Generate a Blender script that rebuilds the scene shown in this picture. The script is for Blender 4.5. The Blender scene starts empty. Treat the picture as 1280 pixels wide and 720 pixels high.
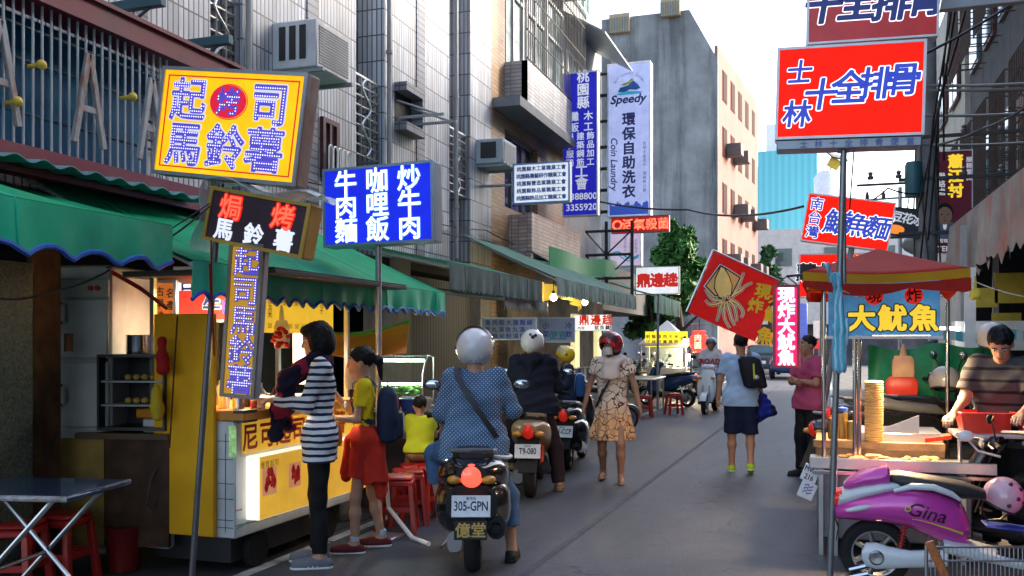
import bpy, bmesh, math, random
import numpy as np
from mathutils import Vector, Matrix, Euler
random.seed(7)
R = math.radians
S = bpy.context.scene
COL = S.collection

# ------------------------------------------------------------------ camera, world, sun, exposure
YAW = R(18.73); FPX = 1150.0; HZ = 428.0; CH = 1.55
cam_d = bpy.data.cameras.new('camera'); cam = bpy.data.objects.new('camera', cam_d); COL.objects.link(cam)
cam.location = (0, 0, CH); cam.rotation_euler = (R(90), 0, YAW)
cam_d.sensor_width = 36; cam_d.lens = FPX/1280*36; cam_d.shift_y = (HZ-360)/1280
cam_d.clip_start = 0.05; cam_d.clip_end = 3000
S.camera = cam
W = bpy.data.worlds.new('World'); S.world = W; W.use_nodes = True
SUN_EL, SUN_AZ = R(26), R(52)          # azimuth measured from +Y towards +X
nt = W.node_tree; bg = nt.nodes['Background']
sky = nt.nodes.new('ShaderNodeTexSky'); sky.sky_type = 'NISHITA'; sky.sun_disc = False
sky.sun_elevation = SUN_EL; sky.sun_rotation = SUN_AZ; sky.air_density = 1.0; sky.dust_density = 3.5; sky.ozone_density = 1.0
hs = nt.nodes.new('ShaderNodeHueSaturation'); hs.inputs['Saturation'].default_value = 0.9
nt.links.new(sky.outputs[0], hs.inputs['Color']); nt.links.new(hs.outputs[0], bg.inputs[0]); bg.inputs[1].default_value = 0.15
sun_d = bpy.data.lights.new('sun', 'SUN'); sun = bpy.data.objects.new('sun', sun_d); COL.objects.link(sun)
sun_d.energy = 1.4; sun_d.angle = R(8); sun_d.color = (1, .93, .82)
sdir = Vector((math.sin(SUN_AZ)*math.cos(SUN_EL), math.cos(SUN_AZ)*math.cos(SUN_EL), math.sin(SUN_EL)))
sun.rotation_euler = sdir.to_track_quat('Z', 'Y').to_euler()
S.view_settings.view_transform = 'Standard'; S.view_settings.look = 'None'
S.view_settings.exposure = 2.15; S.view_settings.gamma = 1
S.view_settings.use_curve_mapping = False

# ------------------------------------------------------------------ placing helpers
ct, st = math.cos(YAW), math.sin(YAW)
def P(px, py, d):
    u = (px-640)/FPX
    return Vector((d*(u*ct-st), d*(ct+u*st), CH-(py-HZ)/FPX*d))
def PX(px, py, X):
    u = (px-640)/FPX
    return P(px, py, X/(u*ct-st))
def PY(px, py, Y):
    u = (px-640)/FPX
    return P(px, py, Y/(ct+u*st))
def PG(px, py, z=0): return P(px, py, (CH-z)*FPX/(py-HZ))
def yon(px, X): return PX(px, HZ, X).y
def pxw(w, px, d):      # metres along X of w pixels at column px
    u = (px-640)/FPX
    return w*d/FPX/(ct+u*st)

# ------------------------------------------------------------------ materials
MATS = {}
def _n(nt, t, **k):
    n = nt.nodes.new(t)
    for a, b in k.items(): setattr(n, a, b)
    return n
def mat(name, col=None, rough=.6, metal=0, emit=None, es=1, var=.12, vscale=5, bump=0, bscale=60, coat=0, alpha=1, trans=0, dirt=None, dirts=2.5, spec=.5, dz=.35):
    if name in MATS: return MATS[name]
    m = bpy.data.materials.new(name); m.use_nodes = True; nt = m.node_tree
    b = nt.nodes['Principled BSDF']; L = nt.links.new
    c = (*col, 1)
    if spec == .5 and rough >= .6 and not metal: spec = .18
    b.inputs['Roughness'].default_value = rough; b.inputs['Metallic'].default_value = metal
    b.inputs['Base Color'].default_value = c; b.inputs['Specular IOR Level'].default_value = spec
    if coat: b.inputs['Coat Weight'].default_value = coat; b.inputs['Coat Roughness'].default_value = .08
    if trans: b.inputs['Transmission Weight'].default_value = trans
    if alpha < 1: b.inputs['Alpha'].default_value = alpha
    tc = _n(nt, 'ShaderNodeTexCoord')
    out = None
    if var:
        no = _n(nt, 'ShaderNodeTexNoise'); no.inputs['Scale'].default_value = vscale; no.inputs['Detail'].default_value = 6; no.inputs['Roughness'].default_value = .65
        L(tc.outputs['Object'], no.inputs['Vector'])
        mr = _n(nt, 'ShaderNodeMapRange'); mr.inputs['From Min'].default_value = .3; mr.inputs['From Max'].default_value = .7
        mr.inputs['To Min'].default_value = 1-var; mr.inputs['To Max'].default_value = 1+var
        L(no.outputs[0], mr.inputs[0])
        mx = _n(nt, 'ShaderNodeVectorMath', operation='SCALE'); mx.inputs[0].default_value = col; L(mr.outputs[0], mx.inputs['Scale'])
        out = mx.outputs[0]
    if dirt:
        n2 = _n(nt, 'ShaderNodeTexNoise'); n2.inputs['Scale'].default_value = dirts; n2.inputs['Detail'].default_value = 8; n2.inputs['Roughness'].default_value = .7
        mp = _n(nt, 'ShaderNodeMapping'); mp.inputs['Scale'].default_value = (1, 1, dz); L(tc.outputs['Object'], mp.inputs[0]); L(mp.outputs[0], n2.inputs['Vector'])
        r2 = _n(nt, 'ShaderNodeMapRange'); r2.inputs['From Min'].default_value = .48; r2.inputs['From Max'].default_value = .68; r2.inputs['To Max'].default_value = dirt[3] if len(dirt) > 3 else .8
        L(n2.outputs[0], r2.inputs[0])
        mi = _n(nt, 'ShaderNodeMix', data_type='RGBA'); L(r2.outputs[0], mi.inputs['Factor'])
        if out: L(out, mi.inputs['A'])
        else: mi.inputs['A'].default_value = c
        mi.inputs['B'].default_value = (*dirt[:3], 1); out = mi.outputs['Result']
    if out: L(out, b.inputs['Base Color'])
    if bump:
        n3 = _n(nt, 'ShaderNodeTexNoise'); n3.inputs['Scale'].default_value = bscale; n3.inputs['Detail'].default_value = 4
        L(tc.outputs['Object'], n3.inputs['Vector'])
        bp = _n(nt, 'ShaderNodeBump'); bp.inputs['Strength'].default_value = bump; bp.inputs['Distance'].default_value = .01
        L(n3.outputs[0], bp.inputs['Height']); L(bp.outputs[0], b.inputs['Normal'])
    if emit and var:      # uneven light from behind the face
        me_ = _n(nt, 'ShaderNodeMath', operation='MULTIPLY'); me_.inputs[1].default_value = es; L(mr.outputs[0], me_.inputs[0]); L(me_.outputs[0], b.inputs['Emission Strength'])
    if emit: b.inputs['Emission Color'].default_value = (*emit, 1); b.inputs['Emission Strength'].default_value = es
    MATS[name] = m; return m

def stripe_mat(name, ca, cb, period, duty=.5, axis=2, rough=.8, offset=0, wob=.0):
    """bands along one object axis"""
    if name in MATS: return MATS[name]
    m = bpy.data.materials.new(name); m.use_nodes = True; nt = m.node_tree; L = nt.links.new
    b = nt.nodes['Principled BSDF']; b.inputs['Roughness'].default_value = rough; b.inputs['Specular IOR Level'].default_value = .2
    tc = _n(nt, 'ShaderNodeTexCoord'); sp = _n(nt, 'ShaderNodeSeparateXYZ'); L(tc.outputs['Object'], sp.inputs[0])
    src = sp.outputs[axis]
    if wob:
        no = _n(nt, 'ShaderNodeTexNoise'); no.inputs['Scale'].default_value = 9; L(tc.outputs['Object'], no.inputs['Vector'])
        ma = _n(nt, 'ShaderNodeMath', operation='MULTIPLY_ADD'); L(no.outputs[0], ma.inputs[0]); ma.inputs[1].default_value = wob; L(src, ma.inputs[2]); src = ma.outputs[0]
    d = _n(nt, 'ShaderNodeMath', operation='MULTIPLY_ADD'); L(src, d.inputs[0]); d.inputs[1].default_value = 1/period; d.inputs[2].default_value = offset+50
    f = _n(nt, 'ShaderNodeMath', operation='FRACT'); L(d.outputs[0], f.inputs[0])
    g = _n(nt, 'ShaderNodeMath', operation='LESS_THAN'); L(f.outputs[0], g.inputs[0]); g.inputs[1].default_value = duty
    mi = _n(nt, 'ShaderNodeMix', data_type='RGBA'); L(g.outputs[0], mi.inputs['Factor']); mi.inputs['A'].default_value = (*ca, 1); mi.inputs['B'].default_value = (*cb, 1)
    L(mi.outputs['Result'], b.inputs['Base Color']); MATS[name] = m; return m

def tile_mat(name, col, mortar, tw, th, offset=0, var=.2, msize=.004, rough=.45, stain=(.16, .13, .11), stainf=.75):
    """axis-aligned tiles: u = x + y, v = z"""
    if name in MATS: return MATS[name]
    m = bpy.data.materials.new(name); m.use_nodes = True; nt = m.node_tree; L = nt.links.new
    b = nt.nodes['Principled BSDF']; b.inputs['Roughness'].default_value = rough
    tc = _n(nt, 'ShaderNodeTexCoord'); sp = _n(nt, 'ShaderNodeSeparateXYZ'); L(tc.outputs['Object'], sp.inputs[0])
    ad = _n(nt, 'ShaderNodeMath', operation='ADD'); L(sp.outputs[0], ad.inputs[0]); L(sp.outputs[1], ad.inputs[1])
    cb = _n(nt, 'ShaderNodeCombineXYZ'); L(ad.outputs[0], cb.inputs[0]); L(sp.outputs[2], cb.inputs[1])
    br = _n(nt, 'ShaderNodeTexBrick'); br.offset = offset; br.inputs['Scale'].default_value = 1
    br.inputs['Color1'].default_value = (*[c*(1-var) for c in col], 1); br.inputs['Color2'].default_value = (*[min(1, c*(1+var)) for c in col], 1)
    br.inputs['Mortar'].default_value = (*mortar, 1); br.inputs['Mortar Size'].default_value = msize
    br.inputs['Brick Width'].default_value = tw; br.inputs['Row Height'].default_value = th; br.inputs['Mortar Smooth'].default_value = 0
    L(cb.outputs[0], br.inputs['Vector'])
    n2 = _n(nt, 'ShaderNodeTexNoise'); n2.inputs['Scale'].default_value = 1.3; n2.inputs['Detail'].default_value = 8; n2.inputs['Roughness'].default_value = .7
    mp = _n(nt, 'ShaderNodeMapping'); mp.inputs['Scale'].default_value = (2.2, 2.2, .4); L(tc.outputs['Object'], mp.inputs[0]); L(mp.outputs[0], n2.inputs['Vector'])
    r2 = _n(nt, 'ShaderNodeMapRange'); r2.inputs['From Min'].default_value = .45; r2.inputs['From Max'].default_value = .75; r2.inputs['To Max'].default_value = stainf; L(n2.outputs[0], r2.inputs[0])
    mi = _n(nt, 'ShaderNodeMix', data_type='RGBA'); L(r2.outputs[0], mi.inputs['Factor']); L(br.outputs[0], mi.inputs['A']); mi.inputs['B'].default_value = (*stain, 1)
    L(mi.outputs['Result'], b.inputs['Base Color'])
    bp = _n(nt, 'ShaderNodeBump'); bp.inputs['Strength'].default_value = .4; bp.inputs['Distance'].default_value = .004; bp.invert = True
    L(br.outputs['Fac'], bp.inputs['Height']); L(bp.outputs[0], b.inputs['Normal'])
    MATS[name] = m; return m

# ------------------------------------------------------------------ mesh helpers
class MB:
    def __init__(s): s.v = []; s.f = []; s.m = []; s.mi = 0
    def add(s, vs, fs):
        o = len(s.v); s.v += [tuple(v) for v in vs]
        s.f += [[i+o for i in f] for f in fs]; s.m += [s.mi]*len(fs); return s
    def mat(s, i): s.mi = i; return s
    def box(s, c, size, bev=0, rot=None, M=None):
        hx, hy, hz = [a/2 for a in size]; c = Vector(c)
        vs = []; fs = []
        if bev <= 0:
            for x in (-1, 1):
                for y in (-1, 1):
                    for z in (-1, 1): vs.append(Vector((x*hx, y*hy, z*hz)))
            fs = [[0, 1, 3, 2], [4, 6, 7, 5], [0, 4, 5, 1], [2, 3, 7, 6], [0, 2, 6, 4], [1, 5, 7, 3]]
        else:
            b = min(bev, hx*.95, hy*.95, hz*.95); idx = {}
            for x in (-1, 1):
                for y in (-1, 1):
                    for z in (-1, 1):
                        for a in range(3):
                            h = [hx-b, hy-b, hz-b]; h[a] += b
                            idx[x, y, z, a] = len(vs); vs.append(Vector((x*h[0], y*h[1], z*h[2])))
            for a in range(3):
                o1, o2 = [i for i in range(3) if i != a]
                for sg in (-1, 1):
                    q = []
                    for (p, r) in ((-1, -1), (1, -1), (1, 1), (-1, 1)):
                        k = [0, 0, 0]; k[a] = sg; k[o1] = p; k[o2] = r; q.append(idx[(*k, a)])
                    fs.append(q)
                for p in (-1, 1):
                    for r in (-1, 1):
                        k = [0, 0, 0]; k[o1] = p; k[o2] = r
                        k1 = k[:]; k1[a] = -1; k2 = k[:]; k2[a] = 1
                        fs.append([idx[(*k1, o1)], idx[(*k2, o1)], idx[(*k2, o2)], idx[(*k1, o2)]])
            for x in (-1, 1):
                for y in (-1, 1):
                    for z in (-1, 1): fs.append([idx[x, y, z, 0], idx[x, y, z, 1], idx[x, y, z, 2]])
        if rot is not None:
            Mx = Euler(rot).to_matrix(); vs = [Mx @ v for v in vs]
        return s.add([c+v for v in vs], fs)
    def bx(s, x0, x1, y0, y1, z0, z1, bev=0):
        return s.box(((x0+x1)/2, (y0+y1)/2, (z0+z1)/2), (abs(x1-x0), abs(y1-y0), abs(z1-z0)), bev)
    def cyl(s, a, b, r, r2=None, n=12, cap=True):
        a, b = Vector(a), Vector(b); r2 = r if r2 is None else r2
        return s.tube([a, b], [r, r2], n, cap)
    def tube(s, pts, r, n=8, cap=True, closed=False):
        pts = [Vector(p) for p in pts]; k = len(pts)
        rs = r if isinstance(r, (list, tuple)) else [r]*k
        up = None; vs = []; fs = []
        for i, p in enumerate(pts):
            t = (pts[(i+1) % k]-pts[i-1]) if closed else (pts[min(i+1, k-1)]-pts[max(i-1, 0)])
            if t.length < 1e-9: t = Vector((0, 0, 1))
            t.normalize()
            if up is None:
                up = Vector((0, 0, 1)) if abs(t.z) < .9 else Vector((1, 0, 0))
            e1 = up - t*up.dot(t)
            if e1.length < 1e-5: e1 = t.orthogonal()
            e1.normalize(); e2 = t.cross(e1); up = e1
            for j in range(n):
                a = 2*math.pi*j/n; vs.append(p+(e1*math.cos(a)+e2*math.sin(a))*rs[i])
        kk = k if closed else k-1
        for i in range(kk):
            i2 = (i+1) % k
            for j in range(n):
                j2 = (j+1) % n; fs.append([i*n+j, i*n+j2, i2*n+j2, i2*n+j])
        if cap and not closed: fs.append(list(range(n))[::-1]); fs.append([(k-1)*n+j for j in range(n)])
        return s.add(vs, fs)
    def lathe(s, prof, c=(0, 0, 0), axis='z', n=24, M=None):
        """prof: (r, h) pairs; closed caps where r is 0"""
        c = Vector(c); vs = []; fs = []
        for (r, h) in prof:
            for j in range(n):
                a = 2*math.pi*j/n; x, y = r*math.cos(a), r*math.sin(a)
                v = {'z': Vector((x, y, h)), 'x': Vector((h, x, y)), 'y': Vector((x, h, y))}[axis]
                vs.append(c+(M @ v if M else v))
        for i in range(len(prof)-1):
            for j in range(n):
                j2 = (j+1) % n; fs.append([i*n+j, i*n+j2, (i+1)*n+j2, (i+1)*n+j])
        return s.add(vs, fs)
    def sphere(s, c, r, n=16, k=10, z0=-1, z1=1, M=None):
        r = (r, r, r) if not isinstance(r, (tuple, list)) else r
        c = Vector(c); vs = []; fs = []
        t0, t1 = math.asin(z0), math.asin(z1)
        for i in range(k+1):
            t = t0+(t1-t0)*i/k
            for j in range(n):
                a = 2*math.pi*j/n
                v = Vector((r[0]*math.cos(t)*math.cos(a), r[1]*math.cos(t)*math.sin(a), r[2]*math.sin(t)))
                vs.append(c+(M @ v if M else v))
        for i in range(k):
            for j in range(n):
                j2 = (j+1) % n; fs.append([i*n+j, i*n+j2, (i+1)*n+j2, (i+1)*n+j])
        return s.add(vs, fs)
    def loft(s, secs, n=20, cap=True, x=(1, 0, 0)):
        """secs: (center, half width along x, depth vector v (its length = half depth), exponent)"""
        vs = []; fs = []; X = Vector(x)
        for (c, hw, v, e) in secs:
            c = Vector(c); v = Vector(v)
            for j in range(n):
                a = 2*math.pi*j/n; ca, sa = math.cos(a), math.sin(a)
                px = math.copysign(abs(ca)**(2/e), ca)*hw; pv = math.copysign(abs(sa)**(2/e), sa)
                vs.append(c+X*px+v*pv)
        k = len(secs)
        for i in range(k-1):
            for j in range(n):
                j2 = (j+1) % n; fs.append([i*n+j, i*n+j2, (i+1)*n+j2, (i+1)*n+j])
        if cap: fs.append(list(range(n))[::-1]); fs.append([(k-1)*n+j for j in range(n)])
        return s.add(vs, fs)
    def grid(s, fn, nu, nv, thick=None):
        """surface fn(u, v) -> point; optional solid thickness vector"""
        vs = []; fs = []
        for i in range(nu+1):
            for j in range(nv+1): vs.append(Vector(fn(i/nu, j/nv)))
        w = nv+1
        for i in range(nu):
            for j in range(nv): fs.append([i*w+j, i*w+j+1, (i+1)*w+j+1, (i+1)*w+j])
        if thick is not None:
            o = len(vs); t = Vector(thick); vs += [v+t for v in vs[:o]]
            fs += [[a+o for a in f[::-1]] for f in fs[:]]
            ring = [(i, 0) for i in range(nu+1)]+[(nu, j) for j in range(1, nv+1)]+[(i, nv) for i in range(nu-1, -1, -1)]+[(0, j) for j in range(nv-1, 0, -1)]
            for k in range(len(ring)):
                a = ring[k]; b = ring[(k+1) % len(ring)]
                ia, ib = a[0]*w+a[1], b[0]*w+b[1]; fs.append([ia, ib, ib+o, ia+o])
        return s.add(vs, fs)
    def prism(s, poly, v):
        """closed polygon (3D points) extruded by v"""
        poly = [Vector(p) for p in poly]; v = Vector(v); k = len(poly)
        return s.add(poly+[p+v for p in poly], [list(range(k))[::-1], list(range(k, 2*k))]+[[i, (i+1) % k, (i+1) % k+k, i+k] for i in range(k)])
    def xform(s, M):
        s.v = [tuple(M @ Vector(v)) for v in s.v]; return s
    def build(s, name, m, parent=None, smooth=True, angle=38, recalc=True):
        me = bpy.data.meshes.new(name); me.from_pydata(s.v, [], s.f)
        ms = m if isinstance(m, (list, tuple)) else [m]
        for q in ms: me.materials.append(q)
        if len(ms) > 1: me.polygons.foreach_set('material_index', s.m)
        if recalc:
            b = bmesh.new(); b.from_mesh(me); bmesh.ops.recalc_face_normals(b, faces=b.faces); b.to_mesh(me); b.free()
        if smooth:
            me.polygons.foreach_set('use_smooth', [True]*len(me.polygons)); me.set_sharp_from_angle(angle=R(angle))
        me.update()
        o = bpy.data.objects.new(name, me); COL.objects.link(o)
        if parent: o.parent = parent
        return o

def thing(name, label, cat, loc=(0, 0, 0), rot=0, group=None):
    o = bpy.data.objects.new(name, None); COL.objects.link(o); o.empty_display_size = .1
    o.location = loc; o.rotation_euler = rot if isinstance(rot, (tuple, list)) else (0, 0, rot)
    return tag(o, label, cat, group)
def tag(o, label, cat, group=None, kind=None):
    if label: o['label'] = label
    if cat: o['category'] = cat
    if group: o['group'] = group
    if kind: o['kind'] = kind
    return o
def struct(o): o['kind'] = 'structure'; return o
def dup(root, loc, rot, label, group=None):
    r = root.copy(); COL.objects.link(r); r.location = loc
    r.rotation_euler = rot if isinstance(rot, (tuple, list)) else (0, 0, rot)
    r['label'] = label
    if group: r['group'] = group
    for ch in list(root.children):
        c = ch.copy(); COL.objects.link(c); c.parent = r
        for g in list(ch.children):
            d = g.copy(); COL.objects.link(d); d.parent = c
    return r

# ------------------------------------------------------------------ lettering
_fc = bpy.data.curves.new('lettering', 'FONT'); _fo = bpy.data.objects.new('lettering', _fc)
_fc.resolution_u = 3
_glyph = {}
def _raw(ch):
    _fc.body = ch; _fc.size = 1; _fc.offset = 0; _fc.align_x = 'CENTER'
    me = _fo.to_mesh()
    vs = [(v.co.x, v.co.y) for v in me.vertices]; fs = [list(p.vertices) for p in me.polygons]; _fo.to_mesh_clear()
    return vs, fs
def glyph(ch, off=0, N=60):
    """glyph outline; off > 0 thickens the strokes (distance field + marching squares)"""
    k = (ch, round(off, 4))
    if k in _glyph: return _glyph[k]
    vs, fs = _raw(ch)
    if off <= 0 or not vs: _glyph[k] = (vs, fs); return vs, fs
    key = {}; V = np.array(vs); ids = []
    for v in vs: ids.append(key.setdefault((round(v[0], 4), round(v[1], 4)), len(key)))
    U = np.array(list(key.keys())); cnt = {}
    for f in fs:
        g = [ids[i] for i in f]
        for a in range(len(g)):
            e = tuple(sorted((g[a], g[a-1])))
            if e[0] != e[1]: cnt[e] = cnt.get(e, 0)+1
    E = np.array([e for e, c in cnt.items() if c == 1])
    A = U[E[:, 0]]; B = U[E[:, 1]]
    x0, y0 = V.min(0)-off-.03; x1, y1 = V.max(0)+off+.03; h = 1.0/N
    nx = int((x1-x0)/h)+2; ny = int((y1-y0)/h)+2
    gx = x0+h*np.arange(nx); gy = y0+h*np.arange(ny)
    Pt = np.stack(np.meshgrid(gx, gy, indexing='ij'), -1).reshape(-1, 1, 2)
    D = (B-A)[None]; q = Pt-A[None]; t = np.clip((q*D).sum(-1)/np.maximum((D*D).sum(-1), 1e-12), 0, 1)
    dist = np.sqrt(((q-D*t[..., None])**2).sum(-1).min(1))
    py = Pt[:, :, 1]; ya, yb = A[None, :, 1], B[None, :, 1]
    cr = (ya > py) != (yb > py); xx = A[None, :, 0]+(py-ya)/np.where(yb == ya, 1, yb-ya)*(B[None, :, 0]-A[None, :, 0])
    ins = ((cr & (Pt[:, :, 0] < xx)).sum(1) % 2) == 1
    F = (np.where(ins, -dist, dist)-off).reshape(nx, ny)
    ov = []; of = []
    inside = F < 0
    full = inside[:-1, :-1] & inside[1:, :-1] & inside[1:, 1:] & inside[:-1, 1:]
    anyi = inside[:-1, :-1] | inside[1:, :-1] | inside[1:, 1:] | inside[:-1, 1:]
    for j in range(ny-1):
        i = 0
        while i < nx-1:
            if full[i, j]:
                a = i
                while i < nx-1 and full[i, j]: i += 1
                o = len(ov); ov += [(gx[a], gy[j]), (gx[i], gy[j]), (gx[i], gy[j+1]), (gx[a], gy[j+1])]; of.append([o, o+1, o+2, o+3]); continue
            if anyi[i, j]:
                c = [(i, j), (i+1, j), (i+1, j+1), (i, j+1)]; poly = []
                for n in range(4):
                    p, r = c[n], c[(n+1) % 4]; fp, fr_ = F[p], F[r]
                    if fp < 0: poly.append((gx[p[0]], gy[p[1]]))
                    if (fp < 0) != (fr_ < 0):
                        u = fp/(fp-fr_); poly.append((gx[p[0]]+(gx[r[0]]-gx[p[0]])*u, gy[p[1]]+(gy[r[1]]-gy[p[1]])*u))
                if len(poly) > 2: o = len(ov); ov += poly; of.append(list(range(o, o+len(poly))))
            i += 1
    _glyph[k] = (ov, of); return ov, of
def _line(chars, size, off, x, z, y, mb, sx=1, rot=0, slant=0):
    """one glyph centred at x, z of the sign plane (x right, z up, -y towards the viewer)"""
    vs, fs = glyph(chars, off)
    if not vs: return
    if chars > '\u2e80': cx, cy = 0, .36
    else:
        xs = [v[0] for v in vs]; ys = [v[1] for v in vs]; cx = (min(xs)+max(xs))/2; cy = .33
    c, s_ = math.cos(rot), math.sin(rot); out = []
    for (a, b) in vs:
        a = (a-cx)*size*sx; b = (b-cy)*size; a += slant*b
        out.append((x+a*c-b*s_, y, z+a*s_+b*c))
    mb.add(out, fs)
def text_into(mb, body, x, z, size, y=0, off=0, sx=1, vert=False, pitch=None, rot=0, slant=0, jit=0):
    """CJK characters on a pitch; latin words as one glyph run"""
    p = pitch or size
    if not vert and all(c < '\u2e80' for c in body): _line(body, size, off, x, z, y, mb, sx, rot, slant); return
    k = len(body)
    for i, ch in enumerate(body):
        if ch == ' ': continue
        t = (i-(k-1)/2)*p; j = jit*math.sin(i*2.3)
        if vert: _line(ch, size, off, x+j, z-t, y, mb, sx, rot, slant)
        else: _line(ch, size, off, x+t*math.cos(rot), z+t*math.sin(rot)+j, y, mb, sx, rot, slant)
def lettering(parent, items, y, m, off=0, name='lettering'):
    mb = MB()
    for it in items:
        kw = dict(it[4]) if len(it) > 4 else {}
        kw['off'] = kw.get('off', 0)+off
        text_into(mb, it[0], it[1], it[2], it[3], y=y, **kw)
    return mb.build(name, m, parent, smooth=False, recalc=False)
def dots_in(items, y, sp, r):
    """little round lamps filling the strokes of the characters"""
    mb = MB(); tmp = MB()
    for it in items: text_into(tmp, it[0], it[1], it[2], it[3], y=0, **(it[4] if len(it) > 4 else {}))
    seen = set()
    for f in tmp.f:
        q = [(tmp.v[i][0], tmp.v[i][2]) for i in f]
        x0, x1 = min(a for a, b in q), max(a for a, b in q); z0, z1 = min(b for a, b in q), max(b for a, b in q)
        for i in range(math.ceil(x0/sp), math.floor(x1/sp)+1):
            for j in range(math.ceil(z0/sp), math.floor(z1/sp)+1):
                if (i, j) in seen: continue
                px, pz = i*sp, j*sp; pos = neg = False
                for a in range(len(q)):
                    (xa, za), (xb, zb) = q[a], q[(a+1) % len(q)]
                    c = (xb-xa)*(pz-za)-(zb-za)*(px-xa)
                    if c > 0: pos = True
                    elif c < 0: neg = True
                if not (pos and neg): seen.add((i, j))
    for (i, j) in seen:
        c = Vector((i*sp, y, j*sp)); n = 6
        mb.add([c+Vector((r*math.cos(2*math.pi*a/n), 0, r*math.sin(2*math.pi*a/n))) for a in range(n)]+[c+Vector((0, -r*.7, 0))],
               [[a, (a+1) % n, n] for a in range(n)])
    return mb
# ================================================================== SETTING
M_steel = mat('steel', (.55, .56, .58), .32, 1, var=.1)
M_grey = mat('grey_paint', (.3, .32, .34), .5, .3)
M_black = mat('black_paint', (.018, .018, .02), .45)
M_rubber = mat('rubber', (.02, .02, .021), .8, bump=.2)
M_white = mat('white_paint', (.78, .79, .8), .4, dirt=(.5, .47, .42, .3))
M_red = mat('red_paint', (.5, .03, .02), .45)
M_wood = mat('wood', (.3, .15, .06), .6, var=.3, vscale=9)
M_maroon = mat('maroon_paint', (.14, .01, .024), .5, dirt=(.08, .04, .04, .6))
M_glass = mat('window_glass', (.03, .07, .08), .06, var=.2, vscale=1.5, spec=.8)
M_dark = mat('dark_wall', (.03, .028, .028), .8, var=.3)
M_tile = tile_mat('white_tile', (.45, .49, .56), (.06, .065, .08), .062, .30, msize=.0075, stainf=.9)
M_tile_s = tile_mat('grey_strip_tile', (.17, .19, .24), (.05, .05, .06), .3, .075, msize=.008)
M_brown = tile_mat('brown_tile', (.33, .2, .11), (.16, .11, .07), .24, .065, .5, msize=.006)
M_grtile = tile_mat('grey_tile', (.36, .37, .39), (.15, .15, .16), .22, .06, 0, msize=.007)
M_pktile = tile_mat('pink_grey_tile', (.48, .36, .33), (.2, .15, .14), .12, .06, 0, msize=.006)

# ground ----------------------------------------------------------
m = bpy.data.materials.new('asphalt'); m.use_nodes = True; nt = m.node_tree; L = nt.links.new; b = nt.nodes['Principled BSDF']
tc = _n(nt, 'ShaderNodeTexCoord')
n1 = _n(nt, 'ShaderNodeTexNoise'); n1.inputs['Scale'].default_value = 90; n1.inputs['Detail'].default_value = 5; L(tc.outputs['Object'], n1.inputs['Vector'])
n2 = _n(nt, 'ShaderNodeTexNoise'); n2.inputs['Scale'].default_value = .8; n2.inputs['Detail'].default_value = 9; n2.inputs['Roughness'].default_value = .68
mp = _n(nt, 'ShaderNodeMapping'); mp.inputs['Scale'].default_value = (1.6, .35, 1); L(tc.outputs['Object'], mp.inputs[0]); L(mp.outputs[0], n2.inputs['Vector'])
n3 = _n(nt, 'ShaderNodeTexNoise'); n3.inputs['Scale'].default_value = 4.5; n3.inputs['Detail'].default_value = 4; L(tc.outputs['Object'], n3.inputs['Vector'])
cr = _n(nt, 'ShaderNodeValToRGB'); cr.color_ramp.elements[0].position = .32; cr.color_ramp.elements[0].color = (.036, .040, .052, 1); cr.color_ramp.elements[1].position = .7; cr.color_ramp.elements[1].color = (.074, .08, .1, 1)
L(n2.outputs[0], cr.inputs[0])
mr = _n(nt, 'ShaderNodeMapRange'); mr.inputs['From Min'].default_value = .3; mr.inputs['From Max'].default_value = .7; mr.inputs['To Min'].default_value = .62; mr.inputs['To Max'].default_value = 1.38; L(n1.outputs[0], mr.inputs[0])
sc_ = _n(nt, 'ShaderNodeVectorMath', operation='SCALE'); L(cr.outputs[0], sc_.inputs[0]); L(mr.outputs[0], sc_.inputs['Scale'])
rm = _n(nt, 'ShaderNodeMapRange'); rm.inputs['From Min'].default_value = .55; rm.inputs['From Max'].default_value = .72; rm.inputs['To Max'].default_value = .55; L(n3.outputs[0], rm.inputs[0])
mi = _n(nt, 'ShaderNodeMix', data_type='RGBA'); L(rm.outputs[0], mi.inputs['Factor']); L(sc_.outputs[0], mi.inputs['A']); mi.inputs['B'].default_value = (.035, .034, .036, 1)
# cracks: distorted cell edges, only in worn areas
vc = _n(nt, 'ShaderNodeTexVoronoi', feature='DISTANCE_TO_EDGE'); vc.inputs['Scale'].default_value = .9
va = _n(nt, 'ShaderNodeVectorMath', operation='MULTIPLY_ADD'); n5 = _n(nt, 'ShaderNodeTexNoise'); n5.inputs['Scale'].default_value = 3; n5.inputs['Detail'].default_value = 6
L(tc.outputs['Object'], n5.inputs['Vector']); L(n5.outputs['Color'], va.inputs[0]); va.inputs[1].default_value = (.5, .5, .5); L(tc.outputs['Object'], va.inputs[2]); L(va.outputs[0], vc.inputs['Vector'])
c1 = _n(nt, 'ShaderNodeMath', operation='LESS_THAN'); c1.inputs[1].default_value = .006; L(vc.outputs['Distance'], c1.inputs[0])
c2 = _n(nt, 'ShaderNodeMath', operation='GREATER_THAN'); c2.inputs[1].default_value = .5; L(n2.outputs[0], c2.inputs[0])
c3 = _n(nt, 'ShaderNodeMath', operation='MULTIPLY'); L(c1.outputs[0], c3.inputs[0]); L(c2.outputs[0], c3.inputs[1])
c4 = _n(nt, 'ShaderNodeMath', operation='MULTIPLY'); L(c3.outputs[0], c4.inputs[0]); c4.inputs[1].default_value = .7
mk_ = _n(nt, 'ShaderNodeMix', data_type='RGBA'); L(c4.outputs[0], mk_.inputs['Factor']); L(mi.outputs['Result'], mk_.inputs['A']); mk_.inputs['B'].default_value = (.012, .012, .014, 1)
L(mk_.outputs['Result'], b.inputs['Base Color']); b.inputs['Roughness'].default_value = .58
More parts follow.
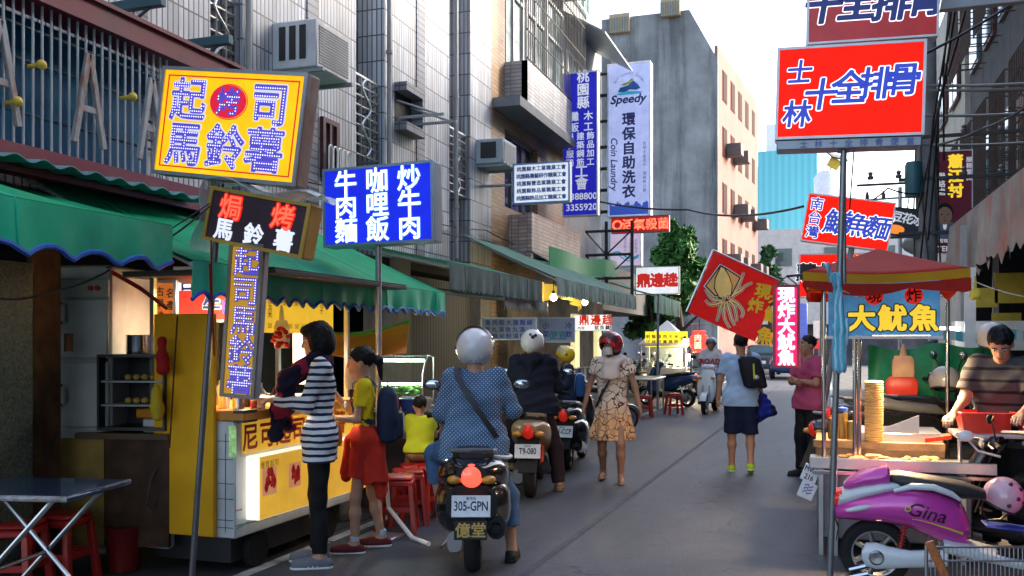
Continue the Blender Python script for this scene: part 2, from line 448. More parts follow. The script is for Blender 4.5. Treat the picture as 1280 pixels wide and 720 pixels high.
bp = _n(nt, 'ShaderNodeBump'); bp.inputs['Strength'].default_value = .45; bp.inputs['Distance'].default_value = .006; L(n1.outputs[0], bp.inputs['Height']); L(bp.outputs[0], b.inputs['Normal'])
M_asph = m
M_conc = mat('concrete', (.16, .155, .15), .8, var=.3, vscale=3, bump=.3, bscale=40, dirt=(.05, .045, .04, .7))
struct(MB().bx(-400, 400, -60, 900, -.3, 0).build('ground', M_conc, smooth=False))
struct(MB().bx(-3.78, .42, -20, 75, -.05, .004).build('road', M_asph, smooth=False))
struct(MB().bx(-12, -3.78, -4, 40, -.05, .012).build('pavement', mat('shop_floor', (.07, .066, .064), .7, var=.3, dirt=(.02, .02, .02, .7)), smooth=False))
ml = MB()
y = -2
while y < 60:                       # worn edge line, broken here and there
    l = random.uniform(2.5, 7); ml.add([(-3.70, y, .008), (-3.60, y, .008), (-3.60, y+l, .008), (-3.70, y+l, .008)], [[0, 1, 2, 3]]); y += l+random.choice([.04, .1, .3])
for y0, y1 in ((8, 60),): ml.add([(.18, y0, .008), (.27, y0, .008), (.27, y1, .008), (.18, y1, .008)], [[0, 1, 2, 3]])
struct(ml.build('road_marking', mat('road_paint', (.5, .5, .47), .6, var=.2, dirt=(.09, .09, .095, .95), dirts=3.5), smooth=False))
struct(MB().bx(.62, 4.6, 8.55, 9.9, -.05, .2).build('kerb_slab', M_conc, smooth=False))
ml = MB()                            # a lighter worn seam along the lane
for (xa, ya, xb, yb, w) in ((-1.95, 3, -1.55, 34, .05),):
    ml.add([(xa, ya, .008), (xa+w, ya, .008), (xb+w, yb, .008), (xb, yb, .008)], [[0, 1, 2, 3]])
struct(ml.build('road_seam', mat('seam', (.082, .086, .1), .7, var=.3, dirt=(.056, .06, .072, 1), dirts=1.2), smooth=False))

# ------------------------------------------------------------------ left: the tiled building
FX, RX = -4.8, -5.2
def Yf(px): return yon(px, FX)
tb = thing('tiled_building', 'long building clad in narrow whitish tiles with projecting bays and steel window railings', 'building', (FX, 6, 0))
def part(mb, name, m, par, **k):
    mb.xform(Matrix.Translation(-par.location)); return mb.build(name, m, par, **k)
bays = [(0.2, Yf(263)), (Yf(303), Yf(445)), (Yf(480), Yf(562)), (Yf(588), Yf(614))]
w = MB()
for (a, c) in bays: w.bx(FX, FX-.6, a, c, 2.55, 9.6)
part(w, 'tiled_wall', M_tile, tb, smooth=False)
w = MB()
for px0, px1 in ((166, 183), (383, 397), (520, 530)): w.bx(FX+.015, FX-.05, Yf(px0), Yf(px1), 2.6, 9.6)
part(w, 'tile_strip', M_tile_s, tb, smooth=False)
for ys in [c for a, c in bays]:
    pass
rec = [(Yf(263), Yf(303)), (Yf(445), Yf(480)), (Yf(562), Yf(588))]
M_louv = stripe_mat('louvre', (.33, .35, .38), (.12, .13, .15), .055, .35)
w = MB()
for (a, c) in rec: w.bx(RX, RX-.2, a, c, 2.55, 9.6)
part(w, 'recess_wall', M_louv, tb, smooth=False)
M_frame_r = mat('dark_red_frame', (.1, .03, .035), .4)
M_frame = mat('alu_frame', (.16, .17, .18), .4, .4)
M_gglass = mat('green_glass', (.16, .3, .24), .1, var=.35, vscale=2, spec=.7)
def window(par, x, y0, y1, z0, z1, mf, mg, nv=2, mid=None, fw=.05):
    f = MB(); t = .06
    f.bx(x, x+t, y0, y0+fw, z0, z1); f.bx(x, x+t, y1-fw, y1, z0, z1); f.bx(x, x+t, y0+fw, y1-fw, z0, z0+fw); f.bx(x, x+t, y0+fw, y1-fw, z1-fw, z1)
    for i in range(1, nv):
        c = y0+(y1-y0)*i/nv; f.bx(x+.002, x+t-.004, c-fw*.4, c+fw*.4, z0+fw, z1-fw)
    if mid: f.bx(x+.004, x+t+.004, y0+fw, y1-fw, mid-fw*.5, mid+fw*.5)
    fo = part(f, 'window', mf, par, smooth=False)
    g = MB(); g.bx(x+.012, x+.024, y0+fw*.5, y1-fw*.5, z0+fw*.5, z1-fw*.5); g.xform(Matrix.Translation(-par.location)); g.build('pane', mg, fo, smooth=False)
    return fo
def railing(par, x, y0, y1, z0, z1, m, n=9):
    r = MB(); 
    for i in range(n):
        z = z0+(z1-z0)*i/(n-1); r.tube([(RX+.02, y0+.01, z), (x, y0+.01, z), (x, y1-.01, z), (RX+.02, y1-.01, z)], .011 if i < n-1 else .02, 6)
    k = 3
    for i in range(k+1):
        yy = y0+.02+(y1-y0-.04)*i/k; r.cyl((x, yy, z0), (x, yy, z1), .014, n=6)
    s_ = [(x+.012, (y0+y1)/2+.1*math.sin(t*math.pi*4)*(1 if 1 else 0), z0+(z1-z0)*t) for t in [i/24 for i in range(25)]]
    r.tube(s_, .012, 6)
    return part(r, 'railing', m, par)
def zat(px, py, X): return PX(px, py, X).z
for i, (a, c) in enumerate(rec):
    if i == 0: spans = [(3.75, 6.0, M_frame_r, M_gglass), (7.2, 9.2, M_frame_r, M_gglass)]
    else: spans = [(3.75, 5.15, M_frame, M_glass), (6.9, 8.4, M_frame, M_glass)]
    for (z0, z1, mf, mg) in spans:
        window(tb, RX, a+.01, c-.01, z0, z1, mf, mg, 2, z0+(z1-z0)*.45)
        railing(tb, FX-.06, a, c, z0-.12, z0+.75, M_steel)
# brackets of a removed air conditioner: concrete box round a dark hole
w = MB(); yy0, yy1 = Yf(493), Yf(517); za, zb = zat(497, 165, FX), zat(497, 105, FX)
w.bx(FX-.2, FX+.16, yy0, yy1, zb-.1, zb); w.bx(FX-.2, FX+.16, yy0, yy1, za, za+.1); w.bx(FX-.2, FX+.16, yy1-.08, yy1, za+.1, zb-.1)
part(w, 'wall_sleeve', M_tile_s, tb, smooth=False)
w = MB(); w.bx(FX+.001, FX+.006, yy0+.01, yy1-.08, za+.1, zb-.1); part(w, 'wall_hole', M_black, tb, smooth=False)
for yy in (yy0+.06, yy1-.1):
    w = MB(); w.box((FX+.3, yy, za+.16), (.62, .03, .03)); w.tube([(FX, yy, zb-.2), (FX+.58, yy, za+.15)], .013, 6)
    part(w, 'support_arm', M_grey, tb)
for px in (305, 482, 566):
    w = MB(); w.cyl((FX+.05, Yf(px), 2.7), (FX+.05, Yf(px), 9.4), .03, n=10)
    for z in (3.4, 4.9, 6.4, 7.9): w.lathe([(.03, -.02), (.042, -.02), (.042, .02), (.03, .02)], (FX+.05, Yf(px), z), n=10)
    part(w, 'downpipe', mat('pipe_grey', (.28, .29, .3), .5, dirt=(.12, .1, .08, .6)), tb)
# window with round-topped bars just right of the yellow sign
window(tb, FX-.02, Yf(400), Yf(420), zat(410, 225, FX), zat(410, 150, FX), M_frame_r, M_glass, 2)
w = MB()
for k in range(5):
    y0 = Yf(398)+k*.09; w.tube([(FX+.12, y0, zat(405, 215, FX))]+[(FX+.12, y0+.04-.04*math.cos(t), zat(405, 190, FX)+.05*math.sin(t)) for t in [0, .6, 1.2, 1.9, 2.5, 3.14]]+[(FX+.12, y0+.08, zat(405, 215, FX))], .009, 6)
part(w, 'window_bars', M_white, tb)
# ground floor: side walls, back wall, shop ceiling, pillars
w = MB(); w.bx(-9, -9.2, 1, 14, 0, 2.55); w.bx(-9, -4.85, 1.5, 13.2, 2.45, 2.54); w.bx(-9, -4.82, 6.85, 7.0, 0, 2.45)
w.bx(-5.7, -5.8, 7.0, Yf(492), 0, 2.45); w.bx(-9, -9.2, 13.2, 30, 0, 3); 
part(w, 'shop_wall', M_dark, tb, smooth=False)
for px in (492, 600):
    yy = Yf(px); w = MB(); w.bx(-4.79, -5.2, yy, yy+.45, 0, 2.55)
    part(w, 'pillar', mat('pillar_tile', (.22, .2, .2), .6, dirt=(.08, .07, .07, .7)), tb, smooth=False)
w = MB(); w.bx(-4.95, -5.0, Yf(497), Yf(600), 0, 2.4); part(w, 'roller_shutter', stripe_mat('shutter', (.17, .17, .18), (.08, .08, .085), .09, .2, axis=1), tb, smooth=False)

# blue balcony cage
cage = thing('balcony_cage', 'blue sheet-metal balcony fenced with thin white bars between two dark red beams', 'balcony', (-4.6, 3, 2.7))
BX = -4.5; cy0, cy1 = -4, yon(212, BX); z0, z1 = 2.74, 3.57
w = MB(); w.bx(-4.7, -4.76, cy0, cy1, z0, z1); part(w, 'back_panel', stripe_mat('blue_sheet', (.008, .1, .2), (.005, .065, .15), .19, .5, axis=1, rough=.5), cage, smooth=False)
w = MB()
for k in range(120):
    yy = cy1-.03-k*.07
    if yy > cy0: w.cyl((BX, yy, z0-.02), (BX, yy, z1+.02), .0085, n=6)
part(w, 'bars', mat('white_bar', (.5, .55, .58), .4, .3), cage)
w = MB()
for z in (z0+.18, z0+.5, z0+.7): w.cyl((BX-.03, cy0, z), (BX-.03, cy1, z), .01, n=6)
part(w, 'cross_rail', mat('blue_rail', (.015, .05, .08), .5), cage)
w = MB(); w.bx(BX-.2, BX+.07, cy0, Yf(256), z1+.02, z1+.16); w.bx(BX-.05, BX+.095, cy0, Yf(256), z1+.163, z1+.19)
w.bx(BX-.2, BX+.06, cy0, Yf(300), z0-.17, z0-.03); w.bx(BX+.03, BX+.085, cy0, Yf(300), z0-.205, z0-.173)
part(w, 'beam', M_maroon, cage, smooth=False)
M_rust = mat('rusty_white', (.32, .33, .34), .6, dirt=(.2, .07, .03, .9), dirts=9)
for px in (2, 113, 191):
    yy = yon(px, BX+.06); w = MB()
    for s_ in (-1, 1): w.box((BX+.05, yy+s_*.065, z0+.36), (.03, .042, .6), .004, rot=(s_*.2, 0, 0))
    w.box((BX+.045, yy, z0+.3), (.02, .13, .04)); part(w, 'folding_bracket', M_rust, cage)
M_yel_l = mat('yellow_plastic', (.6, .42, .05), .5)
for (px, py) in ((52, 81), (22, 127), (166, 121)):
    p = PX(px, py, BX+.09); w = MB(); w.sphere(p, .03, 14, 8); w.cyl(p+Vector((-.1, 0, 0)), p+Vector((-.02, 0, 0)), .014, n=8); part(w, 'ball_lamp', M_yel_l, cage)
for (px, py) in ((140, 14), (229, 60)):
    p = PX(px, py, FX); w = MB(); w.box(p+Vector((.22, 0, .02)), (.45, .06, .07), .004); w.tube([p+Vector((0, 0, -.2)), p+Vector((.35, 0, 0))], .012, 6); part(w, 'bracket_arm', mat('teal_iron', (.03, .1, .12), .5), cage)

# air conditioners
def aircon(label, px0, px1, py0, py1, wid, dep, m1, X=FX, slots=3):
    c0 = PX((px0+px1)/2, py1, X+dep/2); h = (py1-py0)/FPX*(c0.xy-cam.location.xy).length*.97
    t = thing('air_conditioner', label, 'air conditioner', (X, c0.y, c0.z), 0, 'air conditioners on the tiled walls')
    w = MB(); w.bx(-.05, dep, 0, wid, .02, h, .012); w.build('casing', m1, t)
    w = MB()
    n = slots; a = (dep-.14)/n
    for i in range(n): w.bx(.05+a*i+.02, .05+a*(i+1)-.02, -.006, .004, .1, h-.05)
    w.build('vent_slots', M_black, t, smooth=False)
    w = MB()
    for i in range(14): w.bx(dep-.004, dep+.008, .04, wid-.04, .06+(h-.1)*i/14, .06+(h-.1)*i/14+.012)
    w.build('grille', M_grey, t, smooth=False)
    w = MB()
    for yy in (.04, wid-.04): w.box((dep/2, yy, 0), (dep+.1, .035, .035)); w.tube([(0, yy, h*.7), (dep*.95, yy, .03)], .011, 6)
    w.build('support_frame', M_grey, t)
    return t
aircon('dirty white air conditioner with three dark slots above the yellow LED sign', 343, 393, 25, 88, .62, .46, mat('ac_white', (.6, .62, .64), .5, dirt=(.3, .28, .26, .6)))
aircon('small grey air conditioner jutting out left of the brown building', 596, 628, 172, 206, .6, .42, mat('ac_grey', (.36, .42, .46), .5, dirt=(.2, .2, .2, .5)), slots=1)

# ------------------------------------------------------------------ brown building with the caged balcony
bb = thing('brown_building', 'brown tiled house with a caged balcony over a grey parapet', 'building', (FX, 15, 0))
ya, yb = Yf(614), Yf(706)
w = MB(); w.bx(FX, FX-.7, ya+.003, Yf(631), 0, 9.8); w.bx(FX, FX-.4, Yf(631), yb, 4.95, 5.15); w.bx(FX, FX-.4, Yf(672), yb, 2.5, 4.95); w.bx(FX, FX-.4, Yf(631), Yf(672), 2.5, 3.7)
part(w, 'brown_wall', M_brown, bb, smooth=False)
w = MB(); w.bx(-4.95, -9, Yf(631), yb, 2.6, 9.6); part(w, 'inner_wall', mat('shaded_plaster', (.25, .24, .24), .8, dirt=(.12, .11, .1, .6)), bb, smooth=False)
window(bb, -4.94, Yf(632), Yf(671), 3.7, 4.94, M_frame, mat('dark_glass', (.02, .022, .03), .08, var=.1), 3, 4.5)
BXX = -4.42
w = MB(); w.bx(BXX, BXX-.1, Yf(631), yb+.2, 5.3, 6.0); w.bx(BXX, -4.95, Yf(631), Yf(631)+.1, 5.3, 6.0); part(w, 'parapet', M_grtile, bb, smooth=False)
for za_, zb_ in ((5.15, 5.297), (8.3, 8.5)):
    w = MB(); w.bx(BXX+.06, -4.95, Yf(616), yb+.25, za_, zb_); part(w, 'slab', mat('slab_grey', (.16, .17, .19), .7), bb, smooth=False)
w = MB(); w.bx(BXX, BXX-.1, Yf(631), yb+.2, 8.5, 9.3); part(w, 'parapet', M_grtile, bb, smooth=False)
for k in range(3):
    y0 = Yf(634)+k*1.25; window(bb, -4.93, y0, y0+1.1, 6.0, 8.0, mat('white_frame', (.5, .52, .53), .5), mat('glass_pale', (.2, .25, .25), .1, var=.5, vscale=3), 2, 7.3)
w = MB()
n = 34
for k in range(n+1):
    yy = Yf(631)+(yb+.2-Yf(631))*k/n; w.cyl((BXX-.02, yy, 6.0), (BXX-.02, yy, 8.3), .008, n=5)
for z in (6.05, 6.5, 7.1, 7.7, 8.25): w.cyl((BXX-.02, Yf(631), z), (BXX-.02, yb+.2, z), .014, n=5)
for k in range(5):
    yy = Yf(631)+.02; xx = BXX-.5*k/4; w.cyl((xx, yy, 6.0), (xx, yy, 8.3), .009, n=5)
part(w, 'balcony_cage', mat('cage_iron', (.12, .11, .11), .6), bb)
w = MB()
w.prism([(BXX+.02, Yf(635), 3.62), (BXX+.02, Yf(700), 3.62), (BXX+.02, Yf(700), 2.75), (BXX+.02, Yf(635), 3.0)], (-.12, 0, 0)); w.bx(BXX, FX, Yf(636), Yf(636)+.1, 2.8, 3.6)
part(w, 'pink_parapet', M_pktile, bb, smooth=False)

# third building
gb = thing('glazed_building', 'narrow pale building with a glazed balcony and sloping tin canopy behind the navy sign', 'building', (FX, 19, 0))
y0, y1 = yb+.25, Yf(757)
w = MB(); w.bx(FX-.1, FX-5, y0, y1, 0, 11.5); part(w, 'wall', mat('pale_plaster', (.42, .44, .44), .8, dirt=(.2, .2, .19, .6)), gb, smooth=False)
for z in (5.2, 8.6):
    window(gb, FX-.09, y0+.1, y1-1.4, z, z+2.2, M_white, M_gglass, 4, z+1.6)
    w = MB(); w.prism([(FX-.1, y0, z+2.9), (FX+.75, y0, z+2.4), (FX+.75, y0, z+2.44), (FX-.1, y0, z+2.94)], (0, y1-y0-.6, 0)); part(w, 'canopy', M_grey, gb, smooth=False)
w = MB()
ys_ = y1-1.9
for k in range(3):
    z = 2.9+k*.5; w.cyl((FX, ys_, z), (FX+1.0, ys_, z), .03, n=6)
for x in (FX+.45, FX+1.0): w.cyl((x, ys_, 2.4), (x, ys_, 4.1), .035, n=6)
for k in range(2): w.cyl((FX+.45, ys_, 2.9+k*.5), (FX+1.0, ys_, 3.4+k*.5), .018, n=5); w.cyl((FX, ys_, 3.4+k*.5), (FX+.45, ys_, 2.9+k*.5), .018, n=5)
part(w, 'sign_scaffold', M_black, gb)
# low house farther on
lh = thing('low_house', 'low dark house with a shaded front beyond the hanging laundry sign', 'house', (FX, 27, 0))
w = MB(); w.bx(FX-.6, FX-7, y1+.01, 30, 2.4, 3.6); w.bx(FX-3, FX-7, y1+.01, 30, 0, 2.4); part(w, 'wall', mat('low_wall', (.1, .1, .1), .8), lh, smooth=False)

# ------------------------------------------------------------------ tall grey and pink building
tg = thing('tall_building', 'tall block with a bare dark grey end wall and a pink street front', 'building', (-4.8, 43.8, 0))
A = P(897, HZ, 43.8); B = P(947, HZ, 54.3); zt = CH+(HZ-74)/FPX*43.8
L0 = P(700, HZ, 43.8); L0.y = A.y; A0 = Vector((A.x, A.y)); ux = Vector((B.x-A.x, B.y-A.y))
zr = CH+(HZ-8)/FPX*43.8; xr = P(860, 0, 43.8).x
M_cement = mat('cement_render', (.25, .25, .255), .85, var=.35, vscale=.5, dirt=(.045, .047, .052, .92), dirts=.9, dz=.07, bump=.2, bscale=3)
w = MB(); w.prism([(L0.x-8, A.y, 0), (A.x, A.y, 0), (A.x, A.y, zt), (xr, A.y, zr), (L0.x-8, A.y, zr)], (0, .4, 0)); part(w, 'end_wall', M_cement, tg, smooth=False)
M_pink = mat('pink_render', (.25, .135, .12), .8, var=.1, vscale=.6, dirt=(.22, .12, .1, .6), dirts=1)
w = MB(); q = A.copy(); q.y += .402
w.prism([(q.x, q.y, 0), (B.x, B.y, 0), (B.x, B.y, zt), (q.x, q.y, zt)], (-9, 0, 0)); part(w, 'street_front', M_pink, tg, smooth=False)
ln = ux.length; ud = Vector((ux.x, ux.y, 0)).normalized(); nd = Vector((ud.y, -ud.x, 0))
w = MB(); p0 = Vector((q.x, q.y, zt)); w.prism([p0-nd*.05, p0+ud*(ln-.4)-nd*.05, p0+ud*(ln-.4)-nd*.2, p0-nd*.2], (0, 0, .8)); part(w, 'roof_parapet', M_pink, tg, smooth=False)
fr = MB(); pn = MB(); acs = []
for fl in range(5):
    for k in range(5):
        a = .9+k*2.05; z = 2.4+fl*2.75; c = p0+ud*a; c.z = z
        wd, hh = (1.1, 1.5)
        fm = MB(); 
        fm.prism([c+nd*.03, c+ud*wd+nd*.03, c+ud*wd-nd*.1, c-nd*.1], (0, 0, hh)); fo = part(fm, 'window', mat('pink_win_frame', (.12, .03, .028), .7, spec=.1), tg, smooth=False)
        g = MB(); g.prism([c+nd*.035+ud*.1, c+ud*(wd-.1)+nd*.035, c+ud*(wd-.1)+nd*.05, c+nd*.05+ud*.1], (0, 0, hh-.1)); g.xform(Matrix.Translation(-tg.location+Vector((0, 0, .05)))); g.build('pane', mat('far_glass', (.035, .015, .015), .7, spec=.05), fo, smooth=False)
        if (fl*5+k) % 3 != 1 or fl > 2: acs.append(c+ud*(wd+.15)+Vector((0, 0, .2)))
for i, c in enumerate(acs[:12]):
    w = MB(); w.box(Vector((0, 0, .3)), (.75, .8, .6), .03, rot=(0, 0, math.atan2(ud.y, ud.x)))
    o = w.build('air_conditioner', mat('far_ac', (.13, .11, .11), .6)); o.location = c+nd*.35
    tag(o, 'dark box air conditioner on the pink street front of the tall building', 'air conditioner', 'air conditioners on the pink front')
# balcony windows on the grey end wall
for (px0, px1, py0, py1) in ((752, 780, 4, 28), (755, 777, 63, 80), (822, 848, -8, 14)):
    a = P(px0, py1, 43.7); c = P(px1, py0, 43.7); a.y = c.y = A.y
    w = MB(); w.bx(a.x, c.x, A.y-.25, A.y-.02, a.z, c.z); f = part(w, 'window', mat('warm_blind', (.42, .33, .2), .7), tg, smooth=False)
    g = MB()
    for k in range(8): g.bx(a.x+(c.x-a.x)*k/8, a.x+(c.x-a.x)*k/8+.04, A.y-.29, A.y-.252, a.z, a.z+(c.z-a.z)*.8)
    g.xform(Matrix.Translation(-tg.location)); g.build('bars', M_frame, f, smooth=False)

# far buildings closing the street
fb = thing('blue_building', 'bright turquoise sheet-metal building closing the far end of the street', 'building', (6, 78, 0))
a = P(953, 300, 80); c = P(1022, 206, 80); a.y = c.y = 77
w = MB(); w.bx(a.x, c.x, 77, 85, 0, c.z); part(w, 'wall', stripe_mat('turquoise_sheet', (.13, .46, .54), (.16, .52, .6), .5, .5, axis=0), fb, smooth=False)
w = MB(); w.bx(a.x+.6, c.x-.8, 77.6, 84, c.z, c.z+2.3); part(w, 'rooftop_room', M_white, fb, smooth=False)
w = MB(); w.bx(a.x+2.2, a.x+3.6, 77.5, 77.6, c.z+.5, c.z+1.7); part(w, 'window', M_glass, fb, smooth=False)
w = MB(); w.bx(a.x-1.5, a.x-.01, 78, 85, 0, c.z-1); part(w, 'side_wing', mat('wing_grey', (.3, .32, .34), .8), fb, smooth=False)
wb = thing('white_building', 'low white building with a dark window in front of the turquoise one', 'building', (8, 66, 0))
a = P(945, 345, 68); c = P(1150, 296, 68)
w = MB(); w.bx(a.x, c.x, 66, 74, 2.8, c.z); part(w, 'wall', mat('white_far', (.62, .62, .6), .8, dirt=(.45, .4, .36, .4)), wb, smooth=False)
w = MB(); w.bx(a.x, c.x, 67, 74, 0, 2.79); part(w, 'ground_floor', mat('shop_dark', (.09, .09, .11), .7, var=.5, vscale=1), wb, smooth=False)
for px in (983, 1040, 1100):
    p = P(px, 329, 68); w = MB(); w.bx(p.x-.55, p.x+.55, 65.93, 66, p.z-.6, p.z+.6); part(w, 'window', M_glass, wb, smooth=False)
for k, (px, py, wd_, hh_, cc_) in enumerate(((1016, 431, 26, 10, (.6, .03, .03)), (1003, 402, 12, 46, (.08, .12, .45)), (1024, 412, 14, 22, (.55, .5, .45)), (968, 446, 18, 8, (.5, .35, .05)))):
    p = P(px, py, 52); w = MB(); w.box((0, 0, 0), (wd_*52/FPX, .25, hh_*52/FPX), .04); o = w.build('light_box', mat('far_sign_%d' % k, cc_, .5, emit=cc_, es=.15)); o.location = p
    w = MB(); w.cyl((0, .05, 0), (0, .05, -p.z), .05, n=8); o2 = w.build('post', M_grey, o)
    tag(o, ['small red', 'tall blue', 'small cream', 'low yellow'][k]+' light box on a post at the far end of the street', 'sign')
# satellite dish / mortarboard shaped panel on the roof
rt = thing('roof_tank', 'round pale roof tank with a black lid edged in yellow, high beyond the street', 'tank', P(1032, 228, 64))
w = MB(); w.lathe([(0, -1.2), (.75, -1.2), (.8, .3), (.5, .75), (0, .9)], n=18); w.build('tank_body', M_white, rt)
w = MB(); w.box((.8, -.6, 1.6), (1.3, 1.0, .1), .02, rot=(.5, .2, .5)); w.build('lid', M_black, rt)
w = MB(); w.box((.55, -.7, 1.15), (.8, .2, .7), .02, rot=(.2, .5, .3)); w.build('yellow_rim', M_yel_l, rt)
w = MB(); w.cyl((0, 0, -1.2), (0, 0, -4.5), .3); w.cyl((.2, 0, .6), (.5, -.3, 1.4), .06); w.build('stand', M_grey, rt)

# ------------------------------------------------------------------ right side buildings
rb = thing('caged_building', 'dark building with iron window cages rising over the torn awning', 'building', (3.2, 16, 0))
w = MB(); w.bx(3.2, 9, -8, 23.5, 2.9, 10.2); w.bx(4.8, 9, -8, 23.5, 0, 2.9); part(w, 'wall', mat('dark_plaster', (.085, .08, .08), .8, var=.25, dirt=(.04, .037, .035, .8)), rb, smooth=False)
for k in range(9):
    y0 = 7.5+k*1.8
    for z in (4.3, 7.6):
        w = MB(); w.bx(3.13, 3.19, y0, y0+1.2, z, z+1.5); f = part(w, 'window', M_frame_r if k % 2 else M_frame, rb, smooth=False)
        g = MB(); g.bx(3.11, 3.125, y0+.08, y0+1.12, z+.08, z+1.42); g.xform(Matrix.Translation(-rb.location)); g.build('pane', M_glass, f, smooth=False)
        w = MB(); x0 = 2.72
        for j in range(11): yy = y0-.1+1.4*j/10; w.cyl((x0, yy, z-.2), (x0, yy, z+1.6), .011, n=4)
        for j in range(6): zz = z-.2+1.8*j/5; w.tube([(3.2, y0-.1, zz), (x0, y0-.1, zz), (x0, y0+1.3, zz), (3.2, y0+1.3, zz)], .013, 4)
        part(w, 'window_cage', mat('rust_iron', (.09, .06, .05), .7), rb)
rb2 = thing('beige_building', 'pale beige building lit by the sky behind the utility pole', 'building', (3.6, 28, 0))
w = MB(); w.bx(3.1, 9, 23.6, 34, 0, 10.5); part(w, 'wall', mat('beige_plaster', (.42, .38, .32), .8, dirt=(.22, .2, .17, .6)), rb2, smooth=False)
for k in range(4):
    for z in (4.3, 7.4): window(rb2, 3.0, 24.2+k*2.4, 25.8+k*2.4, z, z+1.5, M_frame_r, M_glass, 2)

# torn grey awning on the right
ta = thing('torn_awning', 'dirty grey canvas awning stained red with a torn fringe', 'awning', (1.6, 10, 2.4))
rr = random.Random(3)
fr_ = [rr.uniform(0, 1) for _ in range(400)]
def val(u, v):
    yy = 2.5+u*(13.6-2.5); zt_ = 2.93+.16*u; i = int(u*195)
    drop = .62+.14*fr_[i]*(1 if i % 2 else .35)+.05*math.sin(u*9)
    return (1.6+.05*math.sin(u*80)*v+.03*math.sin(u*23+1)*v, yy, zt_-drop*v)
w = MB(); w.grid(val, 195, 6, (.004, 0, 0)); part(w, 'valance', mat('dirty_canvas', (.3, .29, .27), .9, var=.25, vscale=2, dirt=(.42, .1, .07, .75), dirts=2.2, bump=.3, bscale=12), ta)
w = MB(); w.grid(lambda u, v: (1.6+1.6*v, 2.5+u*11.1, 2.94+.16*u+.75*v+.05*math.sin(u*40)*(1-v)*v), 40, 6, (0, 0, .01)); part(w, 'roof_sheet', mat('red_brown_sheet', (.11, .05, .035), .7, dirt=(.05, .04, .04, .7)), ta)
w = MB(); w.cyl((1.62, 2.5, 2.93), (1.62, 13.6, 3.09), .02, n=8)
for yy in (6.3, 8.7, 11.2, 13.5): w.cyl((1.62, yy, 2.95), (3.2, yy, 3.62), .015, n=6)
part(w, 'awning_frame', M_grey, ta)
# dark rear wall and clutter of the right shops
sw = thing('shop_interior', 'dark market stall interior hung with yellow price papers under the torn awning', 'stall', (3, 10, 0))
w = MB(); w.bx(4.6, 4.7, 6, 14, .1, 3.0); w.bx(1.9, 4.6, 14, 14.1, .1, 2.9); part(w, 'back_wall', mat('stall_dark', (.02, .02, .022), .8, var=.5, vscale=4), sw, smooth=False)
for (px, py, w_, h_) in ((1262, 360, .3, .34), (1232, 372, .25, .22), (1258, 405, .3, .25), (1215, 420, .2, .18)):
    p = PY(px, py, 11.6); w = MB(); w.bx(p.x-w_/2, p.x+w_/2, 11.6, 11.61, p.z-h_/2, p.z+h_/2); f = part(w, 'price_paper', mat('yellow_paper', (.5, .38, .06), .8, var=.2), sw, smooth=False)
w = MB()
for px in (1205, 1245): p = PY(px, 400, 11.7); w.bx(p.x-.03, p.x+.03, 11.7, 11.76, 0, 2.9)
part(w, 'post', M_grey, sw, smooth=False)
w = MB(); p = PY(1255, 415, 11.3); w.bx(p.x-.5, p.x+.6, 11.2, 11.5, p.z-.2, p.z+.12); part(w, 'shelf_box', M_white, sw, smooth=False)

# ------------------------------------------------------------------ trees
def leaf_mat(name, c):
    m = mat(name, c, .6, var=.55, vscale=2.3); return m
def tree(label, px, py_top, py_bot, d, wpx, col, n=5200, seed=1, leaf=.16):
    rg = np.random.default_rng(seed)
    c = P(px, HZ, d); zt_ = CH+(HZ-py_top)/FPX*d; zb_ = CH+(HZ-py_bot)/FPX*d; rw = wpx/2*d/FPX
    t = thing('tree', label, 'tree', (c.x, c.y, 0))
    w = MB(); top = (zt_+zb_)/2
    w.tube([(0, 0, 0), (.08, .05, top*.4), (-.05, 0, top*.75), (.05, 0, zt_*.9)], [.2, .16, .11, .03], 10)
    for k in range(7):
        a = k*2.4; z = zb_*.8+(zt_-zb_)*k/9; w.tube([(0, 0, z), (rw*.4*math.cos(a), rw*.4*math.sin(a), z+.5), (rw*.75*math.cos(a), rw*.75*math.sin(a), z+.9)], [.07, .05, .015], 6)
    w.build('trunk', mat('bark', (.07, .05, .04), .9, bump=.4), t)
    cl = []
    for k in range(26):
        h = rg.random(); r = rw*(1-.75*max(0, h-.25)/.75)*math.sqrt(rg.random())*.9; a = rg.random()*6.28
        cl.append((r*math.cos(a), r*math.sin(a), zb_+(zt_-zb_)*(.06+.86*h), rw*(.22+.2*rg.random())*(1.2-.6*h)))
    vs = []; fs = []
    for i in range(n):
        x, y, z, r = cl[rg.integers(len(cl))]
        v = rg.normal(size=3); v /= np.linalg.norm(v); q = np.array([x, y, z])+v*r*(rg.random()**.4)
        a = rg.normal(size=3); a /= np.linalg.norm(a); b_ = np.cross(a, v+.3); b_ /= max(1e-6, np.linalg.norm(b_)); s_ = leaf*(.6+.8*rg.random())
        o = len(vs); vs += [tuple(q-a*s_), tuple(q+b_*s_*.45), tuple(q+a*s_), tuple(q-b_*s_*.45)]; fs.append([o, o+1, o+2, o+3])
    w = MB(); w.v = vs; w.f = fs; w.m = [0]*len(fs); w.build('crown', leaf_mat('leaf_'+col[0], col[1]), t, smooth=False, recalc=False)
tree('bushy green street tree in front of the tall grey end wall', 848, 268, 402, 33, 88, ('a', (.05, .15, .035)), 9000, 1, .17)
tree('small dark green tree before the white building at the end of the street', 962, 304, 380, 56, 40, ('b', (.035, .12, .05)), 2600, 2, .26)
tree('dark evergreen tree behind the white roofed food cart', 815, 330, 425, 30, 60, ('c', (.03, .09, .03)), 3500, 4, .16)
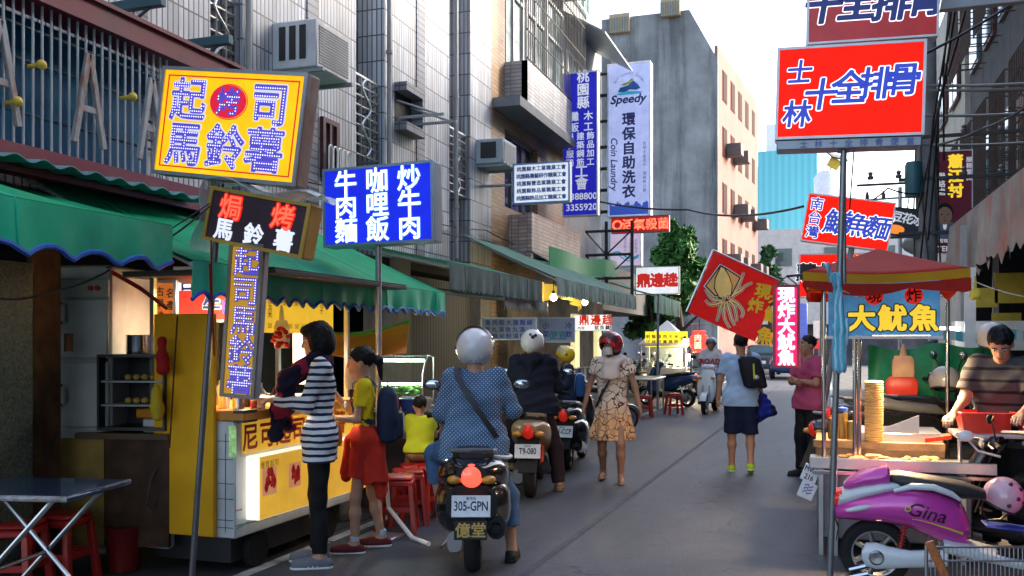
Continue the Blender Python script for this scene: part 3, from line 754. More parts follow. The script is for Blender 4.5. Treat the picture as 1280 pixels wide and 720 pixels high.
# ================================================================== AWNINGS (left)
def awning(label, y0, y1, xf, zv1, zv0, xb, zb, mr_, mv, trim=None, scal=.05, per=.17, n=None, sag=.03, name='awning', seed=1):
    t = thing(name, label, 'awning', (xb, (y0+y1)/2, zv0))
    rg = random.Random(seed); k = n or int((y1-y0)/per*6)
    ph = [rg.uniform(-1, 1) for _ in range(8)]
    def roof(u, v):
        s_ = sag*math.sin(math.pi*v)*(math.sin(u*17+ph[0])*.6+.6*math.sin(u*7+ph[1])+.2)
        return (xb+(xf-xb)*v, y0+(y1-y0)*u, zb+(zv1-zb)*v-s_)
    w = MB(); w.grid(roof, 50, 8, (0, 0, .006)); part(w, 'canvas_roof', mr_, t)
    def edge(u, v):
        s_ = scal*(1-abs(math.sin(math.pi*u*(y1-y0)/per)))
        return (xf+.012*math.sin(u*(y1-y0)*9+ph[2])*v+.01*math.sin(u*(y1-y0)*23)*v, y0+(y1-y0)*u, zv1-(zv1-zv0-scal+s_)*v)
    w = MB(); w.grid(edge, k, 5, (.005, 0, 0)); part(w, 'valance', mv, t)
    if trim:
        w = MB(); w.tube([Vector(edge(i/k, 1))+Vector((.003, 0, 0)) for i in range(k+1)], .014, 6); part(w, 'trim', trim, t)
    yy_ = y0+.4
    while yy_ < y1-.2:      # stitched seams
        u_ = (yy_-y0)/(y1-y0); w = MB(); w.tube([Vector(roof(u_, i/8))+Vector((0, 0, .006)) for i in range(9)]+[Vector(edge(u_, v_))+Vector((.006, 0, 0)) for v_ in (.1, .5, .95)], .006, 5); part(w, 'seam', mv, t); yy_ += 1.05
    w = MB(); w.cyl((xf-.015, y0, zv1-.02), (xf-.015, y1, zv1-.02), .015, n=8)
    for i in range(max(2, int((y1-y0)/1.3))+1):
        yy = y0+(y1-y0)*i/max(2, int((y1-y0)/1.3)); yy = min(max(yy, y0+.03), y1-.03)
        w.cyl((xf-.01, yy, zv1-.03), (xb, yy, zb-.04), .012, n=6)
    part(w, 'awning_frame', M_grey, t); return t
M_green = mat('green_canvas', (.0, .3, .13), .6, var=.2, dirt=(.01, .13, .07, .6), dirts=1.4, vscale=2, bump=.15, bscale=6)
M_greenv = mat('green_canvas_valance', (.004, .45, .25), .45, var=.25, dirt=(.03, .25, .17, .6), dirts=2, vscale=3, bump=.15, bscale=6)
M_dgreen = mat('dull_green_canvas', (.03, .19, .13), .7, var=.3, vscale=2, dirt=(.12, .12, .11, .7))
M_gcanv = mat('grey_canvas', (.12, .17, .16), .7, var=.25, dirt=(.16, .16, .15, .6))
M_btrim = mat('blue_trim', (.02, .12, .5), .5)
awning('big green canvas awning with a blue scalloped hem over the nearest shop', 1.8, 4.32, -3.5, 2.21, 1.95, -4.72, 2.52, M_green, M_greenv, M_btrim, .06, .3)
awning('green canvas awning with a scalloped hem behind the blue curry-rice sign', 4.5, 8.28, -3.5, 2.03, 1.80, -4.78, 2.62, M_green, M_greenv, M_btrim, .05, .17, seed=2)
awning('dull grey-green awning with a pleated hem just past the bright green ones', 8.4, 11.55, -3.5, 2.34, 2.06, -4.78, 2.62, M_dgreen, M_gcanv, None, .03, .08, seed=3)
awning('small pale fringed awning hanging below the dull grey-green one', 10.2, 12.0, -3.55, 2.09, 1.93, -4.5, 2.2, M_gcanv, mat('pale_fringe', (.3, .31, .31), .8, var=.3), None, .06, .05, seed=4)
awning('long faded green awning sloping down under the brown building', 11.9, 17.4, -3.4, 2.42, 2.16, -4.78, 3.06, mat('faded_green', (.06, .2, .15), .7, var=.3, dirt=(.17, .18, .17, .8), dirts=1.2), mat('grey_valance', (.24, .32, .29), .7, var=.3), None, .03, .09, seed=5)
awning('small green awning farthest down the left side', 20.5, 24.5, -3.6, 2.62, 2.2, -4.8, 3.0, M_dgreen, mat('sea_green', (.08, .26, .2), .6, var=.2), None, .03, .12, seed=6)
t = MB(); t.grid(lambda u, v: (-4.25+.1*math.sin(u*9), 14.4+u*5, 3.12-.35*v-.05*math.sin(u*5)+.1*u), 20, 4, (.01, 0, 0))
tag(t.build('tarpaulin', mat('bright_green_tarp', (.01, .3, .12), .5, var=.15)), 'bright green tarpaulin strip above the long faded awning', 'tarpaulin')
# corrugated teal eave above the first awning
ev = MB()
ev.grid(lambda u, v: (-4.75+.55*v, .5+u*(yon(268, -4.2)-.5), 2.62-.05*v+.016*math.sin(u*6.283*26)), 208, 2, (0, 0, .006))
tag(ev.build('corrugated_eave', mat('teal_sheet', (.1, .25, .27), .5, dirt=(.04, .07, .07, .6))), 'narrow corrugated teal tin eave between the red beam and the green awning', 'eave')
# warm curtain and lamps below the long awning
cu = MB(); cu.grid(lambda u, v: (-3.9+.06*math.sin(u*30), 12.6+u*2.6, 2.42-.35*v*(1-.5*math.sin(math.pi*u))), 50, 4, (.006, 0, 0))
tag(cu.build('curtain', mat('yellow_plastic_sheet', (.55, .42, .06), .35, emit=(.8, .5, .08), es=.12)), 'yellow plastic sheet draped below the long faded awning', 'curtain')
def bulb(px, py, d, e, label, r=.05, col=(1, .8, .45)):
    p = P(px, py, d); t = thing('light_bulb', label, 'lamp', p, 0, 'bare bulbs over the stalls')
    w = MB(); w.lathe([(0, -r), (r*.7, -r*.7), (r, 0), (r*.8, r*.6), (r*.4, r*1.1), (.0, r*1.15)], n=14); w.build('glass_bulb', mat('bulb_%.1f' % col[2], (1, .9, .7), .4, emit=col, es=6, var=0), t)
    w = MB(); w.cyl((0, 0, r*1.0), (0, 0, r*1.9), r*.45); w.cyl((0, 0, r*1.9), (0, 0, r*6), .006, n=5); w.build('lamp_socket', M_black, t)
    l = bpy.data.lights.new('bulb_light', 'POINT'); l.energy = e; l.color = col; l.shadow_soft_size = r*1.3
    lo = bpy.data.objects.new('bulb_light', l); COL.objects.link(lo); lo.parent = t; lo.location = (0, 0, -r*1.6); return t
bulb(692, 372, 12.8, 6, 'bare warm bulb at the near end of the yellow plastic sheet')
bulb(731, 378, 14.6, 6, 'bare warm bulb at the far end of the yellow plastic sheet')

# ================================================================== SIGNS
def lit(name, col, es=.3, k=.5, rough=.35, dirt=None): return mat(name, tuple(c*k for c in col), .55, emit=col, es=es, var=.16, vscale=2.6, dirt=dirt, spec=.12)
M_sframe = mat('sign_frame', (.42, .45, .5), .35, .6)
def sign(name, label, c, w, h, dep, mface, mframe=None, rot=(0, 0, 0), group=None, fr=.022, mbody=None):
    t = thing(name, label, 'sign', c, rot, group)
    b = MB(); b.bx(-w/2, w/2, .0, dep, -h/2, h/2, .01); b.build('cabinet', mbody or M_sframe, t)
    f = MB(); f.bx(-w/2+fr, w/2-fr, -.004, .003, -h/2+fr, h/2-fr); f.build('face', mface, t, smooth=False)
    e = MB()
    for (x0, x1, z0, z1) in ((-w/2, w/2, h/2-fr, h/2), (-w/2, w/2, -h/2, -h/2+fr), (-w/2, -w/2+fr, -h/2+fr, h/2-fr), (w/2-fr, w/2, -h/2+fr, h/2-fr)):
        e.bx(x0, x1, -.014, -.001, z0, z1)
    e.build('rim', mframe or M_sframe, t, smooth=False)
    return t
def sized(px0, px1, py0, py1, d):
    c = P((px0+px1)/2, (py0+py1)/2, d); return c, pxw(px1-px0, (px0+px1)/2, d), (py1-py0)*d/FPX
M_yface = lit('yellow_lit', (1, .46, .008), .27, .55)
M_led_b = mat('led_blue', (.1, .07, .45), .4, emit=(.1, .07, .6), es=.14, var=0)
M_wline = mat('white_outline', (.75, .75, .75), .5, emit=(.9, .9, .95), es=.12, var=0)
M_led_w = mat('led_white', (.8, .8, .85), .4, emit=(.85, .85, 1), es=.42, var=0)
M_redln = mat('sign_red', (.55, .02, .015), .5, emit=(.8, .02, .01), es=.12, var=0)
M_wneon = mat('white_neon', (.8, .85, .9), .4, emit=(.9, .95, 1), es=.6, var=0)
M_rneon = mat('red_neon', (.7, .06, .03), .4, emit=(1, .05, .025), es=.75, var=0)

# -- potato stall signs on one leaning pole
dz = 5.55
c, w_, h_ = sized(190, 380, 82, 230, dz); w_ *= .97; h_ *= .93
t = sign('led_sign', 'big glowing yellow sign with blue LED characters and a red oval', c, w_, h_, .13, M_yface, None, (0, R(8), R(-1)), mbody=mat('rusty_cabinet', (.33, .2, .16), .6, dirt=(.45, .42, .4, .8), dirts=6))
it = [('起', -.29*w_, .20*h_, .27), ('司', .27*w_, .20*h_, .27), ('馬', -.29*w_, -.21*h_, .28), ('鈴', 0, -.21*h_, .28), ('薯', .27*w_, -.21*h_, .28)]
o = MB(); o.tube([(.135*math.cos(a), 0, .105*math.sin(a)) for a in [i*.1963 for i in range(32)]], .006, 5, closed=True)
o.add([(.13*math.cos(i*.1963), -.008, .10*math.sin(i*.1963)) for i in range(32)], [list(range(32))]); o.xform(Matrix.Translation((-.01*w_, 0, .205*h_)))
o.build('red_oval', mat('oval_red', (.45, .01, .04), .4, emit=(.7, .01, .04), es=.2, var=0), t, smooth=False)
lettering(t, it, -.006, M_wline, .05, 'outline'); lettering(t, it, -.010, M_led_b, .022)
it2 = [('烤', -.01*w_, .205*h_, .17)]; lettering(t, it2, -.011, M_led_b, .03)
for q_ in it+it2: dots_in([q_], -.0125, .0165, .0042).build('led_dots', M_led_w, t, smooth=False)
e = MB(); a, b_ = w_/2-.05, h_/2-.05
for (x0, x1, z0, z1) in ((-a, a, b_-.008, b_), (-a, a, -b_, -b_+.008), (-a, -a+.008, -b_+.008, b_-.008), (a-.008, a, -b_+.008, b_-.008)): e.bx(x0, x1, -.0075, -.0045, z0, z1)
e.build('red_border', M_redln, t, smooth=False)

c, w_, h_ = sized(259, 382, 243, 312, dz-.05)
t = sign('neon_sign', 'dark tilted sign with red glowing characters under the big yellow one', c, w_, h_, .15, mat('dark_brown_face', (.06, .03, .045), .25), mat('gold_rim', (.5, .3, .05), .4, .3), (0, R(11.5), R(3)), mbody=mat('orange_cabinet', (.5, .28, .04), .5))
lettering(t, [('焗', -.27*w_, .17*h_, .155), ('烤', .25*w_, .17*h_, .155)], -.006, mat('red_glow_back', (.35, .01, .01), .5, emit=(.6, .01, .0), es=.25, var=0), .07, 'painted_glow')  # wider red copy behind the strokes paints the glow around the neon
lettering(t, [('焗', -.27*w_, .17*h_, .155), ('烤', .25*w_, .17*h_, .155)], -.01, M_rneon, .012)
lettering(t, [('馬', -.3*w_, -.24*h_, .135), ('鈴', 0, -.24*h_, .135), ('薯', .3*w_, -.24*h_, .135)], -.008, mat('soft_white', (.6, .62, .7), .5, emit=(.7, .72, .85), es=.22, var=0), .03)
cov = MB(); cov.grid(lambda u, v: (-w_/2-.04+(w_+.08)*u, -.03+.3*v, h_/2+.03+.03*math.sin(u*9)+.02*math.sin(v*7)), 20, 8, (0, 0, .003))
cov.grid(lambda u, v: (-w_/2-.045-.02*math.sin(v*9), -.03+.3*u, h_/2+.03-(h_+.1)*v), 6, 10, (.003, 0, 0))
cov.build('plastic_cover', mat('clear_film', (.6, .66, .72), .15, alpha=.45, var=.2), t)

c, w_, h_ = sized(268, 333, 307, 493, dz-.02); w_ = .232; h_ = .93; c = P(303, 401, dz-.02)
t = sign('vertical_led_sign', 'narrow upright ochre sign with blue LED characters on the leaning pole', c, w_, h_, .07, mat('ochre_face', (.5, .25, .02), .45, emit=(.8, .38, .02), es=.09), mat('dark_rim', (.2, .17, .14), .4, .6), (0, R(4.2), R(4)))
it = [('起司馬鈴薯', .012, 0, .185, dict(vert=True, pitch=.178))]
lettering(t, it, -.006, mat('lav_outline', (.3, .2, .5), .5, var=0), .03, 'outline'); lettering(t, it, -.009, M_led_b, .01); 
for i, ch_ in enumerate('起司馬鈴薯'): dots_in([(ch_, .012, (2-i)*.178, .185)], -.0115, .0155, .004).build('led_dots', M_led_w, t, smooth=False)
a = P(238, 722, 5.62); a.z = .0; b_ = P(270, 300, 5.62)
t = MB(); t.tube([a, b_, P(277, 230, 5.62)], .019, 10); t.box(a+Vector((0, 0, .01)), (.2, .2, .02), .004)
tag(t.build('sign_pole', mat('galv_dark', (.14, .14, .15), .4, .5)), 'leaning grey steel pole carrying the yellow potato signs', 'pole')

# -- blue curry sign
c, w_, h_ = sized(403, 541, 206, 306, 7.2)
t = sign('neon_sign', 'square deep blue sign with nine white neon characters on a pole', c, w_, h_, .16, lit('blue_lit', (.012, .03, .8), .2, .35), mat('pale_blue_rim', (.3, .42, .55), .4, .5), (0, R(-1), 0), mbody=mat('blue_grey_cabinet', (.2, .25, .33), .4, .4))
cols = ['牛肉麵', '咖哩飯', '炒牛肉']
it = [(s_, (i-1)*.275, 0, .205, dict(vert=True, pitch=.19)) for i, s_ in enumerate(cols)]
lettering(t, it, -.006, mat('blue_halo', (.05, .1, .6), .5, emit=(.1, .25, 1), es=.35, var=0), .04, 'painted_glow'); lettering(t, it, -.01, M_wneon, .008)  # blue copy under the white strokes is a painted halo of their light
a = P(474, 600, 7.24); a.z = 0; b_ = P(473, 300, 7.24)
t = MB(); t.tube([a, b_], .024, 12); t.box(a+Vector((0, 0, .015)), (.3, .3, .03), .006); tag(t.build('sign_pole', mat('galv', (.45, .46, .48), .35, .7)), 'straight galvanised pole under the blue curry sign', 'pole')

# -- union board
c, w_, h_ = sized(641, 712, 203, 254, 13.2)
t = sign('notice_board', 'white board with five rows of small blue characters', c, w_, h_, .12, lit('white_lit', (.75, .82, .9), .16, .7), mat('blue_rim', (.12, .25, .5), .4))
rows = ['桃園縣木工業職業工會', '桃園縣農藝耕作職業工會', '桃園縣營造業職業工會', '桃園縣飾品業職業工會', '桃園縣飾品加工職業工會']
lettering(t, [(s_, 0, .21-.105*i, .073, dict(pitch=.068 if len(s_) > 10 else .074)) for i, s_ in enumerate(rows)], -.006, mat('ink_blue', (.02, .06, .3), .5, var=0), .03)
w = MB(); w.cyl((-w_/2+.1, .06, 0), (-w_/2-.9, .1, .02), .02); w.build('bracket', M_grey, t)

# -- navy upright sign
c, w_, h_ = sized(703, 747, 90, 270, 17)
t = sign('upright_sign', 'tall navy upright sign with white characters and two phone numbers', c, w_, h_, .16, lit('navy_lit', (.02, .02, .45), .16, .5), mat('pale_rim', (.5, .52, .6), .4, .3))
m_ = mat('sign_white', (.72, .74, .78), .5, emit=(.8, .82, .9), es=.08, var=0)
it = [('桃園縣', .06, 1.0, .24, dict(vert=True, pitch=.24)), ('攤販', -.11, .41, .18, dict(vert=True, pitch=.2)), ('木工', .16, .41, .18, dict(vert=True, pitch=.2)),
      ('農事服務', -.19, -.1, .15, dict(vert=True, pitch=.16)), ('建築鋼筋', .01, -.1, .15, dict(vert=True, pitch=.16)), ('飾品加工', .2, -.1, .15, dict(vert=True, pitch=.16)),
      ('工會', .03, -.62, .25, dict(vert=True, pitch=.22)), ('3388800', .03, -.97, .17), ('3355920', .03, -1.17, .17)]
lettering(t, it, -.007, m_, .022)
w = MB()
for z in (-.9, 0, .9): w.cyl((-w_/2, .08, z), (-w_/2-.55, .1, z), .025)
w.build('bracket', M_black, t)

# -- laundry sign
c, w_, h_ = sized(759, 813, 78, 271, 21)
t = sign('upright_sign', 'tall pale lilac laundry sign with a blue wave logo at its top', c, w_, h_, .3, lit('lilac_lit', (.36, .42, .72), .2, .55), mat('white_rim', (.75, .77, .8), .4), fr=.03)
m_n = mat('navy_ink', (.01, .02, .16), .5, var=0)
lettering(t, [('環保自助洗衣', 0, -.36, .31, dict(vert=True, pitch=.33))], -.007, m_n, .035)
lettering(t, [('Speedy', 0, .93, .27, dict(slant=.25, sx=1.05))], -.008, m_n, .03, 'logo_lettering')
lettering(t, [('Coin Laundry', -.34, -.55, .22, dict(rot=-math.pi/2, slant=.2))], -.007, m_n, .015, 'side_lettering')
lettering(t, [('自帶水晶洗水', .36, -.35, .085, dict(vert=True, pitch=.095)), ('環保無公害', .36, -.98, .085, dict(vert=True, pitch=.095))], -.007, m_n, .0, 'small_lettering')
w = MB(); 
for i, chx in enumerate('Self Laundry System'):
    a = math.pi*(.86-.72*i/18)
    if chx != ' ': _line(chx, .1, 0, .36*math.cos(a), 1.18+.34*math.sin(a), -.007, w, 1, a-math.pi/2)
w.build('arc_lettering', mat('grey_ink', (.2, .25, .38), .5, var=0), t, smooth=False, recalc=False)
def blob(pts, y): 
    w = MB(); w.add([(x, y, z) for x, z in pts], [list(range(len(pts)))]); return w
cyn = mat('logo_cyan', (.03, .32, .5), .5, emit=(.02, .3, .5), es=.1, var=0); bl = mat('logo_blue', (.02, .12, .4), .5, var=0); gy = mat('logo_lime', (.45, .5, .1), .5, var=0)
w = blob([(-.25, 1.1), (-.2, 1.2), (-.02, 1.24), (.1, 1.34), (.2, 1.26), (.27, 1.16), (.18, 1.12), (.02, 1.14), (-.1, 1.08)], -.008); w.build('wave_logo', bl, t, smooth=False, recalc=False)
w = blob([(-.3, 1.06), (-.15, 1.09), (.0, 1.11), (.2, 1.09), (.32, 1.07), (.25, 1.03), (-.2, 1.02)], -.0085); w.build('wave_logo', cyn, t, smooth=False, recalc=False)
w = blob([(-.2, 1.26), (0, 1.33), (.06, 1.4), (.12, 1.37), (.02, 1.27), (-.1, 1.235)], -.0082); w.build('wave_logo', gy, t, smooth=False, recalc=False)
w = MB(); n = 24
pts = [(-w_/2+.05, -h_/2+.05), (w_/2-.05, -h_/2+.05)]+[(w_/2-.05-(w_-.1)*i/n, -h_/2+.3+.05*math.sin(i*1.1)+.03*math.sin(i*2.7)) for i in range(n+1)]
w.add([(x, -.007, z) for x, z in pts], [list(range(len(pts)))]); w.build('cloud_band', mat('wave_blue', (.03, .08, .42), .5, emit=(.04, .1, .5), es=.1, var=0), t, smooth=False, recalc=False)
w = MB()
for z in (-1.6, -1.1, -.6, -.1, .5, 1.1, 1.6): w.cyl((-w_/2, .15, z), (-w_/2-.4, .15, z), .04)
w.build('bracket', M_black, t)
c, w_, h_ = sized(762, 801, 290, 333, 21)
t = sign('laundry_panel', 'short pale panel with a blue wavy line below the laundry sign', c, w_, h_, .3, lit('peach_lit', (.6, .5, .68), .16, .6), mat('white_rim', (.7, .7, .7), .4), fr=.02)
w = MB()
for k, zz in enumerate((-.1, -.16)): w.tube([(-w_/2+.04+(w_-.08)*i/20, -.01, zz+.06*math.sin(i*.35+k*.4)-.004*i) for i in range(21)], .022-.008*k, 5)
w.build('wave_line', cyn, t)
lettering(t, [('洗衣脫水', -.0, .1, .08, dict(vert=True, pitch=.085)), ('烘乾殺菌', .13, .08, .08, dict(vert=True, pitch=.085)), ('全年無休', .25, .06, .08, dict(vert=True, pitch=.085))], -.007, mat('grey_ink', (.2, .2, .3)), .0)
for i in range(4):
    pass
c, w_, h_ = sized(764, 836, 270, 291, 20)
t = sign('led_sign', 'low red LED message sign below the laundry sign', c, w_, h_, .14, mat('led_black_red', (.16, .01, .01), .4, emit=(.5, .01, .005), es=.12), mat('dark_red_rim', (.2, .02, .02), .5), fr=.015)
lettering(t, [('O', -.5, 0, .3), ('3', -.36, -.05, .17), ('活氧殺菌', .12, 0, .255, dict(pitch=.26))], -.007, M_rneon, .03)
dots_in([('O', -.5, 0, .3), ('活氧殺菌', .12, 0, .255, dict(pitch=.26))], -.009, .022, .007).build('led_dots', mat('led_orange', (1, .35, .2), .4, emit=(1, .3, .12), es=.6, var=0), t, smooth=False)

# -- white board with red characters
c, w_, h_ = sized(794, 849, 333, 368, 21)
t = sign('light_box', 'white light box with three red characters jutting into the street', c, w_, h_, .14, lit('white_lit2', (.8, .82, .85), .2, .7), None, fr=.018)
lettering(t, [('鼎邊趖', 0, 0, .33, dict(pitch=.31))], -.007, M_redln, .045)
a = P(822, 368, 21.05); b_ = a.copy(); b_.z = 0
t = MB(); t.cyl(b_, a+Vector((0, .05, 0)), .03, n=8); tag(t.build('sign_pole', M_grey), 'thin grey pole holding up the white light box with red characters', 'pole')

# -- boards under the left awnings
def pxboard(name, label, X, px0, px1, py0, py1, face, items, ink, off=.02, rotz=None, dep=.05):
    a = PX(px0, py1, X); b_ = PX(px1, py0, X); y0, y1 = a.y, b_.y; zc0, zc1 = a.z, PX(px0, py0, X).z
    w_ = y1-y0; h_ = zc1-zc0
    t = sign(name, label, ((X, (y0+y1)/2, (zc0+zc1)/2)), w_, h_, dep, face, None, (0, 0, R(90)), fr=.012)
    lettering(t, [(s_, x*w_, z*h_, sz, kw) for (s_, x, z, sz, kw) in items], -.006, ink, off)
    return t
ink = mat('ink_blue', (.02, .06, .3)); inkr = mat('ink_red', (.5, .02, .02), .5, var=0)
M_pboard = mat('pale_board', (.35, .38, .45), .6, dirt=(.2, .2, .22, .5))
c, w_, h_ = sized(603, 669, 397, 425, 11.2)
t = sign('menu_board', 'pale blue menu board with rows of small characters below the fringed awning', c, w_, h_, .04, M_pboard, None, (0, 0, R(12)), fr=.012)
lettering(t, [('魯肉飯大腸麵線', 0, .075, .07, dict(pitch=.085)), ('貢丸湯魚丸湯', -.05, -.01, .07, dict(pitch=.085)), ('乾麵米粉湯餛飩', 0, -.09, .07, dict(pitch=.085))], -.006, ink, .02)
c, w_, h_ = sized(673, 718, 397, 428, 12.2)
t = sign('menu_board', 'grey menu board beside the pale blue one', c, w_, h_, .04, mat('grey_board', (.33, .36, .4), .6), None, (0, 0, R(12)), fr=.012)
lettering(t, [('小菜', -.14, 0, .09, dict(vert=True, pitch=.11)), ('冷飲', .16, 0, .09, dict(vert=True, pitch=.11))], -.006, ink, .02)
lettering(t, [('便宜', .02, -.07, .12, dict(pitch=.12))], -.007, mat('teal_ink', (.02, .2, .25), .5), .02)
c, w_, h_ = sized(716, 763, 393, 414, 17)
t = sign('light_box', 'white light box with red characters above the stall behind the woman in the red helmet', c, w_, h_, .1, lit('white_lit3', (.85, .83, .78), .28, .7), None, fr=.012)
lettering(t, [('鼎邊趖', .08, .05, .2, dict(pitch=.22))], -.007, M_redln, .03); lettering(t, [('魷魚羹', .2, -.09, .09, dict(pitch=.1)), ('內用', -.2, -.1, .07)], -.007, ink, .02)

# -- right side: red pork rib signs on the near pole
c, w_, h_ = sized(968, 1155, 55, 172, 5.8)
M_redface = lit('red_lit', (.95, .012, .004), .25, .5)
t = sign('light_box', 'large bright red light box with blue white-edged characters on the near right pole', c, w_, h_, .16, M_redface, mat('white_edge', (.8, .8, .82), .3, .1), (0, R(1.6), R(2)), fr=.016)
w = MB(); w.bx(-w_/2+.012, w_/2-.012, .0, .15, -h_/2-.065, -h_/2-.002, .006); w.build('under_tray', mat('tray_grey', (.3, .33, .38), .4, .5), t)
lettering(t, [('士林十全排骨便當', .05, -h_/2-.034, .05, dict(pitch=.09))], -.003, mat('tray_ink', (.1, .16, .4), .5), .02, 'tray_lettering')
it = [('士', -.34*w_, .22*h_, .16, dict(slant=.1)), ('林', -.35*w_, -.23*h_, .18, dict(slant=.1)), ('十', -.19*w_, -.03*h_, .21, dict(slant=.12)), ('全', .0*w_, .03*h_, .22, dict(slant=.08)), ('排', .18*w_, .06*h_, .21, dict(slant=.1)), ('骨', .36*w_, .09*h_, .21, dict(slant=.1))]
M_bink = mat('cobalt', (.025, .05, .36), .5, emit=(.04, .08, .7), es=.12, var=0)
lettering(t, it, -.0065, mat('outline_white', (.8, .8, .8), .5, emit=(.95, .95, 1), es=.3, var=0), .06, 'outline'); lettering(t, it, -.010, M_bink, .024)
a = P(1037, 724, 5.86); a.z = 0; b_ = P(1055, 178, 5.86)
t = MB(); t.tube([a, b_], .02, 12); t.tube([b_-Vector((0, 0, .9)), b_], .014, 10); t.cyl(a+Vector((0, 0, .0)), a+Vector((0, 0, 1.32))+(b_-a)*.0, .001)
t.box(b_+Vector((0, .02, .0)), (.08, .06, .12), .004); t.box(a+Vector((0, 0, .01)), (.22, .22, .02), .004)
tag(t.build('sign_pole', mat('galv_mid', (.25, .26, .28), .38, .7)), 'near right grey steel pole under the large red light box', 'pole')
c, w_, h_ = sized(1007, 1173, -44, 51, 7.0)
t = sign('light_box', 'dull red sign with blue characters at the top edge above the large red light box', c, w_, h_, .14, mat('dull_red_face', (.42, .025, .03), .3, emit=(.5, .02, .02), es=.06), mat('white_edge', (.8, .8, .82)), (0, R(1), R(3)), fr=.016)
it = [('十全排骨', .02, .0, .29, dict(pitch=.245, slant=.15, jit=.012))]
lettering(t, it, -.0065, mat('outline_white', (.8, .8, .8)), .06, 'outline'); lettering(t, it, -.010, mat('dull_cobalt', (.05, .07, .3), .5), .035)
t = MB(); a = P(1175, 16, 7.1); t.box(a+Vector((1.3, .0, .07)), (2.7, .08, .12), .005); tag(t.build('sign_beam', M_grey), 'grey steel beam reaching from the right building to the dull red sign', 'beam')

# -- eel noodle sign and the mongolian one
c, w_, h_ = sized(1004, 1115, 247, 308, 11)
t = sign('light_box', 'tilted red light box with blue eel-noodle characters behind the near pole', c, w_, h_, .14, M_redface, mat('white_edge', (.8, .8, .82)), (0, R(9.5), R(2)), fr=.014)
it = [('南台灣', -.38*w_, .0, .16, dict(vert=True, pitch=.17)), ('鱔', -.11*w_, -.02, .31, dict(slant=.15)), ('魚', .12*w_, -.03, .29, dict(slant=.15)), ('麵', .35*w_, -.03, .29, dict(slant=.15))]
lettering(t, it, -.0065, mat('outline_white', (.8, .8, .8)), .055, 'outline'); lettering(t, it, -.010, M_bink, .02)
w = MB(); w.cyl((.1, .1, -h_/2), (.1, .1, -2.6), .035); w.build('post', M_grey, t)
c, w_, h_ = sized(998, 1082, 317, 372, 12)
t = sign('light_box', 'red light box with bold black characters half hidden by the squid cart roof', c, w_, h_, .14, M_redface, mat('white_edge', (.8, .8, .82)), (0, R(1), R(3)), fr=.014)
it = [('蒙古烤肉', -.02, .04, .25, dict(pitch=.205, slant=.1))]
lettering(t, it, -.0065, mat('outline_white', (.8, .8, .8)), .06, 'outline'); lettering(t, it, -.010, mat('black_ink', (.012, .012, .014), .5), .035)
lettering(t, [('平價', .33*w_, .38*h_, .1)], -.008, mat('yellow_ink', (.7, .5, .03), .5, emit=(.9, .6, .03), es=.2, var=0), .03, 'small_lettering')
w = MB(); w.cyl((-.1, .1, -h_/2), (-.1, .1, -1.7), .035); w.build('post', M_grey, t)
# dark hanging sign near the utility pole
c, w_, h_ = sized(1112, 1152, 260, 296, 14)
t = sign('hanging_sign', 'small dark sign with white characters and an orange oval beside the utility pole', c, w_, h_, .08, mat('ink_black_face', (.02, .025, .04), .4), M_black, (0, R(8), R(4)), fr=.01)
lettering(t, [('豆花冰', .02, .06, .17, dict(pitch=.15, rot=-.12))], -.006, m_, .03)
w = MB(); w.add([(-.13+.13*math.cos(i*.314), -.007, -.12+.07*math.sin(i*.314)) for i in range(20)], [list(range(20))]); w.build('orange_oval', mat('oval_orange', (.8, .2, .02), .5, emit=(1, .25, .02), es=.2, var=0), t, smooth=False, recalc=False)
w = MB(); w.cyl((0, .03, h_/2), (0, .03, h_/2+.3), .01); w.cyl((0, .03, h_/2+.3), (.6, .03, h_/2+.3), .015); w.build('bracket', M_black, t)
w = MB(); p_ = P(1136, 306, 14.2); 
w.lathe([(.03, -.1), (.09, -.06), (.2, .14), (.21, .15), (.17, .13), (.02, -.04)], p_, 'x', 18); o = w.build('loudspeaker', M_grey); tag(o, 'grey horn loudspeaker below the small dark sign', 'loudspeaker')

# -- campaign poster
c, w_, h_ = sized(1166, 1216, 188, 317, 15)
t = sign('poster_board', 'upright maroon poster with yellow characters and a portrait of a man', c, w_, h_, .04, mat('maroon_face', (.22, .012, .035), .5), mat('white_edge', (.8, .8, .82)), (0, 0, R(3)), fr=.015)
lettering(t, [('蕭江村', .04, .42, .23, dict(vert=True, pitch=.24))], -.007, mat('yellow_ink', (.7, .5, .03)), .045)
lettering(t, [('聯絡處', -.17, .3, .12, dict(vert=True, pitch=.13)), ('服務里民', .24, .53, .09, dict(vert=True, pitch=.1)), ('若有需要服務', .0, -.63, .07), ('TEL 365-', -.02, -.76, .12)], -.007, m_, .02, 'white_lettering')
sk = mat('print_skin', (.45, .27, .18), .6, var=0); 
def ell(x, z, a, b_, y, m2, nm, p=2): 
    w = MB(); w.add([(x+a*math.copysign(abs(math.cos(i*.2618))**(2/p), math.cos(i*.2618)), y, z+b_*math.copysign(abs(math.sin(i*.2618))**(2/p), math.sin(i*.2618))) for i in range(24)], [list(range(24))]); w.build(nm, m2, t, smooth=False, recalc=False)
ell(-.12, -.47, .19, .15, -.006, mat('print_blue', (.18, .22, .32), .6), 'printed_suit', 3); ell(-.12, -.37, .03, .08, -.0065, m_, 'printed_collar')
ell(-.12, -.18, .125, .17, -.007, mat('print_black', (.02, .02, .02), .6), 'printed_hair'); ell(-.12, -.22, .11, .145, -.0075, sk, 'printed_face')
for sx in (-1, 1): ell(-.12+sx*.045, -.2, .02, .008, -.008, mat('print_black', (.02, .02, .02)), 'printed_eye')
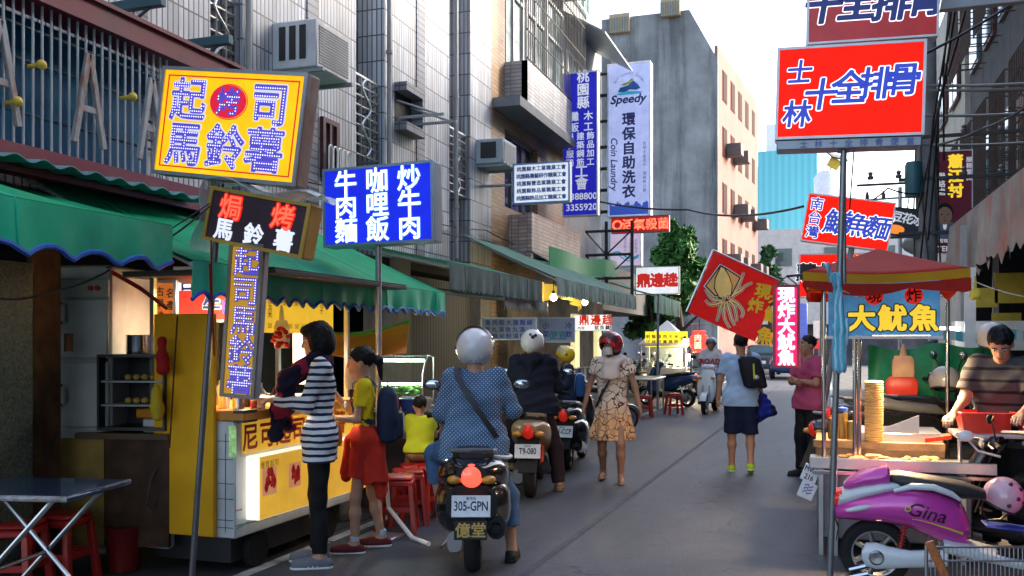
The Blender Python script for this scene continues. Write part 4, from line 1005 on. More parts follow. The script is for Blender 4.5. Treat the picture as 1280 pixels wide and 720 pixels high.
ell(-.12, -.3, .035, .009, -.008, mat('print_lip', (.3, .08, .07), .6), 'printed_mouth'); ell(-.12, -.245, .012, .03, -.008, mat('print_shade', (.36, .2, .13), .6), 'printed_nose')

# ------------------------------------------------------------------ utility pole and cables
up = thing('utility_pole', 'thick grey concrete utility pole with crossarms right of the red light boxes', 'utility pole', P(1158, HZ, 14)*1)
up.location.z = 0
w = MB(); w.tube([(0, 0, 0), (0, 0, 12)], [.17, .11], 16); w.build('shaft', mat('pole_concrete', (.2, .2, .2), .8, dirt=(.1, .1, .1, .6)), up)
w = MB()
for z in (4.65, 4.02, 3.2): w.box((.9, -.13, z), (2.6, .045, .05), .004); w.box((-.55, -.13, z-.05), (.9, .035, .035))
w.build('crossarm', mat('dark_iron', (.06, .06, .065), .6), up)
for z in (4.68, 4.05):
    for x in (-.8, -.4, .5, 1.0, 1.6): w = MB(); w.lathe([(0, 0), (.04, 0), (.05, .04), (.025, .06), (.04, .1), (0, .13)], (x, -.13, z), n=10); w.build('insulator', mat('porcelain', (.12, .1, .1), .3), up)
w = MB(); w.lathe([(0, -.26), (.11, -.26), (.12, -.22), (.12, .22), (.1, .27), (0, .28)], (-.2, -.2, 4.0), n=18); w.build('transformer', mat('green_grey_box', (.02, .1, .12), .5), up)
w = MB()
for k in range(7): a = k*1.3; w.tube([(.16*math.cos(a), .16*math.sin(a)-.05, 5), (.18*math.cos(a+.4), .18*math.sin(a+.4)-.05, 3.6), (.2*math.cos(a+1), .19*math.sin(a+1)-.05, 2.4)], .014, 5)
w.build('cable_loop', M_black, up)
tp = thing('sign_pole', 'thin far pole with crossbars and small insulators against the pale sky', 'pole', (0, 0, 0))
tp.location = P(1125, HZ, 24); tp.location.z = 0
w = MB(); w.cyl((0, 0, 0), (0, 0, 5.6), .05); w.cyl((-.9, 0, 5.3), (.9, 0, 5.35), .03); w.cyl((-.2, 0, 3.6), (1.1, 0, 3.6), .03); w.build('shaft', M_grey, tp)
for x in (-.8, -.4, .4, .8): w = MB(); w.lathe([(0, 0), (.05, 0), (.05, .1), (.02, .2), (0, .22)], (x, 0, 5.32), n=8); w.build('insulator', M_black, tp)
def cable(label, pts, r=.012, sag=.0, n=14):
    V = [P(*p) for p in pts]; out = []
    for i in range(len(V)-1):
        for k in range(n):
            u = k/n; q = V[i].lerp(V[i+1], u); q.z -= sag*4*u*(1-u); out.append(q)
    out.append(V[-1]); w = MB(); w.tube(out, r, 6); o = w.build('cable', M_black); tag(o, label, 'cable', 'overhead cables'); return o
cable('thick black cable sagging across the street between the left signs and the eel-noodle sign', [(700, 238, 20), (860, 262, 17), (1004, 258, 12.5)], .018, .12)
cable('thin black cable rising from the eel-noodle sign to the utility pole', [(1060, 262, 11.2), (1110, 235, 12.5), (1158, 240, 14)], .012, .05)
for i, (a, b_) in enumerate((((1195, -30), (1150, 330)), ((1200, -30), (1160, 300)), ((1190, -30), (1180, 200)), ((1215, -20), (1148, 260)))):
    cable('steep black drop cable beside the utility pole', [(a[0], a[1], 10), ((a[0]+b_[0])/2-6, (a[1]+b_[1])/2, 11.5), (b_[0], b_[1], 13.4)], .014, .06)
for i, (a, b_) in enumerate((((1150, 106), (1290, 104)), ((1150, 112), (1290, 110)), ((1150, 144), (1290, 141)), ((1150, 181), (1290, 178)))):
    cable('level black cable between the utility pole and the right building', [(a[0], a[1], 13.8), (b_[0], b_[1], 11)], .02, .02)
cable('slanting black cable from the dull red sign to the right building', [(1140, 75, 8), (1290, -12, 8)], .012, .03)
cable('slanting dark cable crossing above the torn awning', [(1165, 182, 13), (1230, 160, 11), (1290, 128, 9.5)], .016, .03)
cable('black wire stretched from the green awning to the dark neon sign', [(133, 335, 5.2), (200, 305, 5.3), (262, 258, 5.5)], .006, .01)
cable('second black wire from the green awning hem to the dark neon sign', [(140, 330, 5.2), (262, 254, 5.5)], .004, .01)
cable('black wire drooping from the shop wall to the green awning hem', [(0, 373, 5), (60, 365, 5.1), (138, 337, 5.2)], .006, .02)
cable('thin grey wire hanging down beside the large red light box', [(1068, 180, 6), (1062, 262, 6.2)], .005, 0)
# ================================================================== PEOPLE (distance fields meshed with surface nets)
def surf_nets(F, lo, h):
    ins = F < 0; nx, ny, nz = F.shape
    c = np.zeros((nx-1, ny-1, nz-1), np.int8)
    for dx in (0, 1):
        for dy in (0, 1):
            for dz in (0, 1): c += ins[dx:nx-1+dx, dy:ny-1+dy, dz:nz-1+dz]
    act = (c > 0) & (c < 8); I = np.argwhere(act)
    idx = -np.ones(act.shape, np.int64); idx[act] = np.arange(len(I))
    acc = np.zeros((len(I), 3)); cnt = np.zeros(len(I))
    cor = [(dx, dy, dz) for dx in (0, 1) for dy in (0, 1) for dz in (0, 1)]
    val_ = {k: F[I[:, 0]+k[0], I[:, 1]+k[1], I[:, 2]+k[2]] for k in cor}
    for a in cor:
        for ax in range(3):
            if a[ax]: continue
            b = list(a); b[ax] = 1; b = tuple(b); fa, fb = val_[a], val_[b]; m_ = (fa < 0) != (fb < 0)
            t = np.where(m_, fa/np.where(m_, fa-fb, 1), 0)
            for q in range(3): acc[:, q] += np.where(m_, a[q]+(t if q == ax else 0), 0)
            cnt += m_
    V = (I+acc/cnt[:, None])*h+np.array(lo)
    Q = []
    for ax in range(3):
        s0 = [slice(None)]*3; s1 = [slice(None)]*3; s0[ax] = slice(0, -1); s1[ax] = slice(1, None)
        A, B = ins[tuple(s0)], ins[tuple(s1)]; E = np.argwhere(A != B)
        o1, o2 = [i for i in range(3) if i != ax]
        ok = (E[:, o1] > 0) & (E[:, o2] > 0) & (E[:, o1] < F.shape[o1]-1) & (E[:, o2] < F.shape[o2]-1); E = E[ok]
        fl = A[E[:, 0], E[:, 1], E[:, 2]]
        def at(d1, d2):
            K = E.copy(); K[:, o1] += d1; K[:, o2] += d2; return idx[K[:, 0], K[:, 1], K[:, 2]]
        q = np.stack([at(-1, -1), at(0, -1), at(0, 0), at(-1, 0)], 1)
        if ax == 1: fl = ~fl
        q[~fl] = q[~fl][:, ::-1]; Q.append(q)
    return V, np.concatenate(Q)
v3 = lambda *a: np.array(a, float)
def nrm(v): v = np.array(v, float); return v/np.linalg.norm(v)
def cap(a, b, ra, rb=None, k=.02, flat=None, cut=None, cut0=None):
    """tapered capsule; flat = (axis, factor) squashes; cut = flat end at b (cut0 at a)"""
    return dict(t='c', a=np.array(a, float), b=np.array(b, float), ra=ra, rb=ra if rb is None else rb, k=k, flat=flat, cut=cut, cut0=cut0)
def ell_(c, r, k=.02, M=None): return dict(t='e', c=np.array(c, float), r=np.array(r, float), k=k, M=M)
def sdf_mesh(prims, h, infl=0, planes=(), name='x', m=None, par=None, sub=(), smooth=True, fold=None):
    lo = np.array([1e9]*3); hi = -lo
    bb = []
    for p in prims:
        if p['t'] == 'c':
            r = max(p['ra'], p['rb'])+infl; l, u = np.minimum(p['a'], p['b'])-r, np.maximum(p['a'], p['b'])+r
        else:
            r = max(p['r'])+infl; l, u = p['c']-r, p['c']+r
        bb.append((l, u)); lo = np.minimum(lo, l); hi = np.maximum(hi, u)
    lo = lo-3*h; n = np.ceil((hi+3*h-lo)/h).astype(int)+1
    F = np.full(tuple(n), .2, np.float32)
    ax = [lo[i]+h*np.arange(n[i]) for i in range(3)]
    def dist(p, X, Y, Z):
        if p['t'] == 'c':
            a, b = p['a'], p['b']; ba = b-a; L2 = max(ba@ba, 1e-9)
            x, y, z = X-a[0], Y-a[1], Z-a[2]
            if p['flat'] is not None:
                f, fac = p['flat']; dd = (x*f[0]+y*f[1]+z*f[2]); ab = ba@f
                tt = np.clip((x*ba[0]+y*ba[1]+z*ba[2])/L2, 0, 1); dd = (dd-tt*ab)*(1/fac-1)
                x = x+dd*f[0]; y = y+dd*f[1]; z = z+dd*f[2]
            t = np.clip((x*ba[0]+y*ba[1]+z*ba[2])/L2, 0, 1)
            d = np.sqrt((x-t*ba[0])**2+(y-t*ba[1])**2+(z-t*ba[2])**2)-(p['ra']+(p['rb']-p['ra'])*t)-infl
            if p['cut'] is not None or p['cut0'] is not None:
                bn = ba/math.sqrt(L2)
                if p['cut'] is not None: d = np.maximum(d, (x-ba[0])*bn[0]+(y-ba[1])*bn[1]+(z-ba[2])*bn[2]-p['cut'])
                if p['cut0'] is not None: d = np.maximum(d, -(x*bn[0]+y*bn[1]+z*bn[2])-p['cut0'])
            return d
        x, y, z = X-p['c'][0], Y-p['c'][1], Z-p['c'][2]; r = p['r']+infl
        if p['M'] is not None:
            M = p['M']; x, y, z = (M[0, 0]*x+M[1, 0]*y+M[2, 0]*z, M[0, 1]*x+M[1, 1]*y+M[2, 1]*z, M[0, 2]*x+M[1, 2]*y+M[2, 2]*z)
        k0 = np.sqrt((x/r[0])**2+(y/r[1])**2+(z/r[2])**2); k1 = np.sqrt((x/r[0]**2)**2+(y/r[1]**2)**2+(z/r[2]**2)**2)
        return k0*(k0-1)/np.maximum(k1, 1e-6)
    def region(p, l, u, mg):
        i0 = np.maximum(np.floor((l-mg-lo)/h).astype(int), 0); i1 = np.minimum(np.ceil((u+mg-lo)/h).astype(int)+1, n)
        sl = tuple(slice(a, b) for a, b in zip(i0, i1))
        return sl, ax[0][sl[0]][:, None, None], ax[1][sl[1]][None, :, None], ax[2][sl[2]][None, None, :]
    for p, (l, u) in zip(prims, bb):
        k = p['k']; sl, X, Y, Z = region(p, l, u, k+2.5*h)
        d = dist(p, X, Y, Z); f = F[sl]
        q = np.maximum(k-np.abs(f-d), 0)/k; F[sl] = np.minimum(f, d)-q*q*k*.25
    X, Y, Z = ax[0][:, None, None], ax[1][None, :, None], ax[2][None, None, :]
    if fold is not None: F = F+fold(X, Y, Z).astype(np.float32)
    for (nrm_, c) in planes: F = np.maximum(F, nrm_[0]*X+nrm_[1]*Y+nrm_[2]*Z-c)
    for p in sub: F = np.maximum(F, -dist({**p}, X, Y, Z)) if not infl else np.maximum(F, -(dist(p, X, Y, Z)+infl))
    V, Q = surf_nets(F, lo, h)
    me = bpy.data.meshes.new(name); me.from_pydata(V.tolist(), [], Q.tolist())
    if m: me.materials.append(m)
    me.polygons.foreach_set('use_smooth', [True]*len(me.polygons)); me.update()
    o = bpy.data.objects.new(name, me); COL.objects.link(o)
    if par: o.parent = par
    return o
def rotm(ax_, a):
    return np.array(Matrix.Rotation(a, 3, Vector(ax_)))
def hand(w, d, pn, s=1., curl=.5, side=1, spread=.12):
    """palm from wrist w along d; pn = palm normal (fingers curl towards it); side = +1/-1 where the thumb leaves"""
    d = nrm(d); pn = nrm(np.array(pn)-d*np.dot(pn, d)); sd = np.cross(d, pn)*side; P_ = []
    for i, o in enumerate((-.028, -.010, .010, .026)):
        P_.append(cap(w+sd*o*.5*s, w+d*.078*s+sd*o*s, .0135*s, .0125*s, .012))
    for i, (o, L, r) in enumerate(((.029, .066, .0088), (.010, .074, .0092), (-.010, .068, .0088), (-.028, .052, .0078))):
        k0 = w+d*.082*s+sd*o*s; fd = nrm(d+sd*o*spread*30*.3); pt = k0; ang = curl*.5
        for seg, f in enumerate((.45, .32, .26)):
            dd = fd*math.cos(ang)+pn*math.sin(ang); q = pt+dd*L*f*s; P_.append(cap(pt, q, r*s*(1-.08*seg), r*s*(.94-.08*seg), .005)); pt = q; ang += curl*.75
    t0 = w+d*.02*s+sd*.02*s; t1 = t0+nrm(d*.6+sd*.75+pn*.3)*.04*s; t2 = t1+nrm(d*.9+sd*.25+pn*.4)*.032*s
    P_ += [cap(t0, t1, .0125*s, .0105*s, .01), cap(t1, t2, .0102*s, .0085*s, .005)]
    return P_
SKIN = mat('skin', (.48, .27, .18), .5, var=.06, vscale=12)
SKIN2 = mat('skin_tan', (.4, .2, .12), .5, var=.06, vscale=12)
HAIR = mat('black_hair', (.010, .009, .010), .55, var=.4, vscale=60, spec=.2)
EYE = mat('eye_dark', (.015, .01, .01), .15, var=0); EYEW = mat('eye_white', (.7, .68, .65), .3, var=0)
LIP = mat('lip', (.36, .1, .09), .45, var=0)
def person(label, loc, rot, H=1.65, g=1., torso=(0, 0, 1), head=(0, 0), legs=None, arms=None, seat=None, skin=None, hgrid=.009, hair='short', hands=(.5, .5), palms=(None, None), clothes=(), shoes=None, feet=None, group=None, face=True, fat=1., toe_drop=(0, 0)):
    """local frame: faces +y, right hand at +x. arms/legs: ((dir, dir) left, (dir, dir) right)"""
    skin = skin or SKIN; s = H/1.7; t = nrm(torso); X = v3(1, 0, 0)
    fwd = nrm(np.cross(t, X))*-1; fwd = nrm(np.cross(t, X)) if np.cross(t, X)[1] > 0 else -nrm(np.cross(t, X))
    legs = legs or (((0, 0, -1), (0, 0, -1)),)*2; arms = arms or (((-.1, 0, -1), (0, .1, -1)), ((.1, 0, -1), (0, .1, -1)))
    root = thing('person', label, 'person', loc, rot, group)
    J = {}
    rel = []
    for i, sx in enumerate((-1, 1)):
        hp = v3(sx*.088*s, 0, -.03*s); kn = hp+nrm(legs[i][0])*.42*s; an = kn+nrm(legs[i][1])*.40*s; rel.append((hp, kn, an))
    pz = -min(r[2][2] for r in rel)+.075*s if seat is None else seat
    O = v3(0, 0, pz); J['pelvis'] = O
    for i, nm in enumerate('LR'): J['hip'+nm], J['knee'+nm], J['ank'+nm] = [O+q for q in rel[i]]
    J['neck'] = O+t*.55*s
    for i, (nm, sx) in enumerate((('L', -1), ('R', 1))):
        sh = O+t*.495*s+X*sx*.168*s*(.9+.1*g); el = sh+nrm(arms[i][0])*.285*s; wr = el+nrm(arms[i][1])*.245*s
        J['sh'+nm], J['el'+nm], J['wr'+nm] = sh, el, wr
    hyaw, hpit = head
    hd = rotm((0, 0, 1), hyaw) @ rotm((1, 0, 0), -hpit)       # head frame: columns x right, y forward, z up
    hs_ = s**.55
    hb = J['neck']+nrm(t+v3(0, .25, .3))*.03*s; HC = hb+hd @ v3(0, .02, .105)*hs_; J['head'] = HC; J['hd'] = hd
    def hp_(x, y, z): return HC+hd @ v3(x, y, z)*hs_
    fl = (fwd, .72)
    tor = [cap(O-X*.075*s*g+t*.0, O+X*.075*s*g, .118*s*g*fat, k=.06, flat=(fwd, .82)),
           cap(O+t*.2*s-X*.05*s*g, O+t*.2*s+X*.05*s*g, .108*s*g*fat, k=.08, flat=(fwd, .78)),
           cap(O+t*.36*s-X*.07*s*g, O+t*.36*s+X*.07*s*g, .118*s*g, k=.08, flat=(fwd, .8)),
           cap(O+t*.475*s-X*.125*s, O+t*.475*s+X*.125*s, .062*s*(.6+.4*g), k=.06, flat=(fwd, .9))]
    nk = [cap(J['neck']-t*.05*s, hb+hd @ v3(0, 0, .03)*hs_, .056*s, .05*s, .04)]
    hdp = [ell_(hp_(0, -.012, .035), v3(.076, .094, .085)*hs_, .03, hd), ell_(hp_(0, .022, -.04), v3(.057, .068, .072)*hs_, .04, hd),
           ell_(hp_(0, .075, -.088), v3(.024, .02, .018)*hs_, .025, hd), cap(hp_(0, .088, .0), hp_(0, .102, -.034), .009*hs_, .014*hs_, .014),
           ell_(hp_(.075, -.005, -.012), v3(.012, .02, .03)*hs_, .008, hd), ell_(hp_(-.075, -.005, -.012), v3(.012, .02, .03)*hs_, .008, hd)]
    arm = []; leg = []; ft = []
    for i, nm in enumerate('LR'):
        sh, el, wr = J['sh'+nm], J['el'+nm], J['wr'+nm]
        arm += [cap(sh, el, .049*s*g, .038*s*g, .03), cap(el, wr, .037*s*g, .0255*s, .02)]
        arm += hand(wr, (wr-el), palms[i] if palms[i] is not None else (v3(1, 0, 0) if nm == 'L' else v3(-1, 0, 0)), s, hands[i], 1 if nm == 'L' else -1)
        hp, kn, an = J['hip'+nm], J['knee'+nm], J['ank'+nm]
        leg += [cap(hp, kn, .084*s*g, .054*s*g, .05), cap(kn, kn+(an-kn)*.35, .052*s*g, .054*s*g, .03), cap(kn+(an-kn)*.35, an, .053*s*g, .034*s, .03)]
        fdir = nrm((feet[i] if feet else (0, 1, 0))); toe = an+fdir*.165*s; toe[2] = an[2]-.045*s-toe_drop[i]; heel = an-fdir*.045*s; heel[2] = an[2]-.045*s
        ft += [cap(heel, toe, .034*s, .026*s, .03), cap(an, an+fdir*.09*s-v3(0, 0, .035*s), .034*s, .03*s, .03), cap(toe-fdir*.04*s+v3(0, 0, .004), toe, .034*s, .024*s, .02)]
        J['toe'+nm], J['heel'+nm], J['fd'+nm] = toe, heel, fdir
    sdf_mesh(tor+nk+hdp+leg+ft+arm, hgrid*s, name='body', m=skin, par=root)
    J.update(tor=tor, nk=nk, arm=arm, leg=leg, ft=ft, s=s, g=g, t=t, fwd=fwd, O=O, hp=hp_, hs=hs_, root=root, X=X, h=hgrid*s)
    if face:
        for sx in (-1, 1):
            w = MB(); Mh = Matrix(hd.tolist()); w.sphere(hp_(sx*.031, .077, .012), (.0145*hs_, .009*hs_, .0075*hs_), 10, 6, M=Mh); w.build('eye', EYEW, root)
            w = MB(); w.sphere(hp_(sx*.031, .0835, .012), (.0068*hs_, .004*hs_, .0066*hs_), 8, 5, M=Mh); w.build('iris', EYE, root)
            w = MB(); w.tube([hp_(sx*.014, .090, .032), hp_(sx*.032, .088, .037), hp_(sx*.05, .075, .031)], [.0045*hs_, .0045*hs_, .003*hs_], 6); w.build('eyebrow', HAIR, root)
        w = MB(); w.tube([hp_(-.024, .083, -.063), hp_(-.008, .0905, -.061), hp_(.008, .0905, -.061), hp_(.024, .083, -.063)], [.003*hs_, .0065*hs_, .0065*hs_, .003*hs_], 6); w.build('mouth', LIP, root)
    if hair:
        hm = HAIR; fw = hd[:, 1]; upv = hd[:, 2]
        base = [ell_(hp_(0, -.022, .042), v3(.087, .100, .092)*hs_, .02, hd)]
        if hair == 'short':
            pl = [(nrm(fw*.75-upv*.75), float(nrm(fw*.75-upv*.75) @ hp_(0, .052, .035)))]; base += [ell_(hp_(0, .03, .085), v3(.06, .05, .03)*hs_, .02, hd)]
        elif hair == 'crop': base = [ell_(hp_(0, -.016, .04), v3(.081, .096, .088)*hs_, .02, hd)]; pl = [(nrm(fw*.75-upv*.75), float(nrm(fw*.75-upv*.75) @ hp_(0, .05, .04)))]
        elif hair == 'bob':
            base += [ell_(hp_(0, -.045, -.03), v3(.096, .085, .1)*hs_, .03, hd), ell_(hp_(.062, .01, -.02), v3(.03, .05, .08)*hs_, .03, hd), ell_(hp_(-.062, .01, -.02), v3(.03, .05, .08)*hs_, .03, hd), ell_(hp_(0, .06, .07), v3(.065, .045, .042)*hs_, .03, hd)]
            pl = []
        elif hair == 'pony':
            pl = [(nrm(fw*.8-upv*.7), float(nrm(fw*.8-upv*.7) @ hp_(0, .06, .03)))]
            base += [cap(hp_(0, -.1, .03), hp_(0, -.15, .01), .022*hs_, .03*hs_, .02), cap(hp_(0, -.15, .01), hp_(0, -.165, -.14), .034*hs_, .012*hs_, .02), ell_(hp_(.05, .055, .04), v3(.025, .03, .05)*hs_, .02, hd), ell_(hp_(-.05, .055, .04), v3(.025, .03, .05)*hs_, .02, hd)]
        rg = random.Random(len(label))
        def fold(Xg, Yg, Zg): return .003*np.sin(Xg*150+3*np.sin(Zg*30))*np.sin(Yg*110+1)+.003*np.sin(Xg*60+Yg*75)
        # keep the face free
        sub = [ell_(hp_(0, .1, -.05), v3(.064, .082, .1)*hs_, .01, hd)] if hair in ('bob', 'pony', 'short') else []
        sdf_mesh(base, .007*hs_, planes=pl, name='hair', m=hm, par=root, sub=sub, fold=fold)
    for c in clothes: c(J)
    if shoes: shoes(J)
    return root, J
def wrinkle(a, f=30):
    return lambda X, Y, Z: a*1.5*(np.sin(Z*f+4*np.sin(X*9+1)+3*np.sin(Y*11))*(.5+.5*np.sin(X*13+Z*5+2))+.8*np.sin(Z*f*.6+X*f*.5+2)+.5*np.sin(Z*f*1.9-X*f*.8+Y*f))
def shirt(m, sleeve=.55, hem=-.08, infl=.014, name='shirt', loose=0., wr=.0028, lim=None):
    """sleeve in arm units: 1 = elbow, 2 = wrist"""
    def f(J):
        s, g, O, t = J['s'], J['g'], J['O'], J['t']; pr = [dict(p) for p in J['tor']]
        pr[0]['ra'] += loose; pr[0]['rb'] += loose
        lo_ = O+t*hem*s
        for sx in (-1, 1): pr.append(cap(O+J['X']*sx*.07*s*g, O+J['X']*sx*.07*s*g+t*hem*s, (.115+loose)*s*g, k=.05, flat=(J['fwd'], .85)))
        ar = []
        for nm in 'LR':
            sh, el, wr_ = J['sh'+nm], J['el'+nm], J['wr'+nm]
            if sleeve <= 1: ar.append(cap(sh, sh+(el-sh)*sleeve, .054*s*g, (.05+loose*.3)*s*g, .04, cut=0))
            else:
                ar.append(cap(sh, el, .053*s*g, .043*s*g, .04)); ar.append(cap(el, el+(wr_-el)*(sleeve-1), .042*s*g, .034*s*g, .025, cut=0))
        sdf_mesh(pr+ar, J['h'], infl*s, (), name, m, J['root'], fold=_cutfold(wrinkle(wr), [(-t, float(-t @ lo_))], infl*s, ar))
    return f
def _cutfold(fold, planes, infl, arms):
    def f(X, Y, Z):
        d = fold(X, Y, Z)
        for (n_, c) in planes:
            pd = n_[0]*X+n_[1]*Y+n_[2]*Z-c
            # distance to the nearest arm capsule keeps sleeves that hang below the hem
            keep = None
            for p in arms:
                a, b = p['a'], p['b']; ba = b-a; L2 = max(ba@ba, 1e-9); x, y, z = X-a[0], Y-a[1], Z-a[2]
                t = np.clip((x*ba[0]+y*ba[1]+z*ba[2])/L2, 0, 1); q = np.sqrt((x-t*ba[0])**2+(y-t*ba[1])**2+(z-t*ba[2])**2)-p['ra']-infl-.004
                keep = q if keep is None else np.minimum(keep, q)
            cutd = np.where(pd > 0, 1., 0.)
            if keep is not None: cutd = np.where(keep < 0, 0., cutd)
            d = d+cutd*np.clip(pd*20, .03, .4)
        return d
    return f
def pants(m, length=1.95, infl=.012, name='trousers', wide=0., top=.1, wr=.0022):
    def f(J):
        s, g, O, t = J['s'], J['g'], J['O'], J['t']; pr = [dict(J['tor'][0]), dict(J['tor'][1])]
        for nm in 'LR':
            hp, kn, an = J['hip'+nm], J['knee'+nm], J['ank'+nm]
            if length <= 1: pr.append(cap(hp, hp+(kn-hp)*length, .086*s*g+wide*.5, (.086-.03*length)*s*g+wide, .05, cut=0))
            else:
                pr.append(cap(hp, kn, .085*s*g, .057*s*g+wide, .05)); pr.append(cap(kn, kn+(an-kn)*(length-1), .056*s*g+wide, (.047 if length > 1.7 else .055)*s+wide, .03, cut=0))
        up = O+t*top*s
        sdf_mesh(pr, J['h'], infl*s, [(t, float(t @ up))], name, m, J['root'], fold=wrinkle(wr, 24))
    return f
def shoe(m, msole=None, infl=.008, socks=None, stripe=None):
    def f(J):
        s = J['s']
        for nm in 'LR':
            an, toe, heel, fd = J['ank'+nm], J['toe'+nm], J['heel'+nm], J['fd'+nm]
            pr = [cap(heel, toe, .036*s, .029*s, .03), cap(an-v3(0, 0, .02)*s, an+fd*.085*s-v3(0, 0, .035*s), .036*s, .03*s, .03), cap(toe-fd*.05*s, toe, .038*s, .028*s, .02)]
            sdf_mesh(pr, .008*s, infl*s, [((0, 0, 1), an[2]+.012*s)], 'shoe', m, J['root'])
            if msole:
                ps = [cap(heel-v3(0, 0, .022*s), toe-v3(0, 0, .016*s), .037*s, .031*s, .02), cap(toe-fd*.05*s-v3(0, 0, .018*s), toe-v3(0, 0, .016*s), .04*s, .03*s, .02)]
                sdf_mesh(ps, .008*s, infl*s+.002, [((0, 0, 1), heel[2]-.01*s), ((0, 0, -1), -(heel[2]-.034*s))], 'sole', msole, J['root'])
            if socks: sdf_mesh([cap(an+v3(0, 0, .075*s), an-v3(0, 0, .02*s), .04*s, .037*s, .01, cut0=0)], .008*s, 0, (), 'sock', socks, J['root'])
            if stripe:
                for q in (.3, .45, .6):
                    b_ = heel+(toe-heel)*q; sd = np.cross(fd, v3(0, 0, 1))
                    for sg in (-1, 1):
                        w = MB(); w.tube([b_+sd*sg*.043*s-v3(0, 0, .01), b_+sd*sg*.036*s+v3(0, 0, .03)*s+fd*.012], .006, 5); w.build('stripe', stripe, J['root'])
    return f
def ribbon(par, name, pts, w_, m, n=None, thick=.006):
    """strap: a flat band along points, n = surface normals"""
    pts = [Vector(p) for p in pts]; b = MB(); secs = []
    vs = []; fs = []
    for i, p in enumerate(pts):
        t = (pts[min(i+1, len(pts)-1)]-pts[max(i-1, 0)]).normalized(); nn = Vector(n[i] if isinstance(n, list) else n); sd = t.cross(nn).normalized()*w_/2; nn = sd.cross(t).normalized()*thick
        vs += [p-sd, p+sd, p+sd+nn, p-sd+nn]
    for i in range(len(pts)-1):
        for j in range(4): fs.append([i*4+j, i*4+(j+1) % 4, i*4+4+(j+1) % 4, i*4+4+j])
    fs += [[0, 1, 2, 3], [len(vs)-4, len(vs)-3, len(vs)-2, len(vs)-1]]
    b.add(vs, fs); return b.build(name, m, par)
def helmet(J, m, visor=None, mark=None, peak=None, full=False, r=1.0):
    hp, hs_, hd = J['hp'], J['hs'], J['hd']; fw, up = hd[:, 1], hd[:, 2]; root = J['root']
    c = hp(0, -.005, .03); R_ = .128*hs_*r
    a = nrm(fw*.62-up*.8)
    o = sdf_mesh([ell_(c, v3(R_*.97, R_*1.08, R_*1.02), .01, hd)], .009*hs_, planes=[(-up, float(-up @ (c-up*R_*.85))), ] , sub=[ell_(hp(0, .13, -.05), v3(.095, .11, .085)*hs_*r, .01, hd), ell_(c-up*.01, v3(R_*.86, R_*.95, R_*.9), .01, hd)], name='helmet', m=m, par=root)
    w = MB(); X = hd[:, 0]
    if visor:
        Mh = Matrix(hd.tolist())
        vs = []; g = MB()
        def fn(u, v):
            az = math.pi*(.5+(u-.5)*.78); elv = R(-28)+R(visor[1])*v; q = v3(math.cos(az)*math.cos(elv), math.sin(az)*math.cos(elv), math.sin(elv))
            return c+hd @ (rotm((1, 0, 0), R(visor[2])) @ (q*v3(R_*1.04, R_*1.16, R_*1.1)))
        g.grid(fn, 16, 8); vo = g.build('visor', visor[0], o)
    for sx in (-1, 1):
        b = MB(); b.tube([c+X*sx*R_*.9-up*.02, hp(sx*.07, .03, -.075), hp(0, .05, -.125)], .007, 5); b.build('chin_strap', M_black, o)
        b = MB(); b.cyl(c+X*sx*R_*.93, c+X*sx*R_*1.02, .014, n=12); b.build('visor_screw', M_black, o)
    return o
# ================================================================== SCOOTERS
M_chrome = mat('chrome', (.6, .6, .62), .12, 1, var=.05)
M_alu = mat('alloy', (.42, .42, .44), .35, 1, var=.15)
M_blk_g = mat('gloss_black', (.012, .012, .014), .15, coat=.6, var=.1)
M_blk_m = mat('matt_black_plastic', (.022, .022, .024), .6, bump=.1)
M_seat = mat('black_seat', (.016, .015, .016), .5, bump=.15, bscale=80)
M_tail = mat('tail_light_red', (.6, .015, .01), .15, emit=(1, .03, .015), es=.05, coat=.3)
M_tail_on = mat('brake_light_on', (.7, .04, .03), .15, emit=(1, .09, .05), es=.45, coat=.5)
M_amber = mat('amber_lens', (.6, .25, .02), .15, coat=.5)
M_lens = mat('clear_lens', (.6, .62, .65), .08, coat=.5, var=.05)
M_mirror = mat('mirror_glass', (.6, .65, .7), .05, 1, var=0)
M_plate = mat('plate_white', (.72, .75, .78), .4, dirt=(.4, .42, .42, .4), dirts=12); M_pink_ = mat('plate_ink', (.015, .02, .03), .5, var=0)
def wheel(par, c, r=.215, w_=.052, spokes=5):
    c = Vector(c); b = MB(); n = 14
    pr = [(r-.075+.0, -w_*.72)]+[(r-.035+.035*math.sin(a), -w_*math.cos(a)) for a in [math.pi*i/n for i in range(n+1)]]+[(r-.075, w_*.72), (r-.075, -w_*.72)]
    b.lathe(pr, c, 'x', 36)
    o = b.build('wheel', M_rubber, par)
    g = MB(); g.lathe([(r-.08, -.04), (r-.06, -.043), (r-.058, .043), (r-.08, .04), (r-.085, 0), (r-.08, -.04)], c, 'x', 32)
    for k in range(spokes):
        a = 6.283*k/spokes; d = Vector((0, math.cos(a), math.sin(a))); g.tube([c+d*.02, c+d*(r-.075)], [.02, .016], 6)
    g.lathe([(0, -.06), (.045, -.055), (.05, .055), (0, .06)], c, 'x', 16); g.build('rim', M_alu, o)
    return o
def plate(par, c, tilt, txt, w_=.25, h=.14, name='number_plate', face=None, ink=None, sz=.085, extra=None):
    b = MB(); b.box((0, 0, 0), (w_, .006, h), .008); M = Matrix.Translation(c) @ Euler((tilt, 0, 0)).to_matrix().to_4x4(); b.xform(M); o = b.build(name, face or M_plate, par)
    t = MB(); text_into(t, txt, 0, 0, sz, y=-.0045, off=.02, sx=.68 if all(c_ < '\u2e80' for c_ in txt) else 1); 
    if extra: text_into(t, extra, 0, h*.36, .022, y=-.0045)
    t.xform(M); t.build('plate_lettering', ink or M_pink_, o, smooth=False, recalc=False); return o
